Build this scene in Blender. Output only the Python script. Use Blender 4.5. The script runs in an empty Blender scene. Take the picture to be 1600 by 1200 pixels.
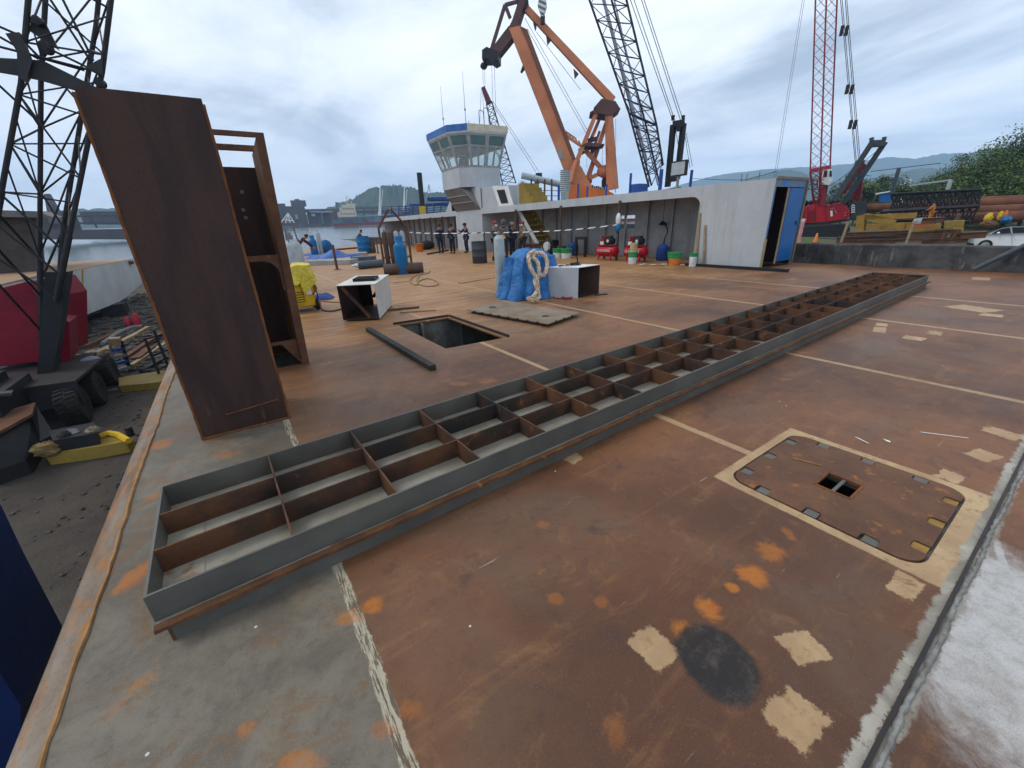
import bpy, bmesh, math, random
from mathutils import Vector, Matrix, Euler
from mathutils.geometry import tessellate_polygon
random.seed(7)
SC = bpy.context.scene
COL = SC.collection
pi = math.pi

# ---------------------------------------------------------------- camera
FPX = 624.08                       # focal length in pixels of the 1600 px wide photograph
CH = 1.6                           # eye height above the barge deck
ROT = Matrix(((0.82494134, 0.23886361, -0.51226552),
              (-0.56401713, 0.28882636, -0.77360456),
              (-0.03683019, 0.92710491, 0.37298797)))
cd = bpy.data.cameras.new('Camera'); cam = bpy.data.objects.new('Camera', cd); COL.objects.link(cam)
cd.sensor_width = 36; cd.lens = FPX*36/1600; cd.clip_start = .05; cd.clip_end = 20000
cam.matrix_world = Matrix.Translation((0, 0, CH)) @ ROT.to_4x4()
SC.camera = cam

# ---------------------------------------------------------------- world, sun, exposure
SUN_EL, SUN_AZ = math.radians(52), math.radians(-58)      # azimuth from +Y towards +X
w = bpy.data.worlds.new('World'); SC.world = w; w.use_nodes = True
nt = w.node_tree; nt.nodes.clear()
def wn(t, **k):
    n = nt.nodes.new(t)
    for a, v in k.items(): setattr(n, a, v)
    return n
def wl(a, b): nt.links.new(a, b)
def wmath(op, a, b=None, clamp=False):
    n = wn('ShaderNodeMath', operation=op, use_clamp=clamp)
    for i, v in enumerate((a, b)):
        if v is None: continue
        if isinstance(v, (int, float)): n.inputs[i].default_value = v
        else: wl(v, n.inputs[i])
    return n.outputs[0]
def wramp(f, stops):
    n = wn('ShaderNodeValToRGB'); wl(f, n.inputs[0]); cr = n.color_ramp
    while len(cr.elements) < len(stops): cr.elements.new(.5)
    for e, (p, c) in zip(cr.elements, stops): e.position = p; e.color = (c[0], c[1], c[2], 1)
    return n.outputs[0]
sky = wn('ShaderNodeTexSky', sky_type='NISHITA', sun_disc=False, sun_elevation=SUN_EL, sun_rotation=SUN_AZ)
tc = wn('ShaderNodeTexCoord'); sep = wn('ShaderNodeSeparateXYZ'); wl(tc.outputs['Generated'], sep.inputs[0])
zz = wmath('ADD', wmath('MAXIMUM', sep.outputs[2], 0.0), .16)
cx = wmath('DIVIDE', sep.outputs[0], zz); cy = wmath('DIVIDE', sep.outputs[1], zz)
cmb = wn('ShaderNodeCombineXYZ'); wl(cx, cmb.inputs[0]); wl(cy, cmb.inputs[1])
def wnoise(scale, detail, rough, dist, off):
    mp = wn('ShaderNodeMapping'); mp.inputs['Location'].default_value = off; mp.inputs['Rotation'].default_value = (0, 0, .5)
    mp.inputs['Scale'].default_value = (1, .62, 1); wl(cmb.outputs[0], mp.inputs[0])
    n = wn('ShaderNodeTexNoise'); n.inputs['Scale'].default_value = scale; n.inputs['Detail'].default_value = detail
    n.inputs['Roughness'].default_value = rough; n.inputs['Distortion'].default_value = dist
    wl(mp.outputs[0], n.inputs['Vector']); return n.outputs['Fac']
n1 = wnoise(.85, 9, .55, .6, (3.1, 1.2, 0)); n2 = wnoise(2.6, 8, .6, .4, (7.7, 4.1, 0))
nn = wmath('ADD', wmath('MULTIPLY', n1, .72), wmath('MULTIPLY', n2, .28))
cloud = wramp(nn, [(.36, (5.0, 5.6, 6.5)), (.43, (7.4, 8.1, 9.0)), (.48, (9.6, 10.3, 11.1)), (.54, (11.4, 11.9, 12.4)), (.62, (13.4, 13.5, 13.6))])
hz = wmath('SUBTRACT', 1.0, wmath('MULTIPLY', wmath('ABSOLUTE', sep.outputs[2]), 4.2), clamp=True)
hz = wmath('MULTIPLY', hz, .55)
mh = wn('ShaderNodeMix', data_type='RGBA'); wl(hz, mh.inputs[0]); wl(cloud, mh.inputs[6]); mh.inputs[7].default_value = (13.0, 13.3, 13.4, 1)
ms = wn('ShaderNodeMix', data_type='RGBA'); ms.inputs[0].default_value = .95; wl(sky.outputs[0], ms.inputs[6]); wl(mh.outputs[2], ms.inputs[7])
bg = wn('ShaderNodeBackground'); bg.inputs[1].default_value = .1; wl(ms.outputs[2], bg.inputs[0])
wo = wn('ShaderNodeOutputWorld'); wl(bg.outputs[0], wo.inputs[0])

sd = bpy.data.lights.new('sun', 'SUN'); sd.energy = 1.5; sd.angle = math.radians(18); sd.color = (1, .93, .82)
so = bpy.data.objects.new('sun', sd); COL.objects.link(so)
sv = Vector((math.sin(SUN_AZ)*math.cos(SUN_EL), math.cos(SUN_AZ)*math.cos(SUN_EL), math.sin(SUN_EL)))
so.rotation_euler = sv.to_track_quat('Z', 'Y').to_euler(); so.location = sv*50
vs = SC.view_settings
SC.display_settings.display_device = 'sRGB'
vs.view_transform = 'Standard'; vs.look = 'None'; vs.exposure = 0.08; vs.gamma = 1.0; vs.use_curve_mapping = False
SC.cycles.max_bounces = 6; SC.cycles.volume_bounces = 2; SC.cycles.transparent_max_bounces = 12
SC.cycles.use_denoising = True

# ---------------------------------------------------------------- survey helpers: photograph pixel -> place on the site
def ray(px, py): return ROT @ Vector((px-800, 600-py, -FPX))
def G(px, py, z=0):                     # on the level z
    r = ray(px, py); t = (z-CH)/r.z; return Vector((r.x*t, r.y*t, z))
def AX(px, py, x):                      # on the plane x
    r = ray(px, py); t = x/r.x; return Vector((x, r.y*t, CH+r.z*t))
def AY(px, py, y):                      # on the plane y
    r = ray(px, py); t = y/r.y; return Vector((r.x*t, y, CH+r.z*t))
def AD(px, py, d):                      # at ground distance d
    r = ray(px, py); t = d/math.hypot(r.x, r.y); return Vector((r.x*t, r.y*t, CH+r.z*t))
def FACE(bpx, bpy_, d):                 # upright plane facing the viewer at distance d; returns f(px,py,off)
    b = AD(bpx, bpy_, d); n = Vector((b.x, b.y, 0)).normalized()
    def f(px, py, off=0):
        r = ray(px, py); t = (d+off)/(r.x*n.x+r.y*n.y); return Vector((r.x*t, r.y*t, CH+r.z*t))
    return f
SLOPE = .023                            # the barge stands on a slipway; true level rises this much along +Y
def GZ(x, y): return -3.2 + SLOPE*max(min(y, 400), -60)

# ---------------------------------------------------------------- mesh builder
class MB:
    def __init__(s): s.v = []; s.f = []; s.m = []
    def add(s, vs_, fs, mi=0):
        o = len(s.v); s.v += [Vector(v) for v in vs_]
        for f in fs: s.f.append([o+i for i in f]); s.m.append(mi)
        return s
    def quad(s, a, b, c, d, mi=0): return s.add([a, b, c, d], [(0, 1, 2, 3)], mi)
    def box(s, x0, x1, y0, y1, z0, z1, mi=0, rz=0, c=None):
        v = [Vector((x, y, z)) for z in (z0, z1) for y in (y0, y1) for x in (x0, x1)]
        if rz:
            c = Vector(c) if c is not None else Vector(((x0+x1)/2, (y0+y1)/2, 0)); R_ = Matrix.Rotation(rz, 3, 'Z')
            v = [R_ @ (p-Vector((c.x, c.y, 0)))+Vector((c.x, c.y, 0)) for p in v]
        return s.add(v, [(0, 2, 3, 1), (4, 5, 7, 6), (0, 1, 5, 4), (2, 6, 7, 3), (0, 4, 6, 2), (1, 3, 7, 5)], mi)
    def frame(s, a, b, up=None):
        d = (b-a).normalized()
        u = Vector(up) if up else (Vector((0, 0, 1)) if abs(d.z) < .95 else Vector((1, 0, 0)))
        x = d.cross(u).normalized(); y = x.cross(d).normalized(); return x, y
    def bar(s, a, b, w, h=None, up=None, mi=0, w1=None, h1=None):
        a = Vector(a); b = Vector(b); h = w if h is None else h
        w1 = w if w1 is None else w1; h1 = h if h1 is None else h1
        x, y = s.frame(a, b, up); v = []
        for p, ww, hh in ((a, w, h), (b, w1, h1)):
            for sx, sy in ((-1, -1), (1, -1), (1, 1), (-1, 1)): v.append(p+x*sx*ww/2+y*sy*hh/2)
        return s.add(v, [(3, 2, 1, 0), (4, 5, 6, 7), (0, 1, 5, 4), (1, 2, 6, 5), (2, 3, 7, 6), (3, 0, 4, 7)], mi)
    def tube(s, a, b, r, r1=None, n=8, caps=True, mi=0):
        a = Vector(a); b = Vector(b); r1 = r if r1 is None else r1; x, y = s.frame(a, b); v = []
        for p, rr in ((a, r), (b, r1)):
            for i in range(n):
                t = 2*pi*i/n; v.append(p+x*math.cos(t)*rr+y*math.sin(t)*rr)
        f = [(i, (i+1) % n, n+(i+1) % n, n+i) for i in range(n)]
        if caps: f += [tuple(range(n))[::-1], tuple(range(n, 2*n))]
        return s.add(v, f, mi)
    def path(s, pts, r, n=6, closed=False, mi=0):
        pts = [Vector(p) for p in pts]; N = len(pts); v = []
        rr = r if isinstance(r, (list, tuple)) else [r]*N
        px = None
        for i, p in enumerate(pts):
            d = (pts[(i+1) % N]-pts[i-1]) if closed else (pts[min(i+1, N-1)]-pts[max(i-1, 0)])
            d.normalize()
            if px is None: x, _ = s.frame(Vector((0, 0, 0)), d)
            else:
                x = px-d*px.dot(d); x.normalize()
            px = x; y = d.cross(x)
            for k in range(n):
                t = 2*pi*k/n; v.append(p+(x*math.cos(t)+y*math.sin(t))*rr[i])
        f = []
        for i in range(N if closed else N-1):
            j = (i+1) % N
            for k in range(n): f.append((i*n+k, i*n+(k+1) % n, j*n+(k+1) % n, j*n+k))
        if not closed: f += [tuple(range(n))[::-1], tuple(range((N-1)*n, N*n))]
        return s.add(v, f, mi)
    def lathe(s, prof, o=(0, 0, 0), axis=(0, 0, 1), n=16, mi=0):
        o = Vector(o); ax = Vector(axis).normalized(); x, y = s.frame(o, o+ax); v = []; f = []
        for (r, h) in prof:
            for k in range(n):
                t = 2*pi*k/n; v.append(o+ax*h+(x*math.cos(t)+y*math.sin(t))*max(r, 1e-4))
        for i in range(len(prof)-1):
            for k in range(n): f.append((i*n+k, i*n+(k+1) % n, (i+1)*n+(k+1) % n, (i+1)*n+k))
        f += [tuple(range(n))[::-1], tuple(range((len(prof)-1)*n, len(prof)*n))]
        return s.add(v, f, mi)
    def prism(s, poly, off, mi=0):          # polygon of 3-D points pushed along the vector off
        off = Vector(off); p = [Vector(q) for q in poly]; n = len(p)
        f = [tuple(range(n))[::-1], tuple(range(n, 2*n))]+[(i, (i+1) % n, n+(i+1) % n, n+i) for i in range(n)]
        return s.add(p+[q+off for q in p], f, mi)
    def blob(s, c, r, seg=12, ring=8, jit=0, fn=None, mi=0):
        c = Vector(c); v = []; f = []; rx, ry, rz = r if isinstance(r, (tuple, list)) else (r, r, r)
        for i in range(ring+1):
            th = pi*i/ring
            for k in range(seg):
                ph = 2*pi*k/seg; d = Vector((math.sin(th)*math.cos(ph), math.sin(th)*math.sin(ph), math.cos(th)))
                q = 1+random.uniform(-jit, jit)
                if fn: q *= fn(d)
                v.append(c+Vector((d.x*rx, d.y*ry, d.z*rz))*q)
        for i in range(ring):
            for k in range(seg): f.append((i*seg+k, (i+1)*seg+k, (i+1)*seg+(k+1) % seg, i*seg+(k+1) % seg))
        return s.add(v, f, mi)
    def sheet(s, fn, nu, nv, mi=0):
        v = [fn(i/nu, j/nv) for j in range(nv+1) for i in range(nu+1)]
        f = [(j*(nu+1)+i, j*(nu+1)+i+1, (j+1)*(nu+1)+i+1, (j+1)*(nu+1)+i) for j in range(nv) for i in range(nu)]
        return s.add(v, f, mi)
    def build(s, name, mats, parent=None, smooth=False, bevel=0, org=None, recalc=True, thick=0, sub=0):
        if parent is not None: o0 = Vector(parent.location)
        elif org is not None: o0 = Vector(org)
        else:
            xs = [v.x for v in s.v]; ys = [v.y for v in s.v]; zs = [v.z for v in s.v]
            o0 = Vector(((min(xs)+max(xs))/2, (min(ys)+max(ys))/2, min(zs)))
        base = Vector(parent.location) if parent is not None else o0
        if parent is not None and parent.parent is not None: base = base+Vector(parent.parent.location)
        me = bpy.data.meshes.new(name); me.from_pydata([v-base for v in s.v], [], s.f)
        mats = mats if isinstance(mats, (list, tuple)) else [mats]
        for m in mats: me.materials.append(m)
        if len(mats) > 1:
            for p, mi in zip(me.polygons, s.m): p.material_index = mi
        if recalc or bevel:
            bm = bmesh.new(); bm.from_mesh(me)
            if recalc: bmesh.ops.recalc_face_normals(bm, faces=bm.faces)
            if bevel: bmesh.ops.bevel(bm, geom=list(bm.edges), offset=bevel, segments=1, affect='EDGES', clamp_overlap=True)
            bm.to_mesh(me); bm.free()
        if smooth:
            for p in me.polygons: p.use_smooth = True
            try: me.set_sharp_from_angle(angle=math.radians(42))
            except Exception: pass
        o = bpy.data.objects.new(name, me); COL.objects.link(o)
        if thick:
            md = o.modifiers.new('t', 'SOLIDIFY'); md.thickness = thick; md.offset = 0
        if sub:
            md = o.modifiers.new('s', 'SUBSURF'); md.levels = sub; md.render_levels = sub
        if parent is not None: o.parent = parent
        else: o.location = o0
        return o

def tag(o, label=None, cat=None, group=None, kind=None):
    if label: o['label'] = label
    if cat: o['category'] = cat
    if group: o['group'] = group
    if kind: o['kind'] = kind
    return o
def thing(name, label, cat, loc=(0, 0, 0), group=None):
    o = bpy.data.objects.new(name, None); COL.objects.link(o); o.location = loc; o.empty_display_size = .2
    return tag(o, label, cat, group)
def dup(root, loc, rz=0, label=None, scale=None):
    r = root.copy(); COL.objects.link(r); r.location = loc; r.rotation_euler = (0, 0, rz)
    if scale: r.scale = (scale,)*3 if isinstance(scale, (int, float)) else scale
    if label: r['label'] = label
    for ch in list(root.children):
        c = ch.copy(); COL.objects.link(c); c.parent = r
        for g in list(ch.children):
            d = g.copy(); COL.objects.link(d); d.parent = c
    return r

# ---------------------------------------------------------------- materials
def lin(r, g, b):
    def c(v):
        v /= 255
        return v/12.92 if v <= .04045 else ((v+.055)/1.055)**2.4
    return (c(r), c(g), c(b))
class NM:
    def __init__(s, name):
        s.mat = bpy.data.materials.new(name); s.mat.use_nodes = True; s.nt = s.mat.node_tree
        s.bsdf = s.nt.nodes['Principled BSDF']; s.tc = s.nt.nodes.new('ShaderNodeTexCoord')
    def n(s, t, **k):
        n = s.nt.nodes.new(t)
        for a, v in k.items(): setattr(n, a, v)
        return n
    def l(s, a, b): s.nt.links.new(a, b)
    def put(s, sock, v):
        if isinstance(v, (int, float)): sock.default_value = v
        elif isinstance(v, (tuple, list)): sock.default_value = (v[0], v[1], v[2], 1) if len(sock.default_value) == 4 else v
        else: s.l(v, sock)
    def math(s, op, a, b=None, clamp=False):
        n = s.n('ShaderNodeMath', operation=op, use_clamp=clamp); s.put(n.inputs[0], a)
        if b is not None: s.put(n.inputs[1], b)
        return n.outputs[0]
    def map(s, loc=(0, 0, 0), rot=(0, 0, 0), scale=(1, 1, 1), src=None, kind='POINT'):
        n = s.n('ShaderNodeMapping', vector_type=kind); n.inputs['Location'].default_value = loc; n.inputs['Rotation'].default_value = rot
        n.inputs['Scale'].default_value = scale; s.l(src or s.tc.outputs['Object'], n.inputs[0]); return n.outputs[0]
    def noise(s, scale, detail=5, rough=.6, dist=0, vec=None, out='Fac'):
        n = s.n('ShaderNodeTexNoise'); n.inputs['Scale'].default_value = scale; n.inputs['Detail'].default_value = detail
        n.inputs['Roughness'].default_value = rough; n.inputs['Distortion'].default_value = dist
        s.l(vec or s.tc.outputs['Object'], n.inputs['Vector']); return n.outputs[out]
    def ramp(s, f, a, b, smooth=True):
        n = s.n('ShaderNodeMapRange', interpolation_type='SMOOTHSTEP' if smooth else 'LINEAR'); s.put(n.inputs[0], f)
        n.inputs[1].default_value = a; n.inputs[2].default_value = b; return n.outputs[0]
    def mix(s, f, a, b, mode='MIX'):
        n = s.n('ShaderNodeMix', data_type='RGBA', blend_type=mode); s.put(n.inputs[0], f); s.put(n.inputs[6], a); s.put(n.inputs[7], b); return n.outputs[2]
    def bump(s, h, strength=.3, dist=.01):
        n = s.n('ShaderNodeBump'); n.inputs['Strength'].default_value = strength; n.inputs['Distance'].default_value = dist
        s.l(h, n.inputs['Height']); s.l(n.outputs[0], s.bsdf.inputs['Normal'])
    def done(s, col, rough=.6, metal=0, spec=.5):
        s.put(s.bsdf.inputs['Base Color'], col); s.put(s.bsdf.inputs['Roughness'], rough); s.put(s.bsdf.inputs['Metallic'], metal)
        s.put(s.bsdf.inputs['Specular IOR Level'], spec); return s.mat
def painted(name, c, c2=None, scale=2.5, rough=.5, wear=0, wc=(.12, .055, .025), bump=.1, spec=.25, metal=0, fine=30, dirt=.3, streaks=0):
    """paint or bare material: two tones, fine grain, and optional rust or worn spots."""
    m = NM(name); c2 = c2 or tuple(v*.72 for v in c)
    a = m.noise(scale, 7, .62); col = m.mix(m.ramp(a, .32, .68), c2, c)
    g = m.noise(fine, 3, .7); col = m.mix(m.math('MULTIPLY', m.ramp(g, .45, .75), dirt), col, tuple(v*.6 for v in c))
    if wear:
        wv = m.noise(scale*1.7, 9, .68, .4); col = m.mix(m.ramp(wv, .74-.28*wear, .80-.22*wear), col, wc)
    if streaks:
        sv_ = m.noise(3.2, 7, .7, .2, m.map(scale=(1, 1, .09))); col = m.mix(m.math('MULTIPLY', m.ramp(sv_, .52, .72), streaks), col, (c[0]*.55, c[1]*.48, c[2]*.40))
    if bump: m.bump(m.noise(fine*1.3, 3, .7), bump, .004)
    return m.done(col, m.math('ADD', m.math('MULTIPLY', g, .25), rough-.12), metal, spec)
RUSTC = (.16, .06, .025); ORANGE = (.36, .13, .025)
M = {}
def rusty(name, c, c2, c3, scale=2, rough=.7, stretch=(1, 1, 1), bias=.0):
    m = NM(name); v = m.map(scale=stretch)
    a = m.noise(scale, 8, .62, .3, v); b = m.noise(scale*3.1, 6, .65, .2, v); f = m.noise(55, 4, .7)
    col = m.mix(m.ramp(a, .35, .65), c, c2)
    col = m.mix(m.ramp(b, .58-bias, .74-bias), col, c3)
    col = m.mix(m.math('MULTIPLY', m.ramp(f, .5, .72), .4), col, tuple(q*.5 for q in c))
    m.bump(f, .25, .004)
    return m.done(col, m.math('ADD', m.math('MULTIPLY', a, .3), rough-.2), 0, .18)
M['rustdark'] = rusty('rust_dark_plate', (.036, .021, .019), (.064, .033, .025), (.14, .05, .02), 1.7, .62, (2.2, 2.2, .45), -.04)
M['rustedge'] = rusty('rust_orange_edge', (.11, .04, .018), (.20, .075, .025), (.30, .12, .03), 4, .85)
M['rust'] = rusty('rust_brown_steel', (.085, .04, .024), (.14, .065, .034), (.22, .10, .04), 3, .8)
M['rustpipe'] = rusty('rust_red_pipe', (.10, .040, .024), (.155, .062, .034), (.075, .035, .024), 1.1, .8)
M['steel'] = painted('bare_grey_steel', (.104, .099, .085), (.066, .063, .054), 2.2, .5, .30, (.13, .06, .03), spec=.5)
M['steellight'] = painted('pale_steel_sheet', (.29, .272, .225), (.185, .165, .125), 2.6, .5, .6, (.20, .11, .06))
M['ribsteel'] = rusty('rib_steel', (.030, .025, .024), (.115, .052, .026), (.24, .10, .035), 2.3, .7)
M['black'] = painted('black_paint', (.018, .018, .02), None, 3, .5, .15, (.07, .04, .025))
M['blackmetal'] = painted('black_steel', (.022, .021, .022), (.035, .03, .028), 3, .55, .2, (.07, .035, .02))
M['dark'] = painted('dark_grey_rubbish', (.03, .03, .032), None, 5, .8)
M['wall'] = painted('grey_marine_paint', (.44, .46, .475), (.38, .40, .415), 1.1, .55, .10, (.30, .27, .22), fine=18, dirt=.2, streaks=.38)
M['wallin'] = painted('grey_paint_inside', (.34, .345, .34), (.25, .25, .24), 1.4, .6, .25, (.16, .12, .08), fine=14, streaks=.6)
M['wallshade'] = painted('shaded_wall_grey', (.20, .185, .17), None, 1.5, .6)  # wall grey darkened: shade under overhang and roof is in the colour
M['blue'] = painted('blue_paint', (.010, .115, .34), (.009, .09, .27), 2.2, .45, .12, (.25, .2, .12))
M['bluehull'] = painted('navy_blue_hull', (.006, .02, .09), (.004, .014, .06), 1.5, .5, .1, (.03, .03, .04))
M['bluepost'] = painted('blue_post_paint', (.02, .07, .27), None, 2.5, .5, .15)
M['cylblue'] = painted('blue_cylinder_paint', (.008, .135, .33), (.007, .105, .26), 5, .42, .12, (.10, .12, .14))
M['cylgrey'] = painted('grey_cylinder_paint', (.38, .42, .43), (.29, .32, .33), 5, .42, .15, (.2, .15, .1))
M['cyldark'] = painted('dark_cylinder_paint', (.075, .095, .115), None, 5, .45, .25, (.13, .08, .05))
M['brownpipe'] = rusty('brown_pipe', (.075, .05, .042), (.10, .066, .052), (.13, .07, .05), 4, .7)
M['white'] = painted('white_paint', (.74, .75, .74), (.62, .63, .62), 3, .45, .1, (.35, .3, .24))
M['cream'] = painted('cream_paint', (.62, .55, .42), None, 2, .55, .15)
M['yellow'] = painted('yellow_paint', (.62, .40, .02), (.5, .32, .015), 4, .45, .15, (.2, .12, .04))
M['yellowdull'] = painted('dull_yellow_paint', (.28, .19, .035), (.21, .14, .028), 3, .6, .3, (.12, .07, .03))
M['yellowbeam'] = painted('yellow_beam_paint', (.34, .205, .035), (.25, .145, .03), 1.5, .55, .25, (.15, .07, .03))
M['red'] = painted('red_machine_paint', (.42, .008, .02), (.32, .006, .014), 2, .4, .1, (.1, .03, .02))
M['reddark'] = painted('red_lattice_paint', (.25, .02, .028), None, 3, .5, .1)
M['pinkred'] = painted('faded_red_paint', (.40, .03, .05), (.30, .02, .035), 1.5, .45, .1)
M['orange'] = painted('orange_crane_paint', (.60, .215, .095), (.46, .15, .065), .25, .6, .42, (.27, .12, .06), fine=6)
M['rubber'] = painted('tyre_rubber', (.016, .015, .015), (.03, .027, .024), 5, .85, .2, (.07, .06, .05))
M['wood'] = painted('weathered_wood', (.34, .25, .15), (.22, .155, .09), 4, .8)
M['timberdark'] = painted('dark_flat_bar', (.022, .022, .022), (.035, .033, .03), 6, .75)
M['concrete'] = None
M['skin'] = painted('skin', (.30, .16, .10), None, 8, .6, bump=0, dirt=0)
M['clothdark'] = painted('dark_work_cloth', (.035, .036, .045), None, 9, .9, bump=.3)
M['clothnavy'] = painted('navy_work_cloth', (.02, .026, .055), None, 9, .9, bump=.3)
M['clothgrey'] = painted('grey_work_cloth', (.10, .10, .105), None, 9, .9, bump=.3)
M['clothkhaki'] = painted('khaki_cloth', (.22, .18, .13), None, 9, .9, bump=.3)
M['clothmaroon'] = painted('maroon_cloth', (.09, .02, .025), None, 9, .9, bump=.3)
M['clothorange'] = painted('orange_cloth', (.6, .19, .02), None, 9, .9, bump=.3)
M['bandred'] = painted('faded_red_bandana', (.3, .06, .06), None, 9, .9)
M['grey'] = painted('mid_grey', (.2, .205, .21), None, 3, .6, .1)
M['buckwhite'] = painted('white_plastic', (.7, .72, .7), None, 6, .4)
M['green'] = painted('green_plastic', (.03, .28, .08), None, 6, .4)
M['orangeplastic'] = painted('orange_plastic', (.7, .19, .03), None, 6, .45)
M['pink'] = painted('faded_pink_plastic', (.68, .30, .30), None, 3, .5)
m = NM('window_glass'); m.bsdf.inputs['Transmission Weight'].default_value = .85; m.bsdf.inputs['IOR'].default_value = 1.1
M['glass'] = m.done((.90, .97, .955), .04, 0, .6)
# ================================================================ SETTING: ground, water, hills, deck
def grid_sheet(name, mat, x0, x1, y0, y1, nx, ny, zf, kind='structure', smooth=True):
    mb = MB(); mb.sheet(lambda u, v: Vector((x0+(x1-x0)*u, y0+(y1-y0)*v, zf(x0+(x1-x0)*u, y0+(y1-y0)*v))), nx, ny)
    o = mb.build(name, mat, smooth=smooth, org=(0, 0, 0)); tag(o, kind=kind); return o
m = NM('dirt_ground')
a = m.noise(.5, 9, .65); b = m.noise(9, 6, .75); c = m.noise(40, 3, .7)
col = m.mix(m.ramp(a, .35, .65), (.042, .034, .028), (.082, .066, .053)); col = m.mix(m.ramp(b, .55, .75), col, (.03, .025, .021))
col = m.mix(m.ramp(c, .62, .72), col, (.15, .13, .11)); m.bump(m.math('ADD', b, m.math('MULTIPLY', c, .5)), .9, .06)
M['dirt'] = m.done(col, .9, 0, .3)
m = NM('grass_ground')
a = m.noise(.35, 8, .65); b = m.noise(7, 5, .7)
col = m.mix(m.ramp(a, .40, .60), (.10, .09, .07), (.075, .11, .025)); col = m.mix(m.ramp(b, .5, .7), col, (.05, .075, .018)); m.bump(b, .8, .1)
M['grassground'] = m.done(col, .95, 0, .2)
m = NM('harbour_water')
b1 = m.noise(.35, 6, .6, .3, m.map(scale=(1, 2.2, 1))); m.bump(b1, .35, .35)
M['water'] = m.done((.10, .125, .14), .16, 0, .5)
m = NM('hill_forest')
a = m.noise(.02, 8, .7); b = m.noise(.11, 6, .7)
col = m.mix(m.ramp(a, .4, .62), (.035, .06, .022), (.06, .085, .03)); col = m.mix(m.ramp(b, .56, .68), col, (.018, .032, .014)); m.bump(b, 1, 6)
M['hill'] = m.done(col, .95, 0, .1)

def wzf(x, y): return -3.9+SLOPE*min(y, 1600)
grid_sheet('water', M['water'], -2500, 2500, 40, 4200, 10, 40, lambda x, y: wzf(x, y))
grid_sheet('yard_ground', M['dirt'], -90, 16.4, -40, 49, 90, 90, lambda x, y: GZ(x, y)+random.uniform(-.03, .03))
grid_sheet('quay_ground', M['grassground'], 16.4, 420, -160, 75, 60, 50, lambda x, y: -1.55+SLOPE*max(-60, min(y, 75))+random.uniform(-.04, .04))
def dist_ridge(name, pts, d, depth, base_z, mat, jit, sub=10, seed=1):
    """a hill: ridge line of photograph points at distance d, sloping down to the front and the back."""
    rnd = random.Random(seed); mb = MB(); P = []
    for i in range(len(pts)-1):
        for k in range(sub):
            t = k/sub; x = pts[i][0]*(1-t)+pts[i+1][0]*t; y = pts[i][1]*(1-t)+pts[i+1][1]*t
            P.append(AD(x, y, d)+Vector((0, 0, rnd.uniform(-jit, jit))))
    P.append(AD(*pts[-1], d)); NR = 10; v = []
    for p in P:
        n = Vector((p.x, p.y, 0)).normalized()
        for r in range(-NR, NR+1):
            f = abs(r)/NR; hgt = (p.z-base_z)*(1-f)**1.25
            v.append(Vector((p.x, p.y, 0))+n*(r/NR*depth)+Vector((0, 0, base_z+hgt+(rnd.uniform(-jit, jit)*1.3 if 0 < f < 1 else 0))))
    W = 2*NR+1
    mb.add(v, [(i*W+r, i*W+r+1, (i+1)*W+r+1, (i+1)*W+r) for i in range(len(P)-1) for r in range(W-1)])
    o = mb.build(name, mat, smooth=True); tag(o, kind='structure'); return o
dist_ridge('hill', [(430, 346), (470, 338), (520, 322), (548, 312), (575, 296), (605, 290), (622, 289), (650, 295), (668, 302), (690, 300), (720, 305), (760, 330)], 900, 160, 8, M['hill'], 2.2, 12, 3)
dist_ridge('far_shore_hill', [(-260, 348), (-100, 340), (40, 333), (130, 327), (190, 324), (230, 327), (300, 334), (400, 340), (520, 340)], 1300, 200, 12, M['hill'], 2.5, 8, 4)
dist_ridge('mountain', [(1040, 296), (1090, 281), (1130, 272), (1180, 266), (1250, 261), (1290, 259), (1330, 256), (1360, 249), (1390, 245), (1430, 248), (1470, 240), (1510, 239), (1550, 234), (1600, 226), (1680, 214), (1800, 205)], 2700, 600, -90, M['hill'], 1.8, 6, 5)
dist_ridge('near_mountain', [(1130, 290), (1180, 276), (1212, 267), (1235, 265), (1262, 272), (1300, 285), (1345, 284), (1400, 270), (1440, 262), (1480, 264), (1540, 268), (1620, 264), (1750, 258)], 1500, 420, -60, M['hill'], 1.2, 6, 6)

# ---------------------------------------------------------------- deck of the barge
def quad_px(p):                                       # four survey pixels on the deck -> centre, half sizes, angle
    q = [G(*a) for a in p]; c = sum(q, Vector())/4
    u = ((q[1]-q[0])+(q[2]-q[3]))/4; v = ((q[3]-q[0])+(q[2]-q[1]))/4
    return c, u.length, v.length, math.atan2(u.y, u.x)
m = NM('rusted_deck_plate')
obj_co = m.tc.outputs['Object']
sepn = m.n('ShaderNodeSeparateXYZ'); m.l(obj_co, sepn.inputs[0]); X, Y = sepn.outputs[0], sepn.outputs[1]
big = m.noise(.42, 8, .6, .4); mid = m.noise(1.7, 12, .72, .5); fin = m.noise(14, 8, .78); grit = m.noise(150, 3, .75)
streak = m.noise(3.2, 6, .7, .6, m.map(rot=(0, 0, .5), scale=(.35, 2.4, 1)))
col = m.mix(m.ramp(big, .36, .64), (.084, .036, .019), (.188, .080, .034))
col = m.mix(m.math('MULTIPLY', m.ramp(m.noise(.8, 9, .62, .6, m.map(loc=(3, 8, 5))), .48, .68), .5), col, (.118, .082, .058))
col = m.mix(m.math('MULTIPLY', m.ramp(streak, .52, .72), .26), col, (.33, .16, .058))
col = m.mix(m.math('MULTIPLY', m.ramp(m.noise(.9, 9, .7, .8, m.map(loc=(5, 9, 2))), .58, .70), .7), col, (.055, .030, .024))
col = m.mix(m.math('MULTIPLY', m.ramp(m.noise(1.1, 9, .7, .4, m.map(loc=(15, 3, 2))), .60, .72), .6), col, (.34, .145, .04))
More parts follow.
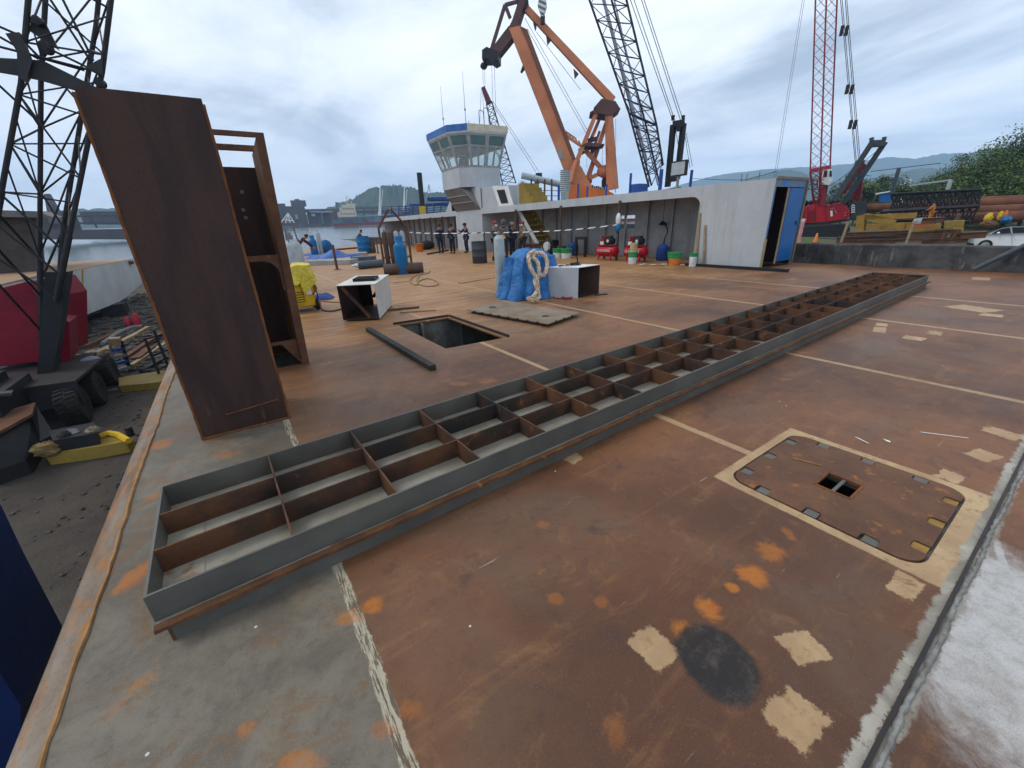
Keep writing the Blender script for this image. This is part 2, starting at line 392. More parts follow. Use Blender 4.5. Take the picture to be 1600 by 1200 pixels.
col = m.mix(m.math('MULTIPLY', m.ramp(fin, .50, .68), .45), col, (.055, .032, .024))
col = m.mix(m.math('MULTIPLY', m.ramp(m.noise(5.5, 10, .78, .6, m.map(loc=(8, 1, 4))), .53, .68), .28), col, (.30, .15, .06))
col = m.mix(m.math('MULTIPLY', m.ramp(m.noise(3.3, 10, .75, .8, m.map(loc=(1, 6, 7))), .55, .66), .6), col, (.058, .034, .028))
col = m.mix(m.math('MULTIPLY', m.ramp(grit, .58, .72), .6), col, (.24, .16, .10))
farr = m.math('MULTIPLY', m.ramp(m.math('ADD', Y, m.math('MULTIPLY', big, 6)), 6, 14), .55)
col = m.mix(farr, col, m.mix(m.ramp(streak, .4, .66), (.34, .165, .062), (.58, .35, .15)))  # far deck warmer and paler, partly grazing sky sheen put into the colour
# mill-scale grey strip along the hull side
gx = m.math('ADD', X, m.math('MULTIPLY', m.math('SUBTRACT', fin, .5), .02))
gmask = m.ramp(gx, .075, .085); gmask = m.math('SUBTRACT', 1.0, gmask)
grey = m.mix(m.ramp(mid, .38, .62), (.098, .083, .064), (.160, .140, .110))
grey = m.mix(m.math('MULTIPLY', m.ramp(big, .5, .68), .5), grey, (.15, .10, .062))
grey = m.mix(m.math('MULTIPLY', m.ramp(m.noise(2.0, 9, .72, .5, m.map(loc=(2, 7, 1))), .62, .70), .85), grey, (.30, .13, .030))
grey = m.mix(m.math('MULTIPLY', m.ramp(fin, .48, .66), .5), grey, (.07, .058, .042))
grey = m.mix(m.math('MULTIPLY', m.ramp(m.noise(2.6, 10, .75, 1.0, m.map(loc=(9, 9, 2))), .50, .64), .7), grey, (.15, .078, .028))
grey = m.mix(m.math('MULTIPLY', m.ramp(grit, .56, .70), .5), grey, (.24, .22, .18))
col = m.mix(gmask, col, grey)
ragged = m.math('ADD', m.math('MULTIPLY', m.math('SUBTRACT', fin, .5), .10), m.math('MULTIPLY', m.math('SUBTRACT', mid, .5), .06))
TAN = m.mix(m.ramp(mid, .42, .66), (.34, .22, .115), (.48, .345, .19)); TAN = m.mix(m.math('MULTIPLY', m.ramp(fin, .5, .66), .7), TAN, (.25, .13, .055)); TAN = m.mix(m.math('MULTIPLY', m.ramp(m.noise(4.4, 9, .75, .5, m.map(loc=(3, 3, 3))), .58, .66), .8), TAN, (.17, .08, .035))
mask = None
def acc(k):
    global mask
    mask = k if mask is None else m.math('MAXIMUM', mask, k)
def band(axis, pos, hw, lo, hi, other, wear=.0):
    d = m.math('ABSOLUTE', m.math('SUBTRACT', m.math('ADD', axis, m.math('MULTIPLY', ragged, .25)), pos))
    k = m.math('SUBTRACT', 1.0, m.ramp(d, hw*.75, hw*1.15))
    k = m.math('MULTIPLY', k, m.math('MULTIPLY', m.math('GREATER_THAN', other, lo), m.math('LESS_THAN', other, hi)))
    if wear: k = m.math('MULTIPLY', k, m.math('SUBTRACT', 1.0, m.math('MULTIPLY', m.ramp(mid, .45, .62), wear)))
    acc(k)
band(X, 2.77, .035, 1.1, 46, Y, .35); band(X, 5.39, .04, -9, 46, Y, .55); band(X, 8.12, .05, -9, 46, Y, .5); band(X, 10.8, .05, -9, 46, Y, .75)
band(Y, 9.2, .035, .1, 14, X, .85); band(Y, 12.1, .05, .1, 14, X, .8); band(Y, 16.5, .06, .1, 14, X, .7); band(Y, 22, .08, .1, 14, X, .7); band(Y, 30, .1, .1, 14, X, .7)
ELLN = m.noise(11, 7, .72, .8, m.map(loc=(4, 2, 9)))
def shape(c, hx, hy, ang, ell=False, soft=.08, rag=.25):
    v = m.map(loc=(c[0], c[1], 0), rot=(0, 0, ang), scale=(hx, hy, 1), kind='TEXTURE')
    if ell:
        n = m.n('ShaderNodeVectorMath', operation='LENGTH'); s2 = m.n('ShaderNodeSeparateXYZ'); m.l(v, s2.inputs[0])
        cb = m.n('ShaderNodeCombineXYZ'); m.l(s2.outputs[0], cb.inputs[0]); m.l(s2.outputs[1], cb.inputs[1]); m.l(cb.outputs[0], n.inputs[0]); d = n.outputs['Value']
    else:
        s2 = m.n('ShaderNodeSeparateXYZ'); m.l(v, s2.inputs[0])
        d = m.math('MAXIMUM', m.math('ABSOLUTE', s2.outputs[0]), m.math('ABSOLUTE', s2.outputs[1]))
    if ell and rag: d = m.math('ADD', d, m.math('MULTIPLY', m.math('SUBTRACT', ELLN, .5), 3.7*rag))
    elif rag: d = m.math('ADD', d, m.math('MULTIPLY', ragged, rag/.05*min(1, .12/max(hx, .02))))
    return m.math('SUBTRACT', 1.0, m.ramp(d, 1-soft, 1+soft))
PATCH_RAG = .75
for p in ([(977, 1005), (1014, 974), (1064, 1022), (1035, 1052)], [(1208, 994), (1264, 985), (1302, 1026), (1252, 1042)], [(1188, 1122), (1224, 1083), (1304, 1112), (1258, 1176)],
          [(1386, 917), (1404, 890), (1447, 915), (1425, 942)], [(880, 718), (898, 708), (914, 714), (897, 725)], [(1456, 742), (1475, 733), (1512, 745), (1498, 758)],
          [(1501, 708), (1530, 702), (1570, 713), (1545, 721)], [(1533, 671), (1550, 665), (1602, 682), (1585, 690)], [(1363, 518), (1366, 510), (1386, 512), (1383, 520)],
          [(1367, 508), (1369, 504), (1388, 506), (1386, 511)], [(1412, 528), (1418, 523), (1447, 529), (1440, 534)], [(1449, 521), (1452, 516), (1473, 519), (1470, 525)],
          [(1480, 479), (1510, 475), (1566, 486), (1530, 489)], [(1530, 493), (1533, 489), (1569, 492), (1567, 496)], [(1518, 437), (1520, 433), (1548, 434), (1546, 438)]):
    c, hx, hy, ang = quad_px(p); acc(shape(c, hx*.97, hy*.97, ang, rag=PATCH_RAG))
HX0, HX1, HY0, HY1 = 2.365, 3.33, .115, 1.06          # flush hatch
acc(shape(((HX0+HX1)/2, (HY0+HY1)/2-.02, 0), (HX1-HX0)/2+.062, (HY1-HY0)/2+.075, 0, soft=.012, rag=.10))
col = m.mix(m.math('MULTIPLY', mask, m.math('ADD', m.math('MULTIPLY', fin, .3), .78), True), col, TAN)
# pale strip where the two plates meet
sd_ = m.math('ABSOLUTE', m.math('SUBTRACT', m.math('ADD', X, m.math('ADD', m.math('MULTIPLY', ragged, .4), m.math('MULTIPLY', m.math('SUBTRACT', m.noise(2.2, 3, .6, 0, m.map(loc=(7, 2, 2), scale=(.2, 1, 1))), .5), .06))), .09))
sk = m.math('SUBTRACT', 1.0, m.ramp(sd_, .020, .028))
sk = m.math('MULTIPLY', sk, m.math('SUBTRACT', 1.0, m.math('MULTIPLY', m.ramp(fin, .52, .62), .75)))
col = m.mix(sk, col, m.mix(m.ramp(m.noise(9, 6, .75, .4, m.map(scale=(7, .7, 1))), .47, .56), (.36, .32, .235), (.10, .075, .05)))
# orange rust blooms, the black stain, white overspray
for (px, py, rx, ry, st) in ((1068, 986, 20, 18, .9), (1108, 951, 21, 20, .95), (1176, 898, 24, 17, 1), (1145, 918, 11, 8, .95), (1205, 862, 24, 16, .7), (1231, 833, 9, 12, .5), (212, 900, 20, 24, .9), (583, 945, 20, 14, .9),
                            (545, 965, 24, 12, .6), (250, 695, 20, 7, .7), (640, 1110, 24, 20, .45), (470, 1190, 40, 18, .6), (385, 1140, 15, 13, .5), (868, 936, 13, 10, .4), (938, 940, 12, 10, .4), (850, 820, 13, 8, .4),
                            (355, 710, 20, 6, .4), (600, 1140, 22, 16, .4), (960, 1140, 18, 34, .3), (240, 775, 12, 7, .5)):
    c = G(px, py); u = G(px+rx, py)-c; v = G(px, py+ry)-c
    k = shape(c, u.length*.82, v.length*.82, math.atan2(u.y, u.x), True, .42, .7)
    k = m.math('MULTIPLY', k, m.math('ADD', m.math('MULTIPLY', m.ramp(fin, .36, .54), .5), .5))
    col = m.mix(m.math('MULTIPLY', k, st), col, m.mix(m.ramp(fin, .35, .65), (.44, .155, .018), (.30, .09, .014)))
c, hx, hy, ang = quad_px([(1048, 1003), (1118, 968), (1196, 1068), (1122, 1108)])
k = shape(c, hx*1.18, hy*1.2, ang, True, .12, .16); col = m.mix(m.math('MULTIPLY', k, m.math('SUBTRACT', .96, m.math('MULTIPLY', m.ramp(mid, .5, .7), .35))), col, m.mix(m.ramp(fin, .45, .7), (.016, .014, .014), (.06, .05, .04)))
c, hx, hy, ang = quad_px([(770, 640), (1010, 560), (1120, 700), (880, 790)])
# white overspray beside the joint
c1 = G(1560, 990); k1 = shape(c1, .60, .29, .18, True, .30, .22); k1 = m.math('MULTIPLY', k1, m.math('LESS_THAN', Y, -.01))
k2 = shape(G(1570, 890), .25, .022, .25, True, .3, .4)
spray = m.math('MAXIMUM', k1, m.math('MULTIPLY', k2, .9)); spray = m.math('MULTIPLY', spray, m.math('SUBTRACT', .95, m.math('ADD', m.math('MULTIPLY', m.ramp(mid, .50, .72), .35), m.math('MULTIPLY', m.ramp(grit, .5, .68), .35))))
col = m.mix(spray, col, m.mix(m.ramp(fin, .4, .7), (.46, .46, .455), (.33, .325, .31)))
jy = m.math('ADD', Y, m.math('MULTIPLY', ragged, .9))
kl = m.math('MULTIPLY', m.ramp(jy, .0, .004), m.math('SUBTRACT', 1.0, m.ramp(jy, .032, .046)))
kr = m.math('MULTIPLY', m.ramp(m.math('MULTIPLY', jy, -1.0), .0, .004), m.math('SUBTRACT', 1.0, m.ramp(m.math('MULTIPLY', jy, -1.0), .034, .05)))
col = m.mix(m.math('MULTIPLY', m.math('MAXIMUM', kl, m.math('MULTIPLY', kr, .8)), m.math('SUBTRACT', 1.0, m.math('MULTIPLY', m.ramp(fin, .55, .7), .6))), col, m.mix(m.ramp(mid, .4, .6), (.36, .335, .285), (.20, .18, .145)))
# fine scratches and chalk flecks
wv = m.noise(1.0, 2, .5, 0, m.map(rot=(0, 0, 1.1), scale=(3, 55, 1))); wm = m.math('MULTIPLY', m.ramp(wv, .735, .76), m.ramp(mid, .5, .56))
col = m.mix(m.math('MULTIPLY', wm, .5), col, (.42, .36, .29))
fl = m.n('ShaderNodeTexVoronoi'); fl.inputs['Scale'].default_value = 5.5; m.l(obj_co, fl.inputs['Vector'])
col = m.mix(m.math('MULTIPLY', m.math('LESS_THAN', fl.outputs['Distance'], .035), m.math('GREATER_THAN', m.noise(2.3, 2), .55)), col, (.5, .46, .4))
m.bump(m.math('ADD', m.math('MULTIPLY', fin, .6), m.math('MULTIPLY', grit, .25)), .6, .006)
rough = m.math('ADD', m.math('MULTIPLY', mid, .35), m.math('ADD', .36, m.math('MULTIPLY', spray, .2)))
M['deck'] = m.done(col, rough, 0, .27)

def rrect(x0, x1, y0, y1, r, n=6):
    pts = []
    for (cx_, cy_, a0) in ((x1-r, y1-r, 0), (x0+r, y1-r, pi/2), (x0+r, y0+r, pi), (x1-r, y0+r, 1.5*pi)):
        for k in range(n+1): pts.append((cx_+r*math.cos(a0+k*pi/2/n), cy_+r*math.sin(a0+k*pi/2/n)))
    return pts
OPEN_HATCH = [(2.22, 6.94), (2.23, 5.02), (3.16, 4.94), (3.16, 6.86)]
TRUNK_HOLE = [(-.02, 5.68), (.50, 5.68), (.50, 6.45), (-.02, 6.45)]
outer = [(-.9, -7), (16.2, -7), (16.2, 46.4), (-.9, 46.4)]
holes = [rrect(HX0, HX1, HY0, HY1, .11), OPEN_HATCH, TRUNK_HOLE]
loops = [[Vector((x, y, 0)) for x, y in lp] for lp in [outer]+holes]
flat = [v for lp in loops for v in lp]
mb = MB(); mb.add(flat, [tuple(t) for t in tessellate_polygon(loops)])
for h in holes:                                         # plate edge down into each opening
    for i in range(len(h)):
        a_, b_ = h[i], h[(i+1) % len(h)]
        mb.quad((*a_, 0), (*b_, 0), (*b_, -.025), (*a_, -.025))
dk = mb.build('deck', M['deck'], org=(0, 0, 0)); tag(dk, kind='structure')
for p in dk.data.polygons:
    if abs(p.normal.z) > .9 and p.normal.z < 0: p.flip()
# hull side with its rounded gunwale and the rusty weld bead
M['gunwale'] = rusty('worn_gunwale_steel', (.14, .088, .055), (.25, .215, .175), (.33, .14, .035), 3.2, .6, (1, .3, 1), .10)
m = NM('hull_side_paint'); a = m.noise(.8, 8, .65); M['hullside'] = m.done(m.mix(m.ramp(a, .4, .65), (.13, .135, .14), (.08, .07, .06)), .6)
prof = [(-.9, -.001), (-.95, -.002), (-.99, -.01), (-1.015, -.025), (-1.035, -.05), (-1.045, -.09)]
mb = MB()
for (xa, za), (xb, zb) in zip(prof, prof[1:]):
    for i in range(27): mb.quad((xa, -7+2*i, za), (xb, -7+2*i, zb), (xb, min(-5+2*i, 46.4), zb), (xa, min(-5+2*i, 46.4), za))
g_ = mb.build('gunwale', M['gunwale'], org=(0, 0, 0), smooth=True); tag(g_, kind='structure')
mb = MB(); mb.box(-1.044, 16.2, -7, -6.9, -1.8, -.03); mb.quad((-1.045, -7, -.09), (-1.045, 46.4, -.09), (-1.045, 46.4, -3.6), (-1.045, -7, -3.6)); mb.quad((-1.045, 46.4, -.03), (16.2, 46.4, -.03), (16.2, 46.4, -3.6), (-1.045, 46.4, -3.6))
hs = mb.build('hull_side', M['hullside'], org=(0, 0, 0)); tag(hs, kind='structure')
mb = MB(); pts = [Vector((-.905+.006*math.sin(y*3.1)+random.uniform(-.004, .004), y, .004)) for y in [i*.08-2 for i in range(330)]]
mb.path(pts, [.011+random.uniform(-.003, .004) for _ in pts], 6)
M['bead'] = rusty('rusty_weld_bead', (.24, .13, .055), (.34, .19, .085), (.42, .18, .04), 9, .75)
o = mb.build('weld_bead', M['bead'], parent=g_, smooth=True)
# raised joint across the deck at y = 0
mb = MB(); mb.box(-.4, 15.8, -.010, .004, -.02, .009)
o = mb.build('joint_strip', M['blackmetal'], parent=dk)
mb = MB(); pts = [Vector((x, -.024+.004*math.sin(x*9)+random.uniform(-.003, .003), .004)) for x in [i*.02 for i in range(20, 420)]]
mb.path(pts, [.010+random.uniform(-.003, .003) for _ in pts], 6)
M['beadgrey'] = painted('grey_weld_bead', (.24, .24, .22), (.12, .11, .10), 14, .6, .3, (.16, .09, .05))
mb.build('weld_bead', M['beadgrey'], parent=dk, smooth=True)
# inside of the tank under the open hatch
m = NM('tank_paint'); a = m.noise(2.2, 8, .65); M['tank'] = m.done(m.mix(m.ramp(a, .4, .65), (.16, .165, .15), (.075, .06, .045)), .6)
mb = MB(); mb.quad((1.9, 7.0, -.03), (4.2, 7.0, -.03), (4.2, 7.0, -1.5), (1.9, 7.0, -1.5)); mb.quad((1.9, 4.6, -1.5), (4.2, 4.6, -1.5), (4.2, 7.0, -1.5), (1.9, 7.0, -1.5))
mb.quad((4.2, 4.6, -.03), (4.2, 7.0, -.03), (4.2, 7.0, -1.5), (4.2, 4.6, -1.5)); mb.quad((1.9, 4.6, -.03), (1.9, 7.0, -.03), (1.9, 7.0, -1.5), (1.9, 4.6, -1.5)); mb.quad((1.9, 4.6, -.03), (4.2, 4.6, -.03), (4.2, 4.6, -1.5), (1.9, 4.6, -1.5))
for x in (2.62, 3.4): mb.box(x, x+.02, 6.82, 6.99, -1.6, -.03)
mb.prism([(2.64, 6.98, -.03), (3.38, 6.98, -.03), (2.64, 6.98, -.75)], (0, -.015, 0))
mb.box(-.1, .6, 5.6, 6.6, -.75, -.7); mb.box(-.1, -.08, 5.6, 6.6, -.7, -.03); mb.box(.58, .6, 5.6, 6.6, -.7, -.03); mb.box(-.1, .6, 6.58, 6.6, -.7, -.03)
mb.box(HX0-.05, HX1+.05, HY0-.05, HY1+.05, -.55, -.5)
mb.build('tank', M['tank'], parent=dk, recalc=False)
# ================================================================ THINGS ON THE DECK, NEAR
# ---- flush hatch cover with notches and a lifting hole
hx, hy = (HX0+HX1)/2, (HY0+HY1)/2
hc = thing('hatch_cover', 'flush rusty hatch cover with notched rim, closed in the deck near the camera', 'hatch cover', (hx, hy, 0))
g = .012; x0, x1, y0, y1 = HX0+g, HX1-g, HY0+g, HY1-g
notch = []                                             # (edge, position along edge)
def notched(x0, x1, y0, y1, r, sides, dep, hw):
    pts = []
    def edge(p, q, nrm, ts):
        p = Vector((*p, 0)); q = Vector((*q, 0)); d = (q-p); L = d.length; d.normalize(); n = Vector((*nrm, 0))
        out = []
        for t in ts:
            c = t*L
            for (s, e) in ((-1, 0), (-1, .75), (-.72, 1), (.72, 1), (1, .75), (1, 0)): out.append(p+d*(c+s*hw)+n*e*dep)
        return [p]+out+[q]
    def arc(cx_, cy_, a0): return [Vector((cx_+r*math.cos(a0+k*pi/12), cy_+r*math.sin(a0+k*pi/12), 0)) for k in range(1, 6)]
    pts += edge((x1, y0+r), (x1, y1-r), (-1, 0), sides[0]); pts += arc(x1-r, y1-r, 0)
    pts += edge((x1-r, y1), (x0+r, y1), (0, -1), sides[1]); pts += arc(x0+r, y1-r, pi/2)
    pts += edge((x0, y1-r), (x0, y0+r), (1, 0), sides[2]); pts += arc(x0+r, y0+r, pi)
    pts += edge((x0+r, y0), (x1-r, y0), (0, 1), sides[3]); pts += arc(x1-r, y0+r, 1.5*pi)
    return pts
outl = notched(x0, x1, y0, y1, .10, [(.13, .5, .86), (.08, .5, .92), (.13, .5, .86), (.1, .5, .9)], .068, .040)
sq = [G(1276, 758), G(1294, 739), G(1345, 760), G(1328, 779)]
sqc = sum(sq, Vector())/4
QX = max(.05, ((sq[1]-sq[0]).length+(sq[2]-sq[3]).length)/4); QY = max(.05, ((sq[2]-sq[1]).length+(sq[3]-sq[0]).length)/4)
sqp = [Vector((sqc.x-QX, sqc.y-QY, 0)), Vector((sqc.x-QX, sqc.y+QY, 0)), Vector((sqc.x+QX, sqc.y+QY, 0)), Vector((sqc.x+QX, sqc.y-QY, 0))]
tri = tessellate_polygon([outl, sqp]); fl_ = outl+sqp
mb = MB(); zt = .003; n_ = len(fl_)
mb.add([v+Vector((0, 0, zt)) for v in fl_]+[v+Vector((0, 0, -.018)) for v in fl_], [tuple(t) for t in tri]+[tuple(i+n_ for i in t) for t in tri])
for lp in (outl, sqp):
    for i in range(len(lp)):
        a_, b_ = lp[i], lp[(i+1) % len(lp)]; mb.quad(a_+Vector((0, 0, zt)), b_+Vector((0, 0, zt)), b_-Vector((0, 0, .018)), a_-Vector((0, 0, .018)))
M['hatch'] = rusty('rusty_hatch_plate', (.090, .042, .024), (.14, .068, .036), (.30, .115, .028), 3.2, .62, (1, 1, 1), .02)
mb.build('cover_plate', M['hatch'], parent=hc)
mb = MB(); mb.box(HX0+.004, HX1-.004, HY0+.05, HY1-.05, -.045, -.02); mb.box(HX0+.05, HX1-.05, HY0+.004, HY0+.05, -.045, -.02); mb.box(HX0+.05, HX1-.05, HY1-.05, HY1-.004, -.045, -.02)
for i in range(4): pass
# the seat ring leaves the lifting hole open
seat = MB(); hx0, hx1, hy0, hy1 = sqc.x-QX-.012, sqc.x+QX+.012, sqc.y-QY-.012, sqc.y+QY+.012
seat.box(HX0+.004, hx0, HY0+.06, HY1-.06, -.045, -.02); seat.box(hx1, HX1-.004, HY0+.06, HY1-.06, -.045, -.02)
seat.box(hx0, hx1, HY0+.06, hy0, -.045, -.02); seat.box(hx0, hx1, hy1, HY1-.06, -.045, -.02)
seat.box(HX0+.05, HX1-.05, HY0+.003, HY0+.06, -.046, -.021); seat.box(HX0+.05, HX1-.05, HY1-.06, HY1-.003, -.046, -.021)
seat.build('seat_ring', M['steel'], parent=hc)
mb = MB(); mb.bar((sqc.x-QX, sqc.y, -.006), (sqc.x+QX, sqc.y, -.006), .018, .012); mb.build('lifting_bar', M['steel'], parent=hc)
mb = MB()
for i in range(4):
    a_, b_ = sqp[i], sqp[(i+1) % 4]; mb.bar(a_*1.0+(a_-sqc)*.06+Vector((0, 0, .004)), b_+(b_-sqc)*.06+Vector((0, 0, .004)), .014, .006)
mb.build('hole_rim', M['rustedge'], parent=hc)
for t in (.13, .5, .86):
    yy = y0+.10+t*(y1-y0-.2); mb = MB(); mb.box(x1-.066, x1-.004, yy-.032, yy+.032, -.019, -.003); mb.build('clamp_tab', M['steel'], parent=hc)
    mb = MB(); mb.box(x0+.004, x0+.066, yy-.032, yy+.032, -.019, -.003); mb.build('clamp_tab', M['steel'], parent=hc)
for t in (.08, .5, .92):
    xx = x0+.10+t*(x1-x0-.2); mb = MB(); mb.box(xx-.032, xx+.032, y1-.066, y1-.004, -.019, -.003); mb.build('clamp_tab', M['steel'], parent=hc)
for t in (.1, .5, .9):
    xx = x0+.10+t*(x1-x0-.2); mb = MB(); mb.box(xx-.032, xx+.032, y0+.004, y0+.066, -.019, -.003)
    o = mb.build('clamp_tab', painted('worn_yellow_tab', (.30, .18, .03), (.16, .085, .03), 12, .6, .4), parent=hc); o['label'] = 'clamp tab with yellow paint left on it'
mb = MB(); mb.path([G(1237, 717)+Vector((0, 0, .006)), G(1262, 723)+Vector((0, 0, .007)), G(1284, 729)+Vector((0, 0, .006))], .005, 5); mb.build('weld_run', M['bead'], parent=hc)

# ---- long stiffened steel panel
pa = math.radians(1.78); PL, PW, PH = 12.82, .945, .25
pn = thing('stiffened_steel_panel', 'long steel panel frame with rows of rectangular cells lying across the deck', 'steel panel', (-.60, 1.845, 0))
pn.rotation_euler = (0, 0, pa)
class Loc:                                           # panel coordinates: build unrotated about the panel's own origin
    pass
def pbuild(mb, name, mat, **k):
    o = pn.location.copy()
    for v in mb.v: v += o
    return mb.build(name, mat, parent=pn, **k)
zl = .105; T = .012
mb = MB(); mb.box(0, PL, -.004, T-.004, zl+.008, PH); pbuild(mb, 'side_plate', M['steel'])
mb = MB(); mb.box(0, PL, PW-T, PW, zl+.008, PH); pbuild(mb, 'side_plate', M['steel'])
mb = MB(); mb.box(-T, -.0005, -.004, PW, zl+.008, PH-.002); pbuild(mb, 'end_plate', M['steel'])
mb = MB(); mb.box(PL+.0005, PL+T, -.004, PW, zl+.008, PH-.002); pbuild(mb, 'end_plate', M['ribsteel'])
mb = MB(); mb.box(-.006, PL, -.035, PW+.03, zl-.006, zl+.006); mb.box(.0, .16, .02, PW-.05, zl+.0065, zl+.010); pbuild(mb, 'bottom_sheet', M['steellight'])
mb = MB(); v0 = len(mb.v)
N = 260
for k, (dy, dz) in enumerate(((-.062, .010), (-.030, .016), (-.030, -.008), (-.062, -.008))):
    for i in range(N+1):
        x = -.012+(PL+.10)*i/N; mb.v.append(Vector((x, dy+.004*math.sin(x*2.1)+random.uniform(-.002, .002), zl+dz+random.uniform(-.002, .003))))
for k in range(4):
    for i in range(N): mb.f.append((k*(N+1)+i, k*(N+1)+i+1, ((k+1) % 4)*(N+1)+i+1, ((k+1) % 4)*(N+1)+i)); mb.m.append(0)
mb.f += [(0, N+1, 2*(N+1), 3*(N+1)), (N, 2*N+1, 3*N+2, 4*N+3)]; mb.m += [0, 0]
pbuild(mb, 'rusty_lip', rusty('rusty_lip_steel', (.085, .04, .022), (.15, .065, .027), (.34, .13, .026), 7, .8, (1, 1, 1)))
mb = MB(); mb.box(.03, PL-.05, -.028, -.016, 0, zl-.007); pbuild(mb, 'lower_web', M['steel'])
mb = MB(); mb.box(.03, PL-.05, PW-.03, PW-.018, 0, zl-.007); pbuild(mb, 'lower_web', M['steel'])
mb = MB(); mb.box(.018, .029, -.028, PW-.02, 0, zl-.007); pbuild(mb, 'end_web', M['rust'])
NR = 24; pitch = PL/NR
for j, yy in enumerate((.315, .63)):
    mb = MB(); mb.box(0, PL, yy-.005, yy+.005, zl+.012, PH-.004); pbuild(mb, 'long_stiffener', M['ribsteel'])
for i in range(1, NR):
    mb = MB(); xx = i*pitch+random.uniform(-.01, .01)
    for (ya, yb) in ((T, .309), (.321, .624), (.636, PW-T-.001)):
        mb.box(xx-.005, xx+.005, ya, yb, zl+.0115, PH-.002)
    pbuild(mb, 'cross_rib', M['ribsteel'] if i % 5 else M['rust'])
# ---- two tall rusty steel trunks
t1 = thing('steel_casing', 'tall dark rusty steel box with a flat closed front, standing on the deck edge', 'steel casing', (-.205, 3.95, 0))
mb = MB(); mb.box(-.53, .115, 3.945, 3.957, .0, 2.485); mb.build('front_plate', M['rustdark'], parent=t1)
for xx in (-.53, .103):
    mb = MB(); mb.box(xx, xx+.012, 3.958, 4.50, .0, 2.475); mb.build('side_plate', M['rustdark'], parent=t1)
mb = MB()
for xx in (-.537, .121):
    pts = [Vector((xx+(0.002*math.sin(z*7)), 3.947, z)) for z in [i*.05 for i in range(50)]]; mb.path(pts, [.010+random.uniform(-.002, .003) for _ in pts], 6)
pts = [Vector((x, 3.940, .008)) for x in [-.535+i*.0366 for i in range(19)]]; mb.path(pts, .011, 6)
mb.build('edge_weld', M['rustedge'], parent=t1, smooth=True)
mb = MB(); pts = [Vector((-.33+.02*i, 3.942, .175+.028*i/20+random.uniform(-.003, .003))) for i in range(21)]; mb.path(pts, [.006+random.uniform(-.002, .004) for _ in pts], 5); mb.build('weld_run', M['rustedge'], parent=t1, smooth=True)
mb = MB(); mb.box(-.515, .10, 4.0, 4.49, 1.15, 1.16); mb.build('inner_shelf', M['rustdark'], parent=t1)

t2 = thing('steel_casing', 'tall rusty steel box with open front and bars across its top, behind the closed one', 'steel casing', (.25, 5.6, 0))
yf, yb = 5.6, 6.45
mb = MB(); mb.box(.555, .64, yf, yf+.014, 0, 2.60)
mb.v = [Vector((v.x+(-.085 if v.z < 1 else 0)*1.0, v.y, v.z)) for v in mb.v]
mb.build('front_flange', M['rust'], parent=t2)
mb = MB(); mb.box(.02, .553, yf, yf+.05, 2.555, 2.60); mb.build('top_bar', M['rust'], parent=t2)
mb = MB(); mb.box(.02, .60, yb-.3, yb-.25, 2.50, 2.56); mb.build('top_bar', M['rust'], parent=t2)
# side, leaning in slightly towards the foot like the flange
mb = MB(); mb.prism([(.555, yf+.015, 2.55), (.47, yf+.015, 0), (.47, yb, 0), (.555, yb, 2.50)], (.012, 0, 0)); mb.build('side_plate', M['rust'], parent=t2)
mb = MB(); mb.box(-.08, -.068, yf, yb, 0, 2.55); mb.build('side_plate', M['rustdark'], parent=t2)
bk = [(-.066, 0), (.475, 0), (.548, 2.24), (-.066, 2.24)]
mb = MB(); mb.prism([(x, yb-.02, z+.0) for x, z in [(-.066, 0), (.468, 0), (.549, 2.36), (-.066, 2.36)]], (0, .012, 0)); mb.build('back_plate', M['rustdark'], parent=t2)
for (px, py) in ((378, 300), (380, 328), (384, 340)):
    mb = MB(); p = AY(px, py, yb-.02); mb.tube(p-Vector((0, .012, 0)), p-Vector((0, .001, 0)), .022, n=10)
    mb.build('bolt_boss', M['grey'], parent=t2)
# mid-height diaphragm with a rounded cut-out
mb = MB(); pts = []
for k in range(9): a_ = k/8*pi/2; pts.append((.30+.17*math.sin(a_), 1.30-.14+.14*math.cos(a_)))
poly = [(-.06, 1.36), (.515, 1.36), (.495, .95), (.472, .95)]+[(x, z) for x, z in pts[::-1]]+[(-.06, 1.30)]
mb.prism([(x, yf+.03, z) for x, z in poly], (0, .012, 0)); mb.build('diaphragm', M['rust'], parent=t2)
mb = MB(); mb.prism([(x, yf+.03, z) for x, z in [(-.06, .30), (.30, .30), (.468, .02), (.475, .34), (-.06, .34)]], (0, .012, 0)); mb.build('diaphragm', M['rust'], parent=t2)

# ---- open hatch coaming bars, lid, black flat bar
mb = MB(); a_ = (2.13, 7.0); mb.bar((2.16, 7.02, .018), (3.20, 6.94, .018), .035, .035); mb.bar((3.22, 6.93, .018), (3.235, 4.93, .018), .03, .035)
o = mb.build('hatch_coaming', M['timberdark'], org=(2.7, 6, 0)); tag(o, 'dark angle iron edging round the open hatch hole', 'hatch edging')
mb = MB(); p, q = G(572, 518), G(672, 580); d = (q-p).normalized(); n = Vector((-d.y, d.x, 0))
mb.bar(p+n*.04+Vector((0, 0, .034)), q+n*.04+Vector((0, 0, .034)), .085, .066)
o = mb.build('flat_bar', M['timberdark'], bevel=.004); tag(o, 'thick black bar lying alone beside the open hatch hole', 'steel bar')
lid = thing('hatch_cover', 'loose pale hatch cover resting on the deck beside the hole it came from', 'hatch cover', (4.25, 6.0, 0))
L4 = [G(729, 489), G(856, 512), G(906, 494), G(786, 473)]
cL = sum(L4, Vector())/4
def inset(P, c, k): return [c+(p-c)*k for p in P]
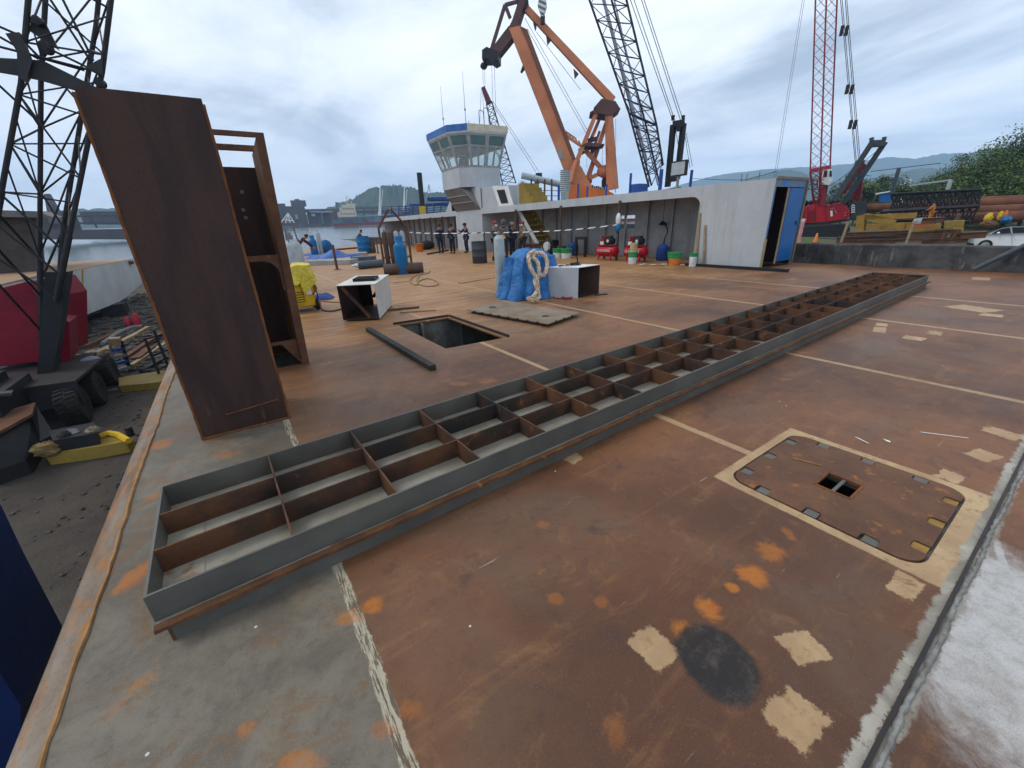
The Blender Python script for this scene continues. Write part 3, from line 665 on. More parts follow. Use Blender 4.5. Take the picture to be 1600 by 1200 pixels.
def roundpoly(P, r=.12, n=4):
    out = []
    for i, p in enumerate(P):
        a_ = (P[i-1]-p).normalized(); b_ = (P[(i+1) % len(P)]-p).normalized()
        for k in range(n+1):
            t = k/n; out.append(p+a_*r*(1-t)**2+b_*r*t**2)
    return out
ztop = .065
M['lid'] = painted('pale_hatch_lid', (.23, .18, .13), (.15, .11, .075), 3, .7, .35, (.13, .075, .04))
lp = []
for i in range(4):
    p, q = L4[i], L4[(i+1) % 4]; nn_ = Vector((-(q-p).y, (q-p).x, 0)).normalized()
    L = (q-p).length; k = int(L/.22)
    lp.append(p)
    if i in (0, 1):
        for j in range(1, k):
            c_ = p+(q-p)*(j/k); dd = (q-p).normalized()
            for s, e in ((-.035, 0), (-.03, .035), (.03, .035), (.035, 0)): lp.append(c_+dd*s+nn_*e)
mb = MB(); mb.prism([p+Vector((0, 0, ztop-.016)) for p in lp], (0, 0, .016)); mb.build('lid_plate', M['lid'], parent=lid)
mb = MB(); mb.prism([p+Vector((0, 0, .0)) for p in roundpoly(inset(L4, cL, .93))], (0, 0, ztop-.018)); mb.build('lid_skirt', M['black'], parent=lid)
for (px, py) in ((770, 480), (852, 494)):
    c_ = G(px, py, ztop); mb = MB(); mb.box(c_.x-.06, c_.x+.06, c_.y-.06, c_.y+.06, ztop, ztop+.004, rz=-.3); mb.build('lid_socket', M['black'], parent=lid)

# ---- white steel box frame with a black grate on it
bx = thing('steel_box', 'white sided open steel box with diagonal braces standing left of the hatch', 'steel box', (1.85, 8.0, 0))
A_, B_ = G(538, 503), G(594, 500); A_ = Vector((A_.x, A_.y, 0)); B_ = Vector((B_.x, B_.y, 0))
dx = (B_-A_); Wd = dx.length; dx.normalize(); dyv = Vector((.46, .888, 0)); Hh = .66; Dp = 1.5
def bxp(u, v, z): return A_+dx*u+dyv*v+Vector((0, 0, z))
def slab(name, pts, off, mat, par):
    mb = MB(); mb.prism(pts, off); return mb.build(name, mat, parent=par)
wm_ = M['wall']
slab('top_plate', [bxp(-.02, -.02, Hh), bxp(Wd+.02, -.02, Hh), bxp(Wd+.02, Dp, Hh), bxp(-.02, Dp, Hh)], (0, 0, .012), painted('white_sheet_top', (.62, .61, .57), (.5, .48, .44), 3, .6, .2, (.3, .25, .18)), bx)
slab('side_plate', [bxp(Wd-.008, 0, .03), bxp(Wd-.008, Dp, .03), bxp(Wd-.008, Dp, Hh-.001), bxp(Wd-.008, 0, Hh-.001)], dx*.012, painted('white_sheet_side', (.55, .55, .52), (.45, .44, .41), 3, .6, .15, (.3, .25, .18)), bx)
slab('side_plate', [bxp(0, 0, .03), bxp(0, Dp, .03), bxp(0, Dp, Hh-.001), bxp(0, 0, Hh-.001)], -dx*.012, M['rustdark'], bx)
slab('bottom_plate', [bxp(.001, 0, .03), bxp(Wd-.009, 0, .03), bxp(Wd-.009, Dp, .03), bxp(.001, Dp, .03)], (0, 0, .012), M['rustdark'], bx)
mb = MB(); mb.bar(bxp(.06, .06, Hh-.03), bxp(Wd*.72, .06, .05), .075, .05); mb.build('brace', M['ribsteel'], parent=bx)
mb = MB(); mb.bar(bxp(Wd-.04, Dp-.1, Hh-.06), bxp(Wd*.45, Dp-.1, .22), .085, .06); mb.bar(bxp(Wd-.05, Dp-.1, Hh-.01), bxp(Wd-.05, Dp-.1, Hh-.12), .08, .05); mb.build('brace', M['black'], parent=bx)
slab('back_plate', [bxp(.001, Dp-.02, .042), bxp(Wd*.40, Dp-.02, .042), bxp(Wd*.40, Dp-.02, Hh-.002), bxp(.001, Dp-.02, Hh-.002)], dyv*.01, M['rustdark'], bx)
mb = MB(); g0 = bxp(Wd*.28, .42, Hh+.014); gw, gd = .40, .42
for i in range(9): mb.bar(g0+dx*(gw*i/8), g0+dx*(gw*i/8)+dyv*gd, .012, .05)
for i in range(7): mb.bar(g0+dyv*(gd*i/6)+Vector((0, 0, .004)), g0+dyv*(gd*i/6)+dx*gw+Vector((0, 0, .004)), .014, .05)
mb.prism([g0+Vector((0, 0, -.012)), g0+dx*gw+Vector((0, 0, -.012)), g0+dx*gw+dyv*gd+Vector((0, 0, -.012)), g0+dyv*gd+Vector((0, 0, -.012))], (0, 0, .02))
for v in mb.v: v.z += .026
o = mb.build('steel_grate', M['black']); tag(o, 'small black grate lying on top of the white steel box', 'grate')

# ---- blue tarpaulin over a machine, rope on top
tc_ = (G(790, 466)+G(882, 464))/2; tcx, tcy = 5.70, 7.66
rnd = random.Random(11)
def tarpf(u, v):
    ph = 2*pi*u; c_, s_ = math.cos(ph), math.sin(ph)
    if v < .35: r = .22+.26*(v/.35); z = 1.02+.05*math.sin(ph*2+1)-.16*(v/.35)**2
    else:
        t = (v-.35)/.65; r = .48+.12*t+.10*t*t; z = .88*(1-t)+.012
        fw = .5+.5*math.sin(ph*2.0+1.1)
        fold = abs(math.sin(ph*4.5+.9*math.sin(ph*2+.6)+.35*t))**.6*(.05+.13*t)-.08*t+math.sin(ph*13+3*t)*.016*(1-.4*fw)+math.sin(t*11+ph*3)*.012
        r += fold
    if v < .12: r *= v/.12
    sq_ = 1/(max(abs(c_), abs(s_))**.45)
    z += rnd.uniform(-.006, .006)+.02*math.sin(5*c_+3*s_)*(v < .4)
    return Vector((tcx+c_*r*1.02*sq_, tcy+s_*r*.82*sq_, max(z, .008)))
m = NM('blue_tarpaulin'); a = m.noise(4, 7, .65, 1.0); b = m.noise(26, 4, .6)
m.bump(m.math('ADD', m.noise(5, 4, .6, 1.5), m.math('MULTIPLY', b, .2)), .8, .06)
M['tarp'] = m.done(m.mix(m.ramp(a, .35, .68), (.008, .10, .31), (.022, .17, .42)), .5, 0, .4)
mb = MB(); mb.sheet(tarpf, 200, 34)
o = mb.build('tarpaulin', M['tarp'], smooth=True); tag(o, 'bright blue tarpaulin draped over a waist high machine, tied with rope', 'tarpaulin')
# thick rope with a lay, thrown over the tarpaulin
def rope(name, pts, r, mat, n=7, strands=3, turns=11, sub=10):
    def cr(p0, p1, p2, p3, t): return .5*((2*p1)+(p2-p0)*t+(2*p0-5*p1+4*p2-p3)*t*t+(3*p1-p0-3*p2+p3)*t**3)
    P = []
    for i in range(len(pts)-1):
        p0, p1, p2, p3 = pts[max(i-1, 0)], pts[i], pts[i+1], pts[min(i+2, len(pts)-1)]
        for k in range(sub): P.append(cr(p0, p1, p2, p3, k/sub))
    P.append(pts[-1]); mb = MB(); L = 0; dist_ = [0]
    for i in range(1, len(P)): L += (P[i]-P[i-1]).length; dist_.append(L)
    for s in range(strands):
        q = []; px_ = None
        for i, p in enumerate(P):
            d = (P[min(i+1, len(P)-1)]-P[max(i-1, 0)]).normalized()
            if px_ is None: x, _ = mb.frame(Vector((0, 0, 0)), d)
            else: x = (px_-d*px_.dot(d)).normalized()
            px_ = x; y = d.cross(x); t = dist_[i]*turns+2*pi*s/strands
            q.append(p+(x*math.cos(t)+y*math.sin(t))*r*.5)
        mb.path(q, r*.56, n)
    o = mb.build(name, mat, smooth=True); return o
m = NM('pale_rope'); a = m.noise(12, 5, .6)
M['rope'] = m.done(m.mix(m.ramp(a, .4, .65), (.58, .47, .34), (.36, .26, .17)), .9, 0, .2)
fy = tcy-.52
def rp(px, py, y): return AY(px, py, y)
fy -= .12
R1 = [rp(835, 392, fy+.30), rp(826, 400, fy+.12), rp(829, 418, fy), rp(838, 435, fy-.09), rp(840, 452, fy-.13), rp(833, 464, fy-.17), rp(826, 467, fy-.18), rp(834, 469, fy-.2), rp(842, 464, fy-.18), rp(838, 448, fy-.13), rp(836, 438, fy-.07), rp(842, 432, fy-.02), rp(851, 428, fy-.02), rp(855, 412, fy+.05), rp(850, 398, fy+.16), rp(838, 395, fy+.25), rp(832, 402, fy+.16), rp(839, 408, fy+.10), rp(842, 420, fy+.02), rp(843, 432, fy-.06)]
for p in R1: p.z = max(p.z, .05)
o = rope('rope', R1, .045, M['rope'], turns=17, sub=12); tag(o, 'thick pale twisted rope looped over the blue tarpaulin', 'rope')
# grey cylinder behind the tarpaulin
def cylinder(name, label, base, r, h, mat, group=None, cap='dome', tilt=None, n=18):
    t = thing(name, label, 'gas cylinder', base, group)
    z0 = base[2] if len(base) > 2 else 0
    b = Vector((base[0], base[1], z0))
    if cap == 'dome': pr = [(r*.96, 0), (r, .02), (r, h-.9*r), (r*.93, h-.6*r), (r*.72, h-.3*r), (r*.38, h-.08*r), (r*.26, h)]
    elif cap == 'collar': pr = [(r*.9, 0), (r, .04), (r, h*.70), (r*.94, h*.76), (r*.74, h*.80), (r*.66, h*.82), (r*.62, h*.83), (r*.62, h*.98), (r*.5, h)]
    mb = MB(); mb.lathe(pr, b, n=n); mb.build('body', mat, parent=t, smooth=True)
    if cap == 'dome':
        mb = MB(); mb.lathe([(r*.24, h), (r*.30, h+.01), (r*.30, h+r*.35), (r*.16, h+r*.6), (r*.14, h+r*.75)], b, n=10); mb.build('valve', M['grey'], parent=t, smooth=True)
    return t
cylinder('gas_cylinder', 'tall pale grey gas cylinder standing right behind the blue tarpaulin', (G(793, 462).x+.05, G(793, 462).y+.35, 0), .125, 1.36, M['cylgrey'])
# grey duct box with tools, right of the tarpaulin
gb = thing('steel_box', 'grey open ended steel box with tools on top, right of the blue tarpaulin', 'steel box', (6.5, 7.1, 0))
p0, p1 = G(903, 466), G(935, 459); d1 = Vector((p1.x-p0.x, p1.y-p0.y, 0)).normalized(); Wg = (p1-p0).length; d2 = Vector((-.42, .907, 0))
p0 = Vector((p0.x, p0.y, 0)); Hg = .65; Dg = .95
d2 = Vector((-.55, .83, 0)).normalized()
def gp(u, v, z): return p0+d1*u+d2*v+Vector((0, 0, z))
slab('top_plate', [gp(-.0, 0, Hg), gp(Wg, 0, Hg), gp(Wg, Dg, Hg), gp(0, Dg, Hg)], (0, 0, .012), M['white'], gb)
slab('side_plate', [gp(0, 0, 0), gp(0, Dg, 0), gp(0, Dg, Hg-.001), gp(0, 0, Hg-.001)], -d1*.012, M['wall'], gb)
slab('side_plate', [gp(Wg, 0, 0), gp(Wg, Dg, 0), gp(Wg, Dg, Hg-.001), gp(Wg, 0, Hg-.001)], d1*.012, M['rustdark'], gb)
slab('bottom_plate', [gp(.001, 0, .002), gp(Wg-.001, 0, .002), gp(Wg-.001, Dg, .002), gp(.001, Dg, .002)], (0, 0, .012), M['rustdark'], gb)
slab('back_plate', [gp(.001, Dg-.02, .015), gp(Wg-.001, Dg-.02, .015), gp(Wg-.001, Dg-.02, Hg-.001), gp(.001, Dg-.02, Hg-.001)], d2*.01, M['rustdark'], gb)
# tools on the box: an angle grinder and a dark strap
gr = gp(.38, .35, Hg+.012); tg = thing('angle_grinder', 'dark angle grinder lying on the grey steel box', 'power tool', gr)
mb = MB(); mb.tube(gr+Vector((-.10, .0, .04)), gr+Vector((.12, .02, .04)), .032, .036, 10); mb.build('handle', M['dark'], parent=tg, smooth=True)
mb = MB(); mb.tube(gr+Vector((.10, .02, .02)), gr+Vector((.19, .03, .05)), .04, .03, 10); mb.tube(gr+Vector((.16, .03, .0)), gr+Vector((.16, .03, .012)), .06, n=14); mb.build('grinding_head', M['steel'], parent=tg, smooth=True)
mb = MB(); mb.tube(gr+Vector((.12, .02, .06)), gr+Vector((.10, .03, .18)), .014, n=8); mb.build('side_handle', M['black'], parent=tg)
st_ = gp(.12, .38, Hg+.012)
mb = MB(); mb.sheet(lambda u, v: st_+Vector((u*.30-.15, v*.09+.04*math.sin(u*6), .018+.022*abs(math.sin(u*9+v)))), 14, 4)
o = mb.build('work_glove', M['clothdark'], thick=.01, smooth=True); tag(o, 'crumpled dark glove lying on the grey steel box', 'glove')
c_ = G(890, 466)
pts = [c_+Vector((.32*math.cos(t*1.9)*(.35+.05*t), .20*math.sin(t*2.3)+.02*t, .012+.008*(t % 2))) for t in [i*.35 for i in range(26)]]
o = rope('twine', pts, .012, painted('red_cord_fibre', (.30, .03, .025), None, 9, .9), n=4, sub=3); tag(o, 'tangle of thin red cord on deck beside grey steel box', 'twine')
mb = MB(); c_ = G(940, 461); mb.bar((c_.x-.16, c_.y+.05, .012), (c_.x+.14, c_.y-.04, .012), .03, .02); o = mb.build('scrap_bar', M['black']); tag(o, 'short black bar poking out below the grey steel box', 'steel bar')

# ---- yellow welding machine under its yellow cover, blue rag beside it
wc = Vector((1.10, 9.85, 0))
wz = thing('welding_machine', 'yellow wheeled welding machine under yellow plastic cover behind the rusty trunk', 'welding machine', wc)
mb = MB(); mb.box(wc.x-.34, wc.x+.22, wc.y-.33, wc.y+.33, .10, .84, rz=.12); mb.build('cabinet', M['yellow'], parent=wz, bevel=.03)
mb = MB(); mb.box(wc.x-.30, wc.x-.02, wc.y-.345, wc.y-.336, .18, .58, rz=.12, c=(wc.x, wc.y)); mb.build('front_panel', M['yellow'], parent=wz)
for i in range(5):
    mb = MB(); mb.box(wc.x-.19, wc.x+.0, wc.y-.352, wc.y-.346, .22+.05*i, .235+.05*i, rz=.12, c=(wc.x, wc.y)); mb.build('vent_slot', M['black'], parent=wz)
mb = MB(); mb.box(wc.x+.05, wc.x+.16, wc.y-.345, wc.y-.337, .36, .48, rz=.12, c=(wc.x, wc.y)); mb.build('data_plate', M['white'], parent=wz)
for (xx, yy) in ((wc.x+.27, wc.y-.22), (wc.x+.27, wc.y+.22), (wc.x-.38, wc.y-.22), (wc.x-.38, wc.y+.22)):
    mb = MB(); mb.lathe([(.06, -.03), (.11, -.03), (.125, -.01), (.125, .01), (.11, .03), (.06, .03)], (xx, yy, .125), (1, .1, 0), 16); wh = mb.build('wheel', M['rubber'], parent=wz, smooth=True)
mb = MB(); mb.path([wc+Vector((.22, -.3, .35)), wc+Vector((.30, -.32, .42)), wc+Vector((.30, -.32, .28)), wc+Vector((.25, -.33, .22))], .016, 6); mb.build('handle', M['black'], parent=wz, smooth=True)
def covf(u, v):
    ph = 2*pi*u; c2, s2 = math.cos(ph), math.sin(ph); k = 1/(max(abs(c2), abs(s2))**.7)
    r = (.05+.28*min(v/.5, 1))*k; drop = max(0, v-.5)/.5
    side = .52 if c2 > .2 else .28
    z = .98-.08*(v**2)-drop*side*(.8+.3*math.sin(ph*3))+.015*math.sin(ph*8)
    r += drop*(.05+.03*math.sin(ph*7))
    return Vector((wc.x-.04+c2*r*1.05, wc.y+s2*r*1.15, z+rnd.uniform(-.006, .006)))
m = NM('yellow_plastic_sheet'); a = m.noise(7, 6, .7, 1.5); m.bump(m.noise(9, 4, .6, 1.2), .9, .05)
M['ysheet'] = m.done(m.mix(m.ramp(a, .4, .65), (.66, .52, .03), (.46, .33, .02)), .35, 0, .5)
mb = MB(); mb.sheet(covf, 60, 14); o = mb.build('plastic_cover', M['ysheet'], smooth=True); tag(o, 'crumpled yellow plastic sheet draped over the welding machine', 'plastic cover')
def ragf(cx_, cy_, rx, ry, hh, seed, rz=0):
    rr = random.Random(seed); k1, k2, k3 = rr.uniform(2, 4), rr.uniform(3, 6), rr.uniform(0, 6)
    def f(u, v):
        ph = 2*pi*u; e = 1+.18*math.sin(ph*3+k3)+.10*math.sin(ph*7+k1)
        x, y = math.cos(ph)*v*rx*e, math.sin(ph)*v*ry*e
        z = hh*(1-v**2.2)*(.75+.35*math.sin(x*k2/rx+k3)*math.cos(y*k1/ry))+.012+.012*rr.random()
        return Vector((cx_+x*math.cos(rz)-y*math.sin(rz), cy_+x*math.sin(rz)+y*math.cos(rz), max(z, .01)))
    return f
m = NM('dark_blue_sheet'); a = m.noise(5, 6, .7, 1.5); m.bump(m.noise(7, 4, .6, 1.5), .9, .06)
M['bluesheet'] = m.done(m.mix(m.ramp(a, .38, .66), (.010, .065, .27), (.03, .13, .42)), .4, 0, .5)
c_ = G(513, 468); mb = MB(); mb.sheet(ragf(c_.x-.15, c_.y+.25, .38, .26, .16, 5), 40, 8); o = mb.build('blue_rag', painted('faded_blue_cloth', (.045, .075, .22), (.03, .05, .16), 6, .9), smooth=True); tag(o, 'crumpled faded blue cloth on deck beside the yellow welding machine', 'cloth')
# cable of the welding machine, hose coils, planks
def hose(name, label, pts, r, mat, cat='hose', sub=8):
    def cr(p0, p1, p2, p3, t): return .5*((2*p1)+(p2-p0)*t+(2*p0-5*p1+4*p2-p3)*t*t+(3*p1-p0-3*p2+p3)*t**3)
    P = []
    for i in range(len(pts)-1):
        q = [pts[max(i-1, 0)], pts[i], pts[i+1], pts[min(i+2, len(pts)-1)]]
        for k in range(sub): P.append(cr(*q, k/sub))
    P.append(pts[-1]); mb = MB(); mb.path(P, r, 6); o = mb.build(name, mat, smooth=True); return tag(o, label, cat)
def gl(*px): return [G(a, b)+Vector((0, 0, .015)) for a, b in px]
hose('cable', 'brown cable running from the yellow welding machine to the white box', gl((500, 470), (501, 480), (506, 486), (520, 487), (533, 484), (545, 482)), .014, M['rust'], 'cable')
hose('cable', 'thin brown cable lying on deck above the white box from the blue cloth', gl((503, 471), (520, 473), (538, 473), (548, 472)), .010, M['rust'], 'cable')
hose('hose', 'tan hose lying in loose coils right of the blue cylinder', gl((660, 423), (657, 430), (652, 437), (654, 444), (668, 448), (684, 446), (682, 440), (668, 436), (655, 440), (651, 446), (640, 441), (645, 434), (655, 430), (668, 428), (672, 424)), .022, painted('tan_hose', (.30, .20, .12), None, 6, .8))
def plank(label, a, b, w, h, mat, z=0, cat='plank', name='plank'):
    p, q = G(*a), G(*b); mb = MB(); mb.bar(p+Vector((0, 0, h/2+.004+z)), q+Vector((0, 0, h/2+.004+z)), w, h); o = mb.build(name, mat); return tag(o, label, cat)
plank('dark angle iron on deck reaching right from the white box', (606, 486), (655, 481), .06, .03, M['rust'], cat='steel bar', name='steel_bar')
plank('pale wooden lath on deck between white box and hatch', (625, 489), (682, 485), .07, .02, M['wood'])
plank('long pale wooden lath on deck left of the tall grey cylinder', (718, 443), (785, 432), .14, .02, M['wood'])
plank('pale plywood strip on deck below the blue cylinder', (614, 441), (641, 438), .45, .012, M['wood'])
# ---- paint chips and flakes on the near deck
for i, (a, b, w) in enumerate((((1338, 684), (1356, 693), .012), ((1440, 676), (1512, 685), .008), ((1385, 688), (1388, 691), .02))):
    p, q = G(*a), G(*b); mb = MB(); mb.prism([p+Vector((0, w, .003)), q+Vector((0, w*.6, .003)), q+Vector((0, -w*.6, .003)), p+Vector((0, -w, .003))], (0, 0, .002))
    o = mb.build('paint_flake', M['white']); tag(o, ['short white paint flake on deck behind the flush hatch', 'long thin white scrape of paint on deck behind the flush hatch', 'tiny white paint chip between the larger flakes on deck'][i], 'paint flake')
# ================================================================ DECKHOUSE along the far side, with its wheelhouse
XF, XB = 13.45, 15.45
Y0, Y1, YT0, YT1, YE = 6.25, 8.5, 22.9, 26.4, 42.0
ZT = 2.52; ZL = 2.2
dh = thing('deckhouse', 'long grey open fronted deckhouse with glazed wheelhouse tower along the far side of deck', 'deckhouse', (XF, 14, 0))
# solid end block: front plate with the rounded recess corner
rc = .32; poly = [(Y0, 0), (Y0, ZT), (Y1+rc+.02, ZT), (Y1+rc+.02, ZL)]
for k in range(7): a_ = k/6*pi/2; poly.append((Y1+rc-rc*math.sin(a_), ZL-rc+rc*math.cos(a_)))
poly += [(Y1, 0)]
mb = MB(); mb.prism([(XF, y, z) for y, z in poly], (.02, 0, 0)); mb.build('end_wall', M['wall'], parent=dh)
mb = MB(); mb.prism([(XF, y, z) for y, z in [(Y1+rc+.021, ZL), (Y1+rc+.021, ZT), (YE, ZT), (YE, ZL)]], (.02, 0, 0)); mb.build('lintel', M['wall'], parent=dh)
mb = MB(); mb.box(XF+.02, XB, Y0+.1, YE, ZT-.03, ZT-.004); mb.build('roof', M['wall'], parent=dh)
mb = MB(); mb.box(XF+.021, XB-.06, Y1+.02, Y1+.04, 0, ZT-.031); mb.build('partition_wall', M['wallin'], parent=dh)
mb = MB(); mb.box(XF-.012, XF+.10, Y1-.01, Y1+.019, 0, 1.95); mb.build('edge_post', painted('bare_primer_edge', (.40, .36, .27), (.30, .24, .16), 3, .7, .3), parent=dh)
# back wall with the square port
pA, pB = AX(971, 337, XB-.05), AX(991, 357, XB-.05)
oy0, oy1 = min(pA.y, pB.y), max(pA.y, pB.y); oz0, oz1 = min(pA.z, pB.z), max(pA.z, pB.z)
mb = MB()
for (ya, yb_, za, zb) in ((Y1+.04, oy0, 0, ZT-.03), (oy1, YE, 0, ZT-.03), (oy0, oy1, 0, oz0), (oy0, oy1, oz1, ZT-.03)): mb.box(XB-.05, XB-.03, ya, yb_, za, zb)
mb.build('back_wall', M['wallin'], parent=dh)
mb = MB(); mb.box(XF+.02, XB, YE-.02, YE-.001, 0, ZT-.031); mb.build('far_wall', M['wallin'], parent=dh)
y = 9.6
while y < 41.5:
    if not (YT0-.1 < y < YT1+.1):
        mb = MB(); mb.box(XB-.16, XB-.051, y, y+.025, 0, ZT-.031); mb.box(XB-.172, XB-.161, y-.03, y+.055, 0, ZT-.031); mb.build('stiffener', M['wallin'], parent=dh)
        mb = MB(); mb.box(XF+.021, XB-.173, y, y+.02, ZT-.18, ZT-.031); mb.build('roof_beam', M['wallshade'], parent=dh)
    y += 1.22
for px in (967, 876, 806, 691, 672, 655):
    p = AX(px, 340, XF-.06); mb = MB(); mb.box(p.x-.035, p.x+.035, p.y-.035, p.y+.035, 0, 2.28 if px > 700 else 2.25); o = mb.build('support_post', M['brownpipe'], parent=dh)
# painted end bulkhead with its blue door
mb = MB(); e = Y0-.012
mb.box(XF, XB, e, Y0+.0, 2.30, ZT); mb.box(XB-.12, XB, e, Y0, 0, 2.299); mb.box(XF, XF+.07, e, Y0, .9, 2.299)
mb.build('end_frame', painted('scraped_blue_frame', (.03, .16, .42), (.20, .19, .13), 3.4, .6, .45, (.24, .21, .14)), parent=dh)
mb = MB(); mb.box(XF-.015, XF+.10, e-.006, Y0+.01, .02, .88); mb.build('edge_trim', painted('tan_primer_edge', (.34, .27, .15), (.25, .19, .10), 4, .7, .3), parent=dh)
mb = MB(); mb.box(XF, XB, e-.03, e-.013, ZT-.02, ZT+.05); mb.box(XB-.05, XB+.02, e-.05, e-.014, .05, ZT-.03); mb.build('end_coaming', painted('brown_primer', (.22, .18, .12), (.16, .13, .08), 4, .7, .3), parent=dh)
mb = MB(); mb.box(XF+.08, XB-.12, Y0+.001, Y0+.012, .001, .05); mb.box(XB-.03, XB-.01, Y0+.02, Y1+.04, .011, ZT-.04); mb.box(XF+.021, XF+.03, Y0+.02, Y1+.01, .011, ZT-.04); mb.box(XF+.10, XB-.14, Y0+1.6, Y0+1.61, .05, 2.3); mb.box(XF+.1, XB-.14, Y0+.02, Y0+1.59, .003, .01); mb.build('inner_wall', M['rustdark'], parent=dh)
dr = MB(); dr.box(14.32, 15.22, e-.045, e-.014, .16, 2.27); d_ = dr.build('door', M['blue'], parent=dh, bevel=.006)
mb = MB(); mb.tube((15.08, e-.07, 1.35), (15.08, e-.07, 1.22), .018, n=8); mb.bar((15.08, e-.062, 1.28), (15.08, e-.046, 1.28), .03); h_ = mb.build('handle', M['black'], parent=d_)
for z in (.5, 1.8):
    mb = MB(); mb.tube((15.24, e-.035, z-.05), (15.24, e-.035, z+.05), .022, n=8); mb.build('hinge', M['grey'], parent=d_)
mb = MB(); mb.box(14.2, 14.31, e-.03, e-.014, .1, 2.28); mb.build('door_post', M['wood'], parent=dh)
mb = MB(); mb.box(XF-.30, XF-.16, 5.35, 8.62, .0, .085); o = mb.build('steel_beam', M['black']); tag(o, 'long black bar lying along the foot of the grey deckhouse end wall', 'steel bar')
# ---- wheelhouse tower
mb = MB(); mb.box(XF-.006, XF+.02, YT0, YT1, 0, ZL+.0); mb.box(XF-.004, XF+.02, YT0-.0, YT1, ZL, 3.72); mb.box(XF+.021, XB-.06, YT0, YT0+.02, 0, ZT-.031); mb.box(XF+.021, XB-.06, YT1-.02, YT1, 0, ZT-.031); mb.build('tower_base', M['wall'], parent=dh)
FPOLY = [(12.72, 26.45), (12.72, 24.05), (13.35, 23.55), (15.3, 23.5), (15.3, 27.1), (13.35, 26.95)]
SPOLY = FPOLY
RPOLY = [(12.22, 27.0), (12.22, 24.2), (13.05, 23.3), (15.6, 23.05), (15.6, 27.5), (13.05, 27.75)]
mb = MB(); mb.prism([(x, y_, 3.75) for x, y_ in FPOLY], (0, 0, 1.05)); cab = mb.build('wheelhouse', M['wall'], parent=dh)
co = Vector(cab.parent.location)
mb = MB(); mb.box(XF+.0, 15.2, 23.52, 26.9, ZT, 3.75); mb.build('tower_upper', M['wall'], parent=dh)
# belly plate under the overhang
mb = MB(); a_, b_, c_, d2_ = Vector((12.73, 26.4, 3.745)), Vector((12.73, 24.1, 3.745)), Vector((XF-.01, YT0+.05, 2.45)), Vector((XF-.01, YT1-.1, 2.45))
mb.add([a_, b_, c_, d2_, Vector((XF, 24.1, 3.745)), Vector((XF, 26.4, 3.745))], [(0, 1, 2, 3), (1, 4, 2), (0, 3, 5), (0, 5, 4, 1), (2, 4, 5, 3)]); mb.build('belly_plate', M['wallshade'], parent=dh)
mb = MB()
for t in (.33, .62):
    p, q = a_.lerp(d2_, t), b_.lerp(c_, t); n = Vector((-.8, 0, -.6))*.02; mb.bar(p+n, q+n, .10, .04)
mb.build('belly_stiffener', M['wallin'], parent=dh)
mb = MB(); mb.prism([(XF, YT1, ZT), (XF, YT1+1.5, ZT), (XF, YT1+.3, 3.5), (XF, YT1, 3.6)], (.02, 0, 0)); mb.build('gusset', M['wall'], parent=dh)
def bil(b0, b1, t0, t1):
    def f(u, v): return (b0.lerp(b1, u)).lerp(t0.lerp(t1, u), v)
    return f
cen = Vector((14, 25.3, 5.6)); teal = painted('teal_tinted_panel', (.10, .17, .165), (.08, .14, .14), 3, .3, bump=0)
framec = painted('window_frame_grey', (.33, .345, .35), None, 3, .5)
nF = len(FPOLY)
for i in range(nF):
    j = (i+1) % nF
    b0, b1 = Vector((*SPOLY[i], 4.80)), Vector((*SPOLY[j], 4.80)); t0, t1 = Vector((*RPOLY[i], 6.55)), Vector((*RPOLY[j], 6.55))
    f = bil(b0, b1, t0, t1); nrm = (b1-b0).cross(t0-b0).normalized()
    if nrm.dot(cen-(b0+t1)/2) > 0: nrm = -nrm
    nb = 2 if i in (0, 2, 3, 4) else 1
    mb = MB()
    def pan(mb_, u0, u1, v0, v1, d0, d1_): mb_.prism([f(u0, v0)+nrm*d0, f(u1, v0)+nrm*d0, f(u1, v1)+nrm*d0, f(u0, v1)+nrm*d0], nrm*(d1_-d0))
    pan(mb, 0, 1, 0, .07, -.05, 0); pan(mb, 0, 1, .93, 1, -.05, 0); pan(mb, .0, 1, .60, .66, -.05, 0)
    cols = [0]+[(k/nb) for k in range(1, nb)]+[1]
    wb = .10/nb if nb == 1 else .05
    for k, cu in enumerate(cols):
        u0, u1 = max(0, cu-wb), min(1, cu+wb); pan(mb, u0, u1, .071, .599, -.049, .001); pan(mb, u0, u1, .661, .929, -.049, .001)
    fr_ = mb.build('window_frame', framec, parent=dh)
    for k in range(nb):
        u0, u1 = cols[k]+wb, cols[k+1]-wb
        mb = MB(); pan(mb, u0+.002, u1-.002, .663, .927, -.03, -.015); mb.build('upper_panel', teal if i < 3 else framec, parent=fr_)
        mb = MB(); pan(mb, u0+.002, u1-.002, .073, .597, -.03, -.02); wp = mb.build('window', M['glass'], parent=fr_)
        mb = MB()
        if i in (0, 1): pan(mb, u0+.002, u1-.002, .33, .36, -.045, -.0)
        else: pan(mb, (u0+u1)/2-.015, (u0+u1)/2+.015, .075, .595, -.045, -.0)
        q = mb.build('glazing_bar', framec, parent=fr_)
mb = MB(); mb.prism([(x, y_, 6.551) for x, y_ in RPOLY], (0, 0, .05)); RP2 = [(14+(x-14)*1.02, 25.4+(y_-25.4)*1.02) for x, y_ in RPOLY]
mb.prism([(x, y_, 6.60) for x, y_ in RP2], (0, 0, .05)); mb.build('wheelhouse_roof', M['white'], parent=dh)
for i in range(nF):
    j = (i+1) % nF; p, q = Vector((*RP2[i], 6.80)), Vector((*RP2[j], 6.80)); mb = MB(); mb.bar(p, q, .04, .34, up=(0, 0, 1)); mb.build('roof_fascia', painted('roof_blue', (.05, .16, .42), None, 2, .5) if i in (0, 1) else M['cream'], parent=dh)
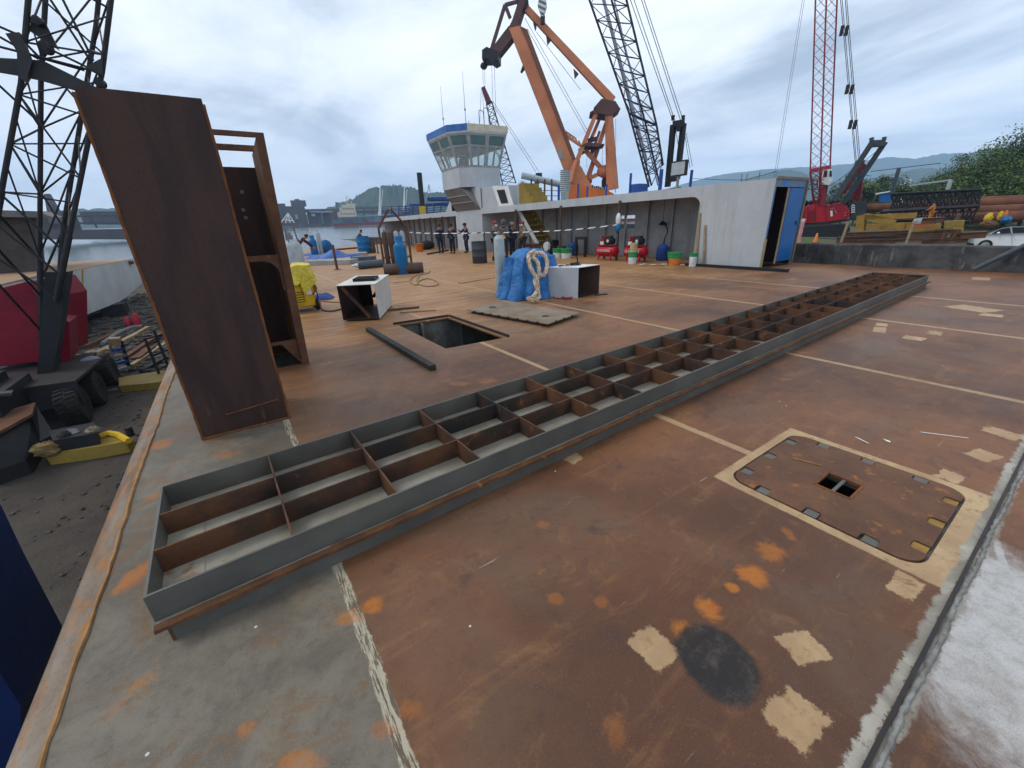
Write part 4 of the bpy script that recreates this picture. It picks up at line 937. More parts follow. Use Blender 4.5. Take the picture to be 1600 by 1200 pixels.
mb = MB(); mb.box(13.6, 13.9, 24.9, 25.6, 4.801, 5.5); mb.box(13.62, 13.66, 25.0, 25.5, 5.5, 5.75); mb.build('steering_console', M['dark'], parent=dh)
for (px, pt, pb, x, r) in ((691, 133, 215, 13.0, .02), (724.5, 110, 200, 13.4, .02), (709, 192, 206, 13, .025), (733, 188, 200, 13.2, .03), (676, 208, 218, 12.6, .012)):
    b, t = AX(px+ (4 if pt < 150 else 0), pb, x), AX(px, pt, x); mb = MB(); mb.tube((b.x, b.y, 6.6), (b.x, b.y, t.z), r, r*.4, 6); mb.tube((b.x, b.y, 6.6+(t.z-6.6)*.38), (b.x, b.y, 6.6+(t.z-6.6)*.42), r*2.2, n=6); mb.build('antenna', M['grey'], parent=dh)
mb = MB()
for dy in (0, .55): mb.path([Vector((14.4, 23.6+dy, 6.6)), Vector((14.4, 23.6+dy, 7.75)), Vector((14.45, 23.65+dy, 7.9)), Vector((14.6, 23.7+dy, 7.95)), Vector((14.8, 23.75+dy, 7.85)), Vector((14.85, 23.75+dy, 6.6))], .022, 6)
mb.build('grab_rail', M['grey'], parent=dh, smooth=True)
# companionway housing and stairs
mb = MB(); mb.box(13.52, 15.0, 20.9, 23.5, ZT, 3.62); mb.build('companionway', M['wall'], parent=dh)
a4 = [AX(769, 291, 13.5), AX(793, 290, 13.5), AX(803, 324, 13.5), AX(780, 324, 13.5)]
mb = MB(); mb.prism(a4, (.03, 0, 0)); mb.build('hood_panel', M['white'], parent=dh)
w4 = [AX(776, 297, 13.48), AX(788, 296, 13.48), AX(794, 317, 13.48), AX(783, 318, 13.48)]
mb = MB(); mb.prism(w4, (.015, 0, 0)); mb.build('hood_window', M['black'], parent=dh)
for i in range(9):
    t = i/8; p = AX(800+26*0, 330, 14.2); yy = 19.3-1.55*t*1.25; zz_ = 2.1*(1-t)+.1
    mb = MB(); mb.box(13.75, 14.65, yy-.13, yy+.13, zz_, zz_+.05); mb.box(13.75, 14.65, yy+.10, yy+.13, zz_-.2, zz_-.001); mb.build('stair_tread', M['yellowdull'], parent=dh)
for xx in (13.70, 14.66):
    mb = MB(); mb.bar((xx+.02, 19.55, 2.4), (xx+.02, 17.25, .02), .03, .24); mb.build('stringer', M['wall'] if xx < 14 else M['yellowdull'], parent=dh)
for i in range(5):
    yy = 19.55-.24*i; mb = MB(); mb.box(13.9, 14.9, yy-.24, yy, ZT, 3.55-.0-.22*max(0, i-1)); mb.build('stair_casing', M['yellowdull'], parent=dh)
# roof edge: blue posts, rails, floodlight
for (px, pt, pb, wd) in ((873, 289, 312, 4), (903, 287, 310, 3.2), (917.5, 291, 308, 3), (947, 288, 305, 3.5), (984, 271, 300, 3.6), (1031, 265, 295, 5.5), (1078.5, 266, 290, 4)):
    b, t = AX(px, pb, 14.6), AX(px, pt, 14.6); r = wd/2*(b-Vector((0, 0, 1.6))).length/700
    mb = MB(); mb.tube((b.x, b.y, ZT), (b.x, b.y, t.z), r, n=10); mb.build('bollard_post', M['bluepost'], parent=dh, smooth=True)
b, t = AX(994, 300, 15.0), AX(1008, 287, 15.0); mb = MB(); mb.box(14.6, 15.2, t.y, b.y, ZT, t.z); mb.build('locker', M['bluepost'], parent=dh)
mb = MB()
rp_ = [AX(px, py, 14.9) for px, py in ((1082, 279), (1130, 281), (1165, 281), (1212, 268))]
for p, q in zip(rp_, rp_[1:]): mb.tube(p, q, .008, n=5)
mb.build('wire_rail', M['dark'], parent=dh)
b = AX(1058, 292, 14.3); mb = MB(); mb.tube((b.x, b.y, ZT), (b.x, b.y, ZT+.55), .05, n=8); fp = mb.build('lamp_post', M['grey'], parent=dh)
mb = MB(); mb.box(b.x-.06, b.x+.06, b.y-.32, b.y+.32, ZT+.45, ZT+.95); fl_l = mb.build('floodlight', M['black'], parent=dh)
mb = MB(); mb.box(b.x-.07, b.x-.061, b.y-.27, b.y+.27, ZT+.5, ZT+.9); mb.build('lamp_glass', M['cylgrey'], parent=fl_l)
for i, px in enumerate((1158, 1166, 1185)):
    p = AX(px, 283, 15.2); mb = MB(); mb.tube((p.x, p.y, ZT), (p.x, p.y, ZT+.35), .02, n=6); mb.build('rail_stanchion', M['grey'], parent=dh)
# horn loudspeaker and cable hanging in the recess
p = AX(1036, 345, XB-.3); mb = MB(); mb.lathe([(.03, 0), (.10, .06), (.16, .12), (.16, .16), (.05, .18)], p, (0, 0, -1), 12); mb.tube(p, (p.x, p.y, ZT-.05), .012, n=5)
o = mb.build('work_lamp', M['black'], smooth=True); tag(o, 'black work lamp hanging on a cable inside the grey deckhouse recess', 'work lamp')
pp_ = [AX(1040, 352, XB-.25), AX(1043, 362, XB-.28), AX(1038, 375, XB-.28), AX(1036, 392, XB-.28), AX(1030, 405, XB-.5)]; pp_[-1].z = .02
hose('cable', 'dark cable hanging down the back wall of the grey deckhouse', pp_, .022, M['dark'], 'cable')
for i, (pa, pb2) in enumerate((((1087, 408), (1094, 333)), ((1099, 412), (1102, 352)))):
    b, t = AX(*pa, XF-.05-.03*i), AX(*pb2, XF-.02); b.z = max(b.z, .02); mb = MB(); mb.bar(b, t, .07, .03)
    o = mb.build('plank', M['wood']); tag(o, ['long pale plank leaning upright at the deckhouse recess corner', 'shorter brown plank leaning against the deckhouse end wall'][i], 'plank')
# ================================================================ PEOPLE
def skin(name, V, E, Rr, mat, parent=None, sub=1, org=(0, 0, 0)):
    me = bpy.data.meshes.new(name); me.from_pydata([Vector(v) for v in V], E, [])
    o = bpy.data.objects.new(name, me); COL.objects.link(o)
    md = o.modifiers.new('k', 'SKIN'); md.use_smooth_shade = True; md.branch_smoothing = .4
    for i, r in enumerate(Rr):
        r = r if isinstance(r, tuple) else (r, r); me.skin_vertices[0].data[i].radius = r; me.skin_vertices[0].data[i].use_root = (i == 0)
    s_ = o.modifiers.new('s', 'SUBSURF'); s_.levels = sub; s_.render_levels = sub
    dg = bpy.context.evaluated_depsgraph_get(); dg.update()
    m2 = bpy.data.meshes.new_from_object(o.evaluated_get(dg)); m2.name = name
    o.modifiers.clear(); o.data = m2; m2.materials.clear(); m2.materials.append(mat)
    for p in m2.polygons: p.use_smooth = True
    if parent is not None: o.parent = parent
    return o
def person(label, loc, rz, J=None, top='clothdark', legs='clothdark', head='helmet', hcol='grey', scale=1, face=True, gloves=None, hood=None, mask=None):
    root = thing('person', label, 'person', loc); root.rotation_euler = (0, 0, rz); root.scale = (scale,)*3
    j = dict(pel=(0, 0, .94), waist=(0, .0, 1.10), chest=(0, .01, 1.30), neck=(0, 0, 1.46), head=(0, .025, 1.60), crown=(0, .02, 1.68),
             shL=(-.18, 0, 1.40), elL=(-.235, -.02, 1.13), wrL=(-.235, .09, .90), shR=(.18, 0, 1.40), elR=(.235, -.02, 1.13), wrR=(.235, .09, .90),
             hiL=(-.09, 0, .90), knL=(-.10, .03, .50), anL=(-.105, -.02, .09), hiR=(.09, 0, .90), knR=(.10, .03, .50), anR=(.105, -.02, .09))
    j.update(J or {}); j = {k: Vector(v) for k, v in j.items()}
    V, E, Rr = [], [], []; ix = {}
    def vtx(k, p, r): ix[k] = len(V); V.append(p); Rr.append(r); return ix[k]
    def ed(a, b): E.append((ix[a], ix[b]))
    for k, r in (('pel', (.135, .11)), ('waist', (.125, .10)), ('chest', (.15, .11)), ('neck', (.06, .06)), ('head', (.078, .095)), ('crown', (.06, .072)), ('shL', .062), ('elL', .044), ('wrL', .030), ('shR', .062), ('elR', .044), ('wrR', .030),
                 ('hiL', .088), ('knL', .060), ('anL', .045), ('hiR', .088), ('knR', .060), ('anR', .045)): vtx(k, j[k], r)
    for a, b in (('pel', 'waist'), ('waist', 'chest'), ('chest', 'neck'), ('neck', 'head'), ('head', 'crown'), ('chest', 'shL'), ('shL', 'elL'), ('elL', 'wrL'), ('chest', 'shR'), ('shR', 'elR'), ('elR', 'wrR'), ('pel', 'hiL'), ('hiL', 'knL'), ('knL', 'anL'), ('pel', 'hiR'), ('hiR', 'knR'), ('knR', 'anR')): ed(a, b)
    hd = (j['head']-j['neck']).normalized()
    fwd = Vector((0, 1, 0)); fwd = (fwd-hd*fwd.dot(hd)).normalized(); sd2 = fwd.cross(hd).normalized()
    vtx('nose', j['head']+fwd*.115-hd*.015, .012); ed('head', 'nose')
    for s in (-1, 1): vtx('ear%d' % s, j['head']+sd2*s*.085-hd*.01, .014); ed('head', 'ear%d' % s)
    for s in 'LR':
        d = (j['wr'+s]-j['el'+s]).normalized(); up = Vector((1 if s == 'L' else -1, .25, 0)); up = (up-d*up.dot(d)).normalized(); sd3 = d.cross(up)
        vtx('palm'+s, j['wr'+s]+d*.075, (.034, .018)); ed('wr'+s, 'palm'+s)
        for q, (o_, L) in enumerate(((-.028, .07), (-.010, .082), (.010, .077), (.028, .06))):
            vtx('f%s%d' % (s, q), j['wr'+s]+d*(.10+L*.5)+sd3*o_, .0095); ed('palm'+s, 'f%s%d' % (s, q))
            vtx('g%s%d' % (s, q), j['wr'+s]+d*(.10+L*.9)+sd3*o_*1.05+up*.03, .008); ed('f%s%d' % (s, q), 'g%s%d' % (s, q))
        vtx('t'+s, j['wr'+s]+d*.06+sd3*.052+up*.02, .011); ed('palm'+s, 't'+s)
        vtx('u'+s, j['wr'+s]+d*.10+sd3*.06+up*.035, .009); ed('t'+s, 'u'+s)
        toe = j['an'+s]+(Vector((0, .19, -.045)) if j['kn'+s].z > j['an'+s].z+.15 else Vector((0, -.16, -.03)))
        vtx('toe'+s, toe, (.042, .032)); ed('an'+s, 'toe'+s)
    skin('body', V, E, Rr, M['skin'], root)
    def part(name, ks, es, rs, mat):
        id_ = {k: i for i, k in enumerate(ks)}; skin(name, [j[k] if k in j else V[ix[k]] for k in ks], [(id_[a], id_[b]) for a, b in es], rs, mat, root)
    part('shirt', ['waist', 'pel', 'chest', 'neck', 'shL', 'elL', 'wrL', 'shR', 'elR', 'wrR'], [('waist', 'pel'), ('waist', 'chest'), ('chest', 'neck'), ('chest', 'shL'), ('shL', 'elL'), ('elL', 'wrL'), ('chest', 'shR'), ('shR', 'elR'), ('elR', 'wrR')],
         [(.15, .125), (.16, .13), (.175, .135), (.075, .075), .082, .062, .048, .082, .062, .048], M[top])
    part('trousers', ['pel', 'hiL', 'knL', 'anL', 'hiR', 'knR', 'anR'], [('pel', 'hiL'), ('hiL', 'knL'), ('knL', 'anL'), ('pel', 'hiR'), ('hiR', 'knR'), ('knR', 'anR')], [(.15, .125), .105, .082, .072, .105, .082, .072], M[legs])
    for s in 'LR': skin('boot', [j['an'+s]+Vector((0, 0, .03)), j['an'+s]-Vector((0, 0, .03)), V[ix['toe'+s]]], [(0, 1), (1, 2)], [.062, .058, (.055, .045)], M['black'], root)
    hp = j['head']
    mb = MB()
    if head == 'helmet': mb.blob(hp+hd*.055, (.118, .135, .085), 14, 8); mb.blob(hp+hd*.035+fwd*.06, (.115, .12, .02), 12, 6); nm = 'helmet'
    elif head == 'hood': mb.blob(hp+hd*.01-fwd*.03, (.13, .14, .17), 14, 8); mb.blob(hp-hd*.16, (.16, .14, .10), 12, 6); nm = 'hood'
    elif head == 'bandana': mb.blob(hp+hd*.04-fwd*.012, (.102, .112, .10), 14, 8); nm = 'bandana'
    else: mb.blob(hp+hd*.045-fwd*.02, (.098, .108, .085), 14, 8); nm = 'hair'
    mb.build(nm, M[hcol], parent=None, smooth=True, org=(0, 0, 0)).parent = root
    for s in (-1, 1):
        mb = MB(); mb.blob(hp+hd*.012+fwd*.088+sd2*s*.033, (.016, .012, .011), 8, 5); mb.build('eye', M['black'], smooth=True, org=(0, 0, 0)).parent = root
    mb = MB(); mb.blob(hp-hd*.06+fwd*.085, (.026, .010, .008), 8, 5); mb.build('mouth', M['bandred'], smooth=True, org=(0, 0, 0)).parent = root
    if mask:
        mb = MB(); mb.blob(hp-hd*.045+fwd*.10, (.05, .05, .045), 10, 6); mb.build('respirator', M['bandred'], smooth=True, org=(0, 0, 0)).parent = root
        for s in (-1, 1):
            mb = MB(); c3 = hp-hd*.055+fwd*.10+sd2*s*.065; mb.lathe([(.035, -.02), (.048, -.01), (.048, .02), (.03, .03)], c3, (fwd+sd2*s*.8), 12); mb.build('filter', M['buckwhite'], smooth=True, org=(0, 0, 0)).parent = root
    if gloves:
        for s in gloves:
            d = (j['wr'+s]-j['el'+s]).normalized(); skin('glove', [j['wr'+s]-d*.02, j['wr'+s]+d*.08, j['wr'+s]+d*.17], [(0, 1), (1, 2)], [.05, (.055, .035), (.045, .02)], M['yellow'], root)
    return root
def G0(px, py): p = G(px, py); return Vector((p.x, p.y, 0))
vw = lambda p: math.atan2(p.x, p.y)                    # bearing of the point seen from the camera
def turn(p, a): return -vw(p)+a                         # a = 0: back to the viewer; pi: faces the viewer; -pi/2: faces right
p = G0(775, 407); person('person in dark overalls with two round mask filters and a yellow glove, beside black drum', p, turn(p, -2.0), dict(elR=(.26, .20, 1.12), wrR=(.20, .42, 1.10), elL=(-.25, .16, 1.10), wrL=(-.12, .38, 1.02), knL=(-.12, .10, .5), anL=(-.14, -.10, .09)), 'clothgrey', 'clothdark', 'bandana', 'bandred', mask=True, gloves='LR')
p = G0(789, 403); person('person in a pale grey pointed hood between the masked workers', p, turn(p, pi*.9), dict(elL=(-.26, .14, 1.14), wrL=(-.10, .30, 1.16)), 'clothgrey', 'clothdark', 'hood', 'clothgrey', scale=1.02)
p = G0(801, 402); person('person in grey helmet with one arm raised in front of the stairs', p, turn(p, -2.4), dict(elR=(.34, .10, 1.40), wrR=(.20, .22, 1.58)), 'clothnavy', 'clothnavy', 'helmet', 'grey', scale=.96)
p = G0(818, 402); person('person in brown work clothes and red bandana leaning beside the yellow stairs', p, turn(p, 2.2), dict(elL=(-.27, .12, 1.14), wrL=(-.15, .30, .98), knR=(.13, .12, .5), anR=(.12, -.06, .09)), 'clothkhaki', 'clothdark', 'bandana', 'bandred', scale=.98, mask=True)
for px, py, lab, a, JJ in ((690, 396, 'person in dark overalls, leftmost of the three shaded figures left of the tower', .4, dict(wrR=(.20, .25, 1.15))), (708, 396, 'person in dark overalls with elbow out, middle of the three shaded figures', 2.6, dict(elL=(-.33, .02, 1.15), wrL=(-.20, .20, 1.20))),
                          (730, 395, 'person in dark overalls, right up against the grey tower wall in shade', 2.0, dict(elR=(.25, .2, 1.2), wrR=(.15, .35, 1.3)))):
    p = G0(px, py); person(lab, p, turn(p, a), JJ, 'clothnavy', 'clothnavy', 'helmet', 'black')
p = Vector((AY(467, 392, 24).x, 24, 0)); person('person in maroon overalls bending forward behind the wide silver cylinder', p, turn(p, -pi/2), dict(waist=(0, .06, 1.08), chest=(0, .22, 1.22), neck=(0, .36, 1.30), head=(0, .46, 1.36), crown=(0, .53, 1.40), shL=(-.17, .28, 1.24), elL=(-.2, .5, 1.02), wrL=(-.2, .66, .82), shR=(.17, .28, 1.24), elR=(.2, .52, 1.05), wrR=(.2, .70, .85)), 'clothmaroon', 'clothmaroon', 'hair', 'black')
p = G0(563, 394); person('person in khaki trousers stooping over the blue barrel near the far deck edge', p, turn(p, -pi/2), dict(pel=(0, -.05, .86), waist=(0, .02, 1.02), chest=(0, .12, 1.20), neck=(0, .22, 1.34), head=(0, .29, 1.46), crown=(0, .32, 1.54), shL=(-.17, .16, 1.30), elL=(-.2, .32, 1.08), wrL=(-.18, .48, .98), shR=(.17, .16, 1.30), elR=(.2, .32, 1.08), wrR=(.18, .50, .96), hiL=(-.09, -.04, .84), hiR=(.09, -.04, .84), knL=(-.1, .12, .48), knR=(.1, .10, .48)), 'clothgrey', 'clothkhaki', 'hair', 'black')

# ================================================================ FAR DECK EQUIPMENT
cylinder('gas_cylinder', 'tall blue gas cylinder standing before the cylinder rack on the open deck', G0(630, 428), .225, 1.34, M['cylblue'], 'blue gas cylinders', 'collar')
t = cylinder('gas_cylinder', 'wide silver gas cylinder with open guard ring, behind the yellow plastic cover', Vector((AY(460, 400, 13).x, 13, 0)), .235, 1.42, M['cylgrey'], None, 'dome', n=22)
b = Vector((t.location.x, 13, 0)); mb = MB(); mb.path([b+Vector((.13*math.cos(a), .13*math.sin(a), 1.72)) for a in [i*2*pi/14 for i in range(14)]], .022, 6, True)
for a in (0, 2.1, 4.2): mb.tube(b+Vector((.17*math.cos(a), .17*math.sin(a), 1.36)), b+Vector((.13*math.cos(a), .13*math.sin(a), 1.72)), .022, n=6)
mb.build('guard_ring', M['grey'], parent=t, smooth=True)
cylinder('gas_cylinder', 'small blue gas cylinder by the blue sheets near the far deck edge', G0(493, 400), .24, 1.35, M['cylblue'], 'blue gas cylinders', 'collar')
cylinder('gas_cylinder', 'slim pale cylinder next to the small blue one near the far deck edge', G0(503, 399), .14, 1.55, M['cylgrey'])
# rack with cylinders
rb = G0(622, 414); rk = thing('cylinder_rack', 'rusty gable topped rack holding gas cylinders behind the blue cylinder', 'cylinder rack', rb)
rx = Vector((math.cos(vw(rb)), -math.sin(vw(rb)), 0)); ry = Vector((math.sin(vw(rb)), math.cos(vw(rb)), 0))
def rq(u, v, z): return rb+rx*u+ry*v+Vector((0, 0, z))
for u in (-.62, .62):
    for v in (-.4, .4): mb = MB(); mb.bar(rq(u, v, 0), rq(u, v, 1.62), .06); mb.build('upright', M['rust'], parent=rk)
for v in (-.4, .4):
    mb = MB(); mb.bar(rq(-.62, v, 1.62), rq(-.1, v, 2.35), .07); mb.bar(rq(.62, v, 1.62), rq(.02, v, 2.35), .07); mb.build('gable_bar', M['rust'], parent=rk)
mb = MB()
for z in (.35, 1.0): mb.bar(rq(-.62, -.4, z), rq(.62, -.4, z), .04); mb.bar(rq(-.62, .4, z), rq(.62, .4, z), .04)
mb.build('cross_rail', M['rust'], parent=rk)
mb = MB(); mb.prism([rq(.62, -.41, 1.64), rq(.02, -.41, 2.36), rq(.02, .41, 2.36), rq(.62, .41, 1.64)], Vector((.0, 0, .02))); mb.build('roof_sheet', M['rust'], parent=rk)
mb = MB(); mb.prism([rq(-.66, -.44, .01), rq(.66, -.44, .01), rq(.66, .44, .01), rq(-.66, .44, .01)], (0, 0, .05)); mb.build('rack_floor', M['rust'], parent=rk)
for i, (u, v, mt, lab) in enumerate(((-.42, -.1, 'brownpipe', 'dark brown gas cylinder, leftmost inside the rusty rack'), (-.16, -.15, 'brownpipe', 'brown gas cylinder beside the grey ones inside the rusty rack'), (.10, -.2, 'cylgrey', 'pale grey gas cylinder in the middle of the rusty rack'), (.36, -.15, 'cylgrey', 'pale grey gas cylinder, rightmost inside the rusty rack'))):
    q = rq(u, v, .062); cylinder('gas_cylinder', lab, q, .115, 1.42, M[mt], 'gas cylinders in the rack')
def lying(name, label, a, b, r, mat, cat, cap=False):
    p, q = G(*a), G(*b); p.z = q.z = r+.004; d = (q-p).normalized(); t = thing(name, label, cat, ((p+q)/2).to_tuple()); L = (q-p).length
    mb = MB(); mb.lathe([(r*.6, 0), (r*.9, r*.25), (r, r*.5), (r, L-r*.5), (r*.9, L-r*.25), (r*.6, L)] if cap else [(r*.8, .0), (r, .001), (r, L-.001), (r*.8, L)], p, d, 18); mb.build('body', mat, parent=t, smooth=True)
    if cap: mb = MB(); mb.lathe([(r*.5, 0), (r*.5, .1), (r*.25, .14), (r*.25, .26)], p, -d, 10); mb.build('valve', M['buckwhite'], parent=t, smooth=True)
    return t
lying('gas_cylinder', 'dark grey gas cylinder lying on deck with a white valve', (560, 421), (600, 417), .165, M['cyldark'], 'gas cylinder', True)
lying('steel_pipe', 'brown steel pipe lying on deck behind the blue cylinder', (601, 430), (662, 426), .19, M['brownpipe'], 'steel pipe')
p = G0(527, 421); mb = MB(); mb.bar(p, p+Vector((0, 0, 1.02)), .09); mb.box(p.x-.14, p.x+.14, p.y-.14, p.y+.14, 0, .015); o = mb.build('steel_post', M['rust']); tag(o, 'short rusty upright post on deck by the crumpled blue sheet', 'post')
# slabs with crumpled blue sheets
def slabbox(label, a, b, dep, h, mat, name='steel_slab', cat='steel section'):
    p, q = G(*a), G(*b); d = (q-p).normalized(); n = Vector((-d.y, d.x, 0)); mb = MB(); mb.prism([p, q, q+n*dep, p+n*dep], (0, 0, h)); o = mb.build(name, mat, bevel=.01); return tag(o, label, cat)
slabbox('long low grey steel box section under the larger crumpled blue sheet', (480, 415), (548, 413), 1.0, .22, M['wallin'])
slabbox('dark low steel section lying right of the larger crumpled blue sheet', (549, 411), (586, 409), .9, .28, M['cyldark'])
c_ = (G(490, 409)+G(543, 408))/2; mb = MB(); mb.sheet(ragf(c_.x+.2, c_.y+.3, 1.35, .75, .42, 8, .1), 70, 12)
for v in mb.v: v.z += .16
o = mb.build('blue_sheet', M['bluesheet'], smooth=True); tag(o, 'large crumpled blue plastic sheet heaped over the grey steel section', 'plastic sheet')
c_ = G(486, 399); mb = MB(); mb.sheet(ragf(c_.x+.3, c_.y+.3, 1.5, .7, .24, 9), 50, 8); o = mb.build('blue_sheet', M['bluesheet'], smooth=True); tag(o, 'low crumpled blue plastic sheet at the foot of the small blue cylinder', 'plastic sheet')
c_ = G(513, 398); bb = MB(); bb.blob((c_.x+.1, c_.y+.6, .48), (.42, .36, .50), 14, 9, .12); o = bb.build('blue_bag', painted('blue_bag_cloth', (.02, .12, .30), (.015, .08, .2), 4, .9), smooth=True); tag(o, 'bulky blue bag standing beside the slim pale cylinder', 'bag')
slabbox('grey pallet board lying in front of the blue bag at the far deck edge', (505, 402), (522, 401), 1.4, .12, M['wallin'], 'pallet', 'pallet')
def drum(label, p, r, h, mat, group=None):
    t = thing('drum', label, 'drum', p, group); mb = MB()
    mb.lathe([(r*.98, 0), (r, .01), (r, h*.32), (r*1.03, h*.335), (r, h*.35), (r, h*.64), (r*1.03, h*.655), (r, h*.67), (r, h-.02), (r*1.03, h-.01), (r*1.03, h), (r*.95, h), (r*.95, h*.4), (r*.2, h*.4)], p, n=22); mb.build('body', mat, parent=t, smooth=True); return t
dp = G0(750, 411); drum('dark open topped drum beside the masked workers', dp, .33, .92, painted('drum_black', (.05, .055, .068), (.035, .038, .045), 3, .5, .2, (.1, .07, .05)))
p = G0(570, 396); drum('blue barrel at the far deck edge next to the stooping person', p, .42, 1.15, M['cylblue'])
p = G0(579, 395); drum('grey barrel right of the blue barrel at the far deck edge', p, .40, 1.0, M['cyldark'])
slabbox('grey flat tray lying in front of the blue barrel', (553, 399), (572, 398), 1.6, .14, M['wallin'], 'tray', 'tray')
for i, px in enumerate((584, 591)):
    p = G0(px, 396); mb = MB(); mb.bar(p, p+Vector((0, 0, .95)), .07); mb.bar(p+Vector((0, 0, .95)), p+Vector((.35, 0, .95)), .06); o = mb.build('rail_post', M['rust']); tag(o, ['rusty bent rail post just right of the grey barrel', 'rusty bent rail post second right of the grey barrel'][i], 'post', 'rail posts at the far edge')
plank('long dark bar lying on deck near the three shaded figures', (668, 398), (700, 392), .12, .08, M['black'], cat='steel bar', name='steel_bar')
plank('rusty bar along the far deck edge behind the slim cylinder', (515, 392), (562, 388), .2, .12, M['rust'], cat='steel bar', name='steel_bar')
plank('thin dark rod lying on deck left of the white cylinder rack', (548, 402), (575, 400), .1, .05, M['rust'], cat='steel bar', name='steel_bar')
p = G0(656, 393); mb = MB(); mb.lathe([(.24, 0), (.30, .5), (.32, .52), (.28, .50), (.22, .1)], p, n=16); o = mb.build('bucket', M['orangeplastic'], smooth=True); tag(o, 'orange plastic bucket on deck in front of the shaded recess', 'bucket')
p = G0(669, 390); mb = MB(); mb.blob(p+Vector((0, .3, .3)), (.7, .45, .34), 12, 8, .08); o = mb.build('rubbish_heap', M['dark'], smooth=True); tag(o, 'dark heap of rubbish right of the orange bucket', 'rubbish heap')
# barrier tape on its posts
m = NM('striped_tape'); v = m.n('ShaderNodeSeparateXYZ'); m.l(m.tc.outputs['Object'], v.inputs[0]); s_ = m.math('FRACT', m.math('MULTIPLY', m.math('ADD', v.outputs[1], m.math('MULTIPLY', v.outputs[2], 1.2)), 3.2))
M['tape'] = m.done(m.mix(m.math('GREATER_THAN', s_, .6), (.75, .73, .68), (.03, .03, .03)), .5)
pL = dp+Vector((.12, -.30, 0)); tpL = Vector((pL.x, pL.y, 1.28)); TP = [AD(640, 363, 19.6), tpL, AX(966, 351, XF-.14)]
bp = thing('barrier_stand', 'thin black tube frame standing at the drum with tape tied to it', 'barrier', pL); mb = MB(); mb.path([pL, pL+Vector((0, 0, 1.25)), pL+Vector((.05, -.03, 1.3)), pL+Vector((.55, -.25, 1.3)), pL+Vector((.6, -.27, 1.25)), pL+Vector((.6, -.27, 0))], .02, 6); mb.build('tube_frame', M['black'], parent=bp, smooth=True)
for i, (a_, b_) in enumerate(((TP[0], TP[1]), (TP[1], TP[2]))):
    mb = MB(); N = 40; vv = []
    for k in range(N+1):
        t = k/N; q = a_.lerp(b_, t)-Vector((0, 0, (.10 if i else .05)*4*t*(1-t))); tw = .5+.5*math.sin(t*9+i)
        vv += [q+Vector((0, 0, .022)), q-Vector((.02*(1-tw), 0, .022*tw+.006))]
    mb.add(vv, [(2*k, 2*k+1, 2*k+3, 2*k+2) for k in range(N)]); o = mb.build('barrier_tape', M['tape']); tag(o, ['black and white barrier tape from the cylinder rack to the drum', 'black and white barrier tape from the drum to the deckhouse post'][i], 'barrier tape')
q = AX(966, 347, XF-.13); mb = MB()
mb.blob(q+Vector((0, .0, .10)), (.07, .13, .24), 10, 8, .05); o = mb.build('white_rag', M['buckwhite'], smooth=True); tag(o, 'white cloth hung high on the brown deckhouse post', 'cloth')
mb = MB(); mb.blob(q+Vector((-.01, .0, -.22)), (.08, .14, .18), 10, 8, .05); o = mb.build('blue_rag', M['cylblue'], smooth=True); tag(o, 'blue cloth hung below the white one on the brown deckhouse post', 'cloth')
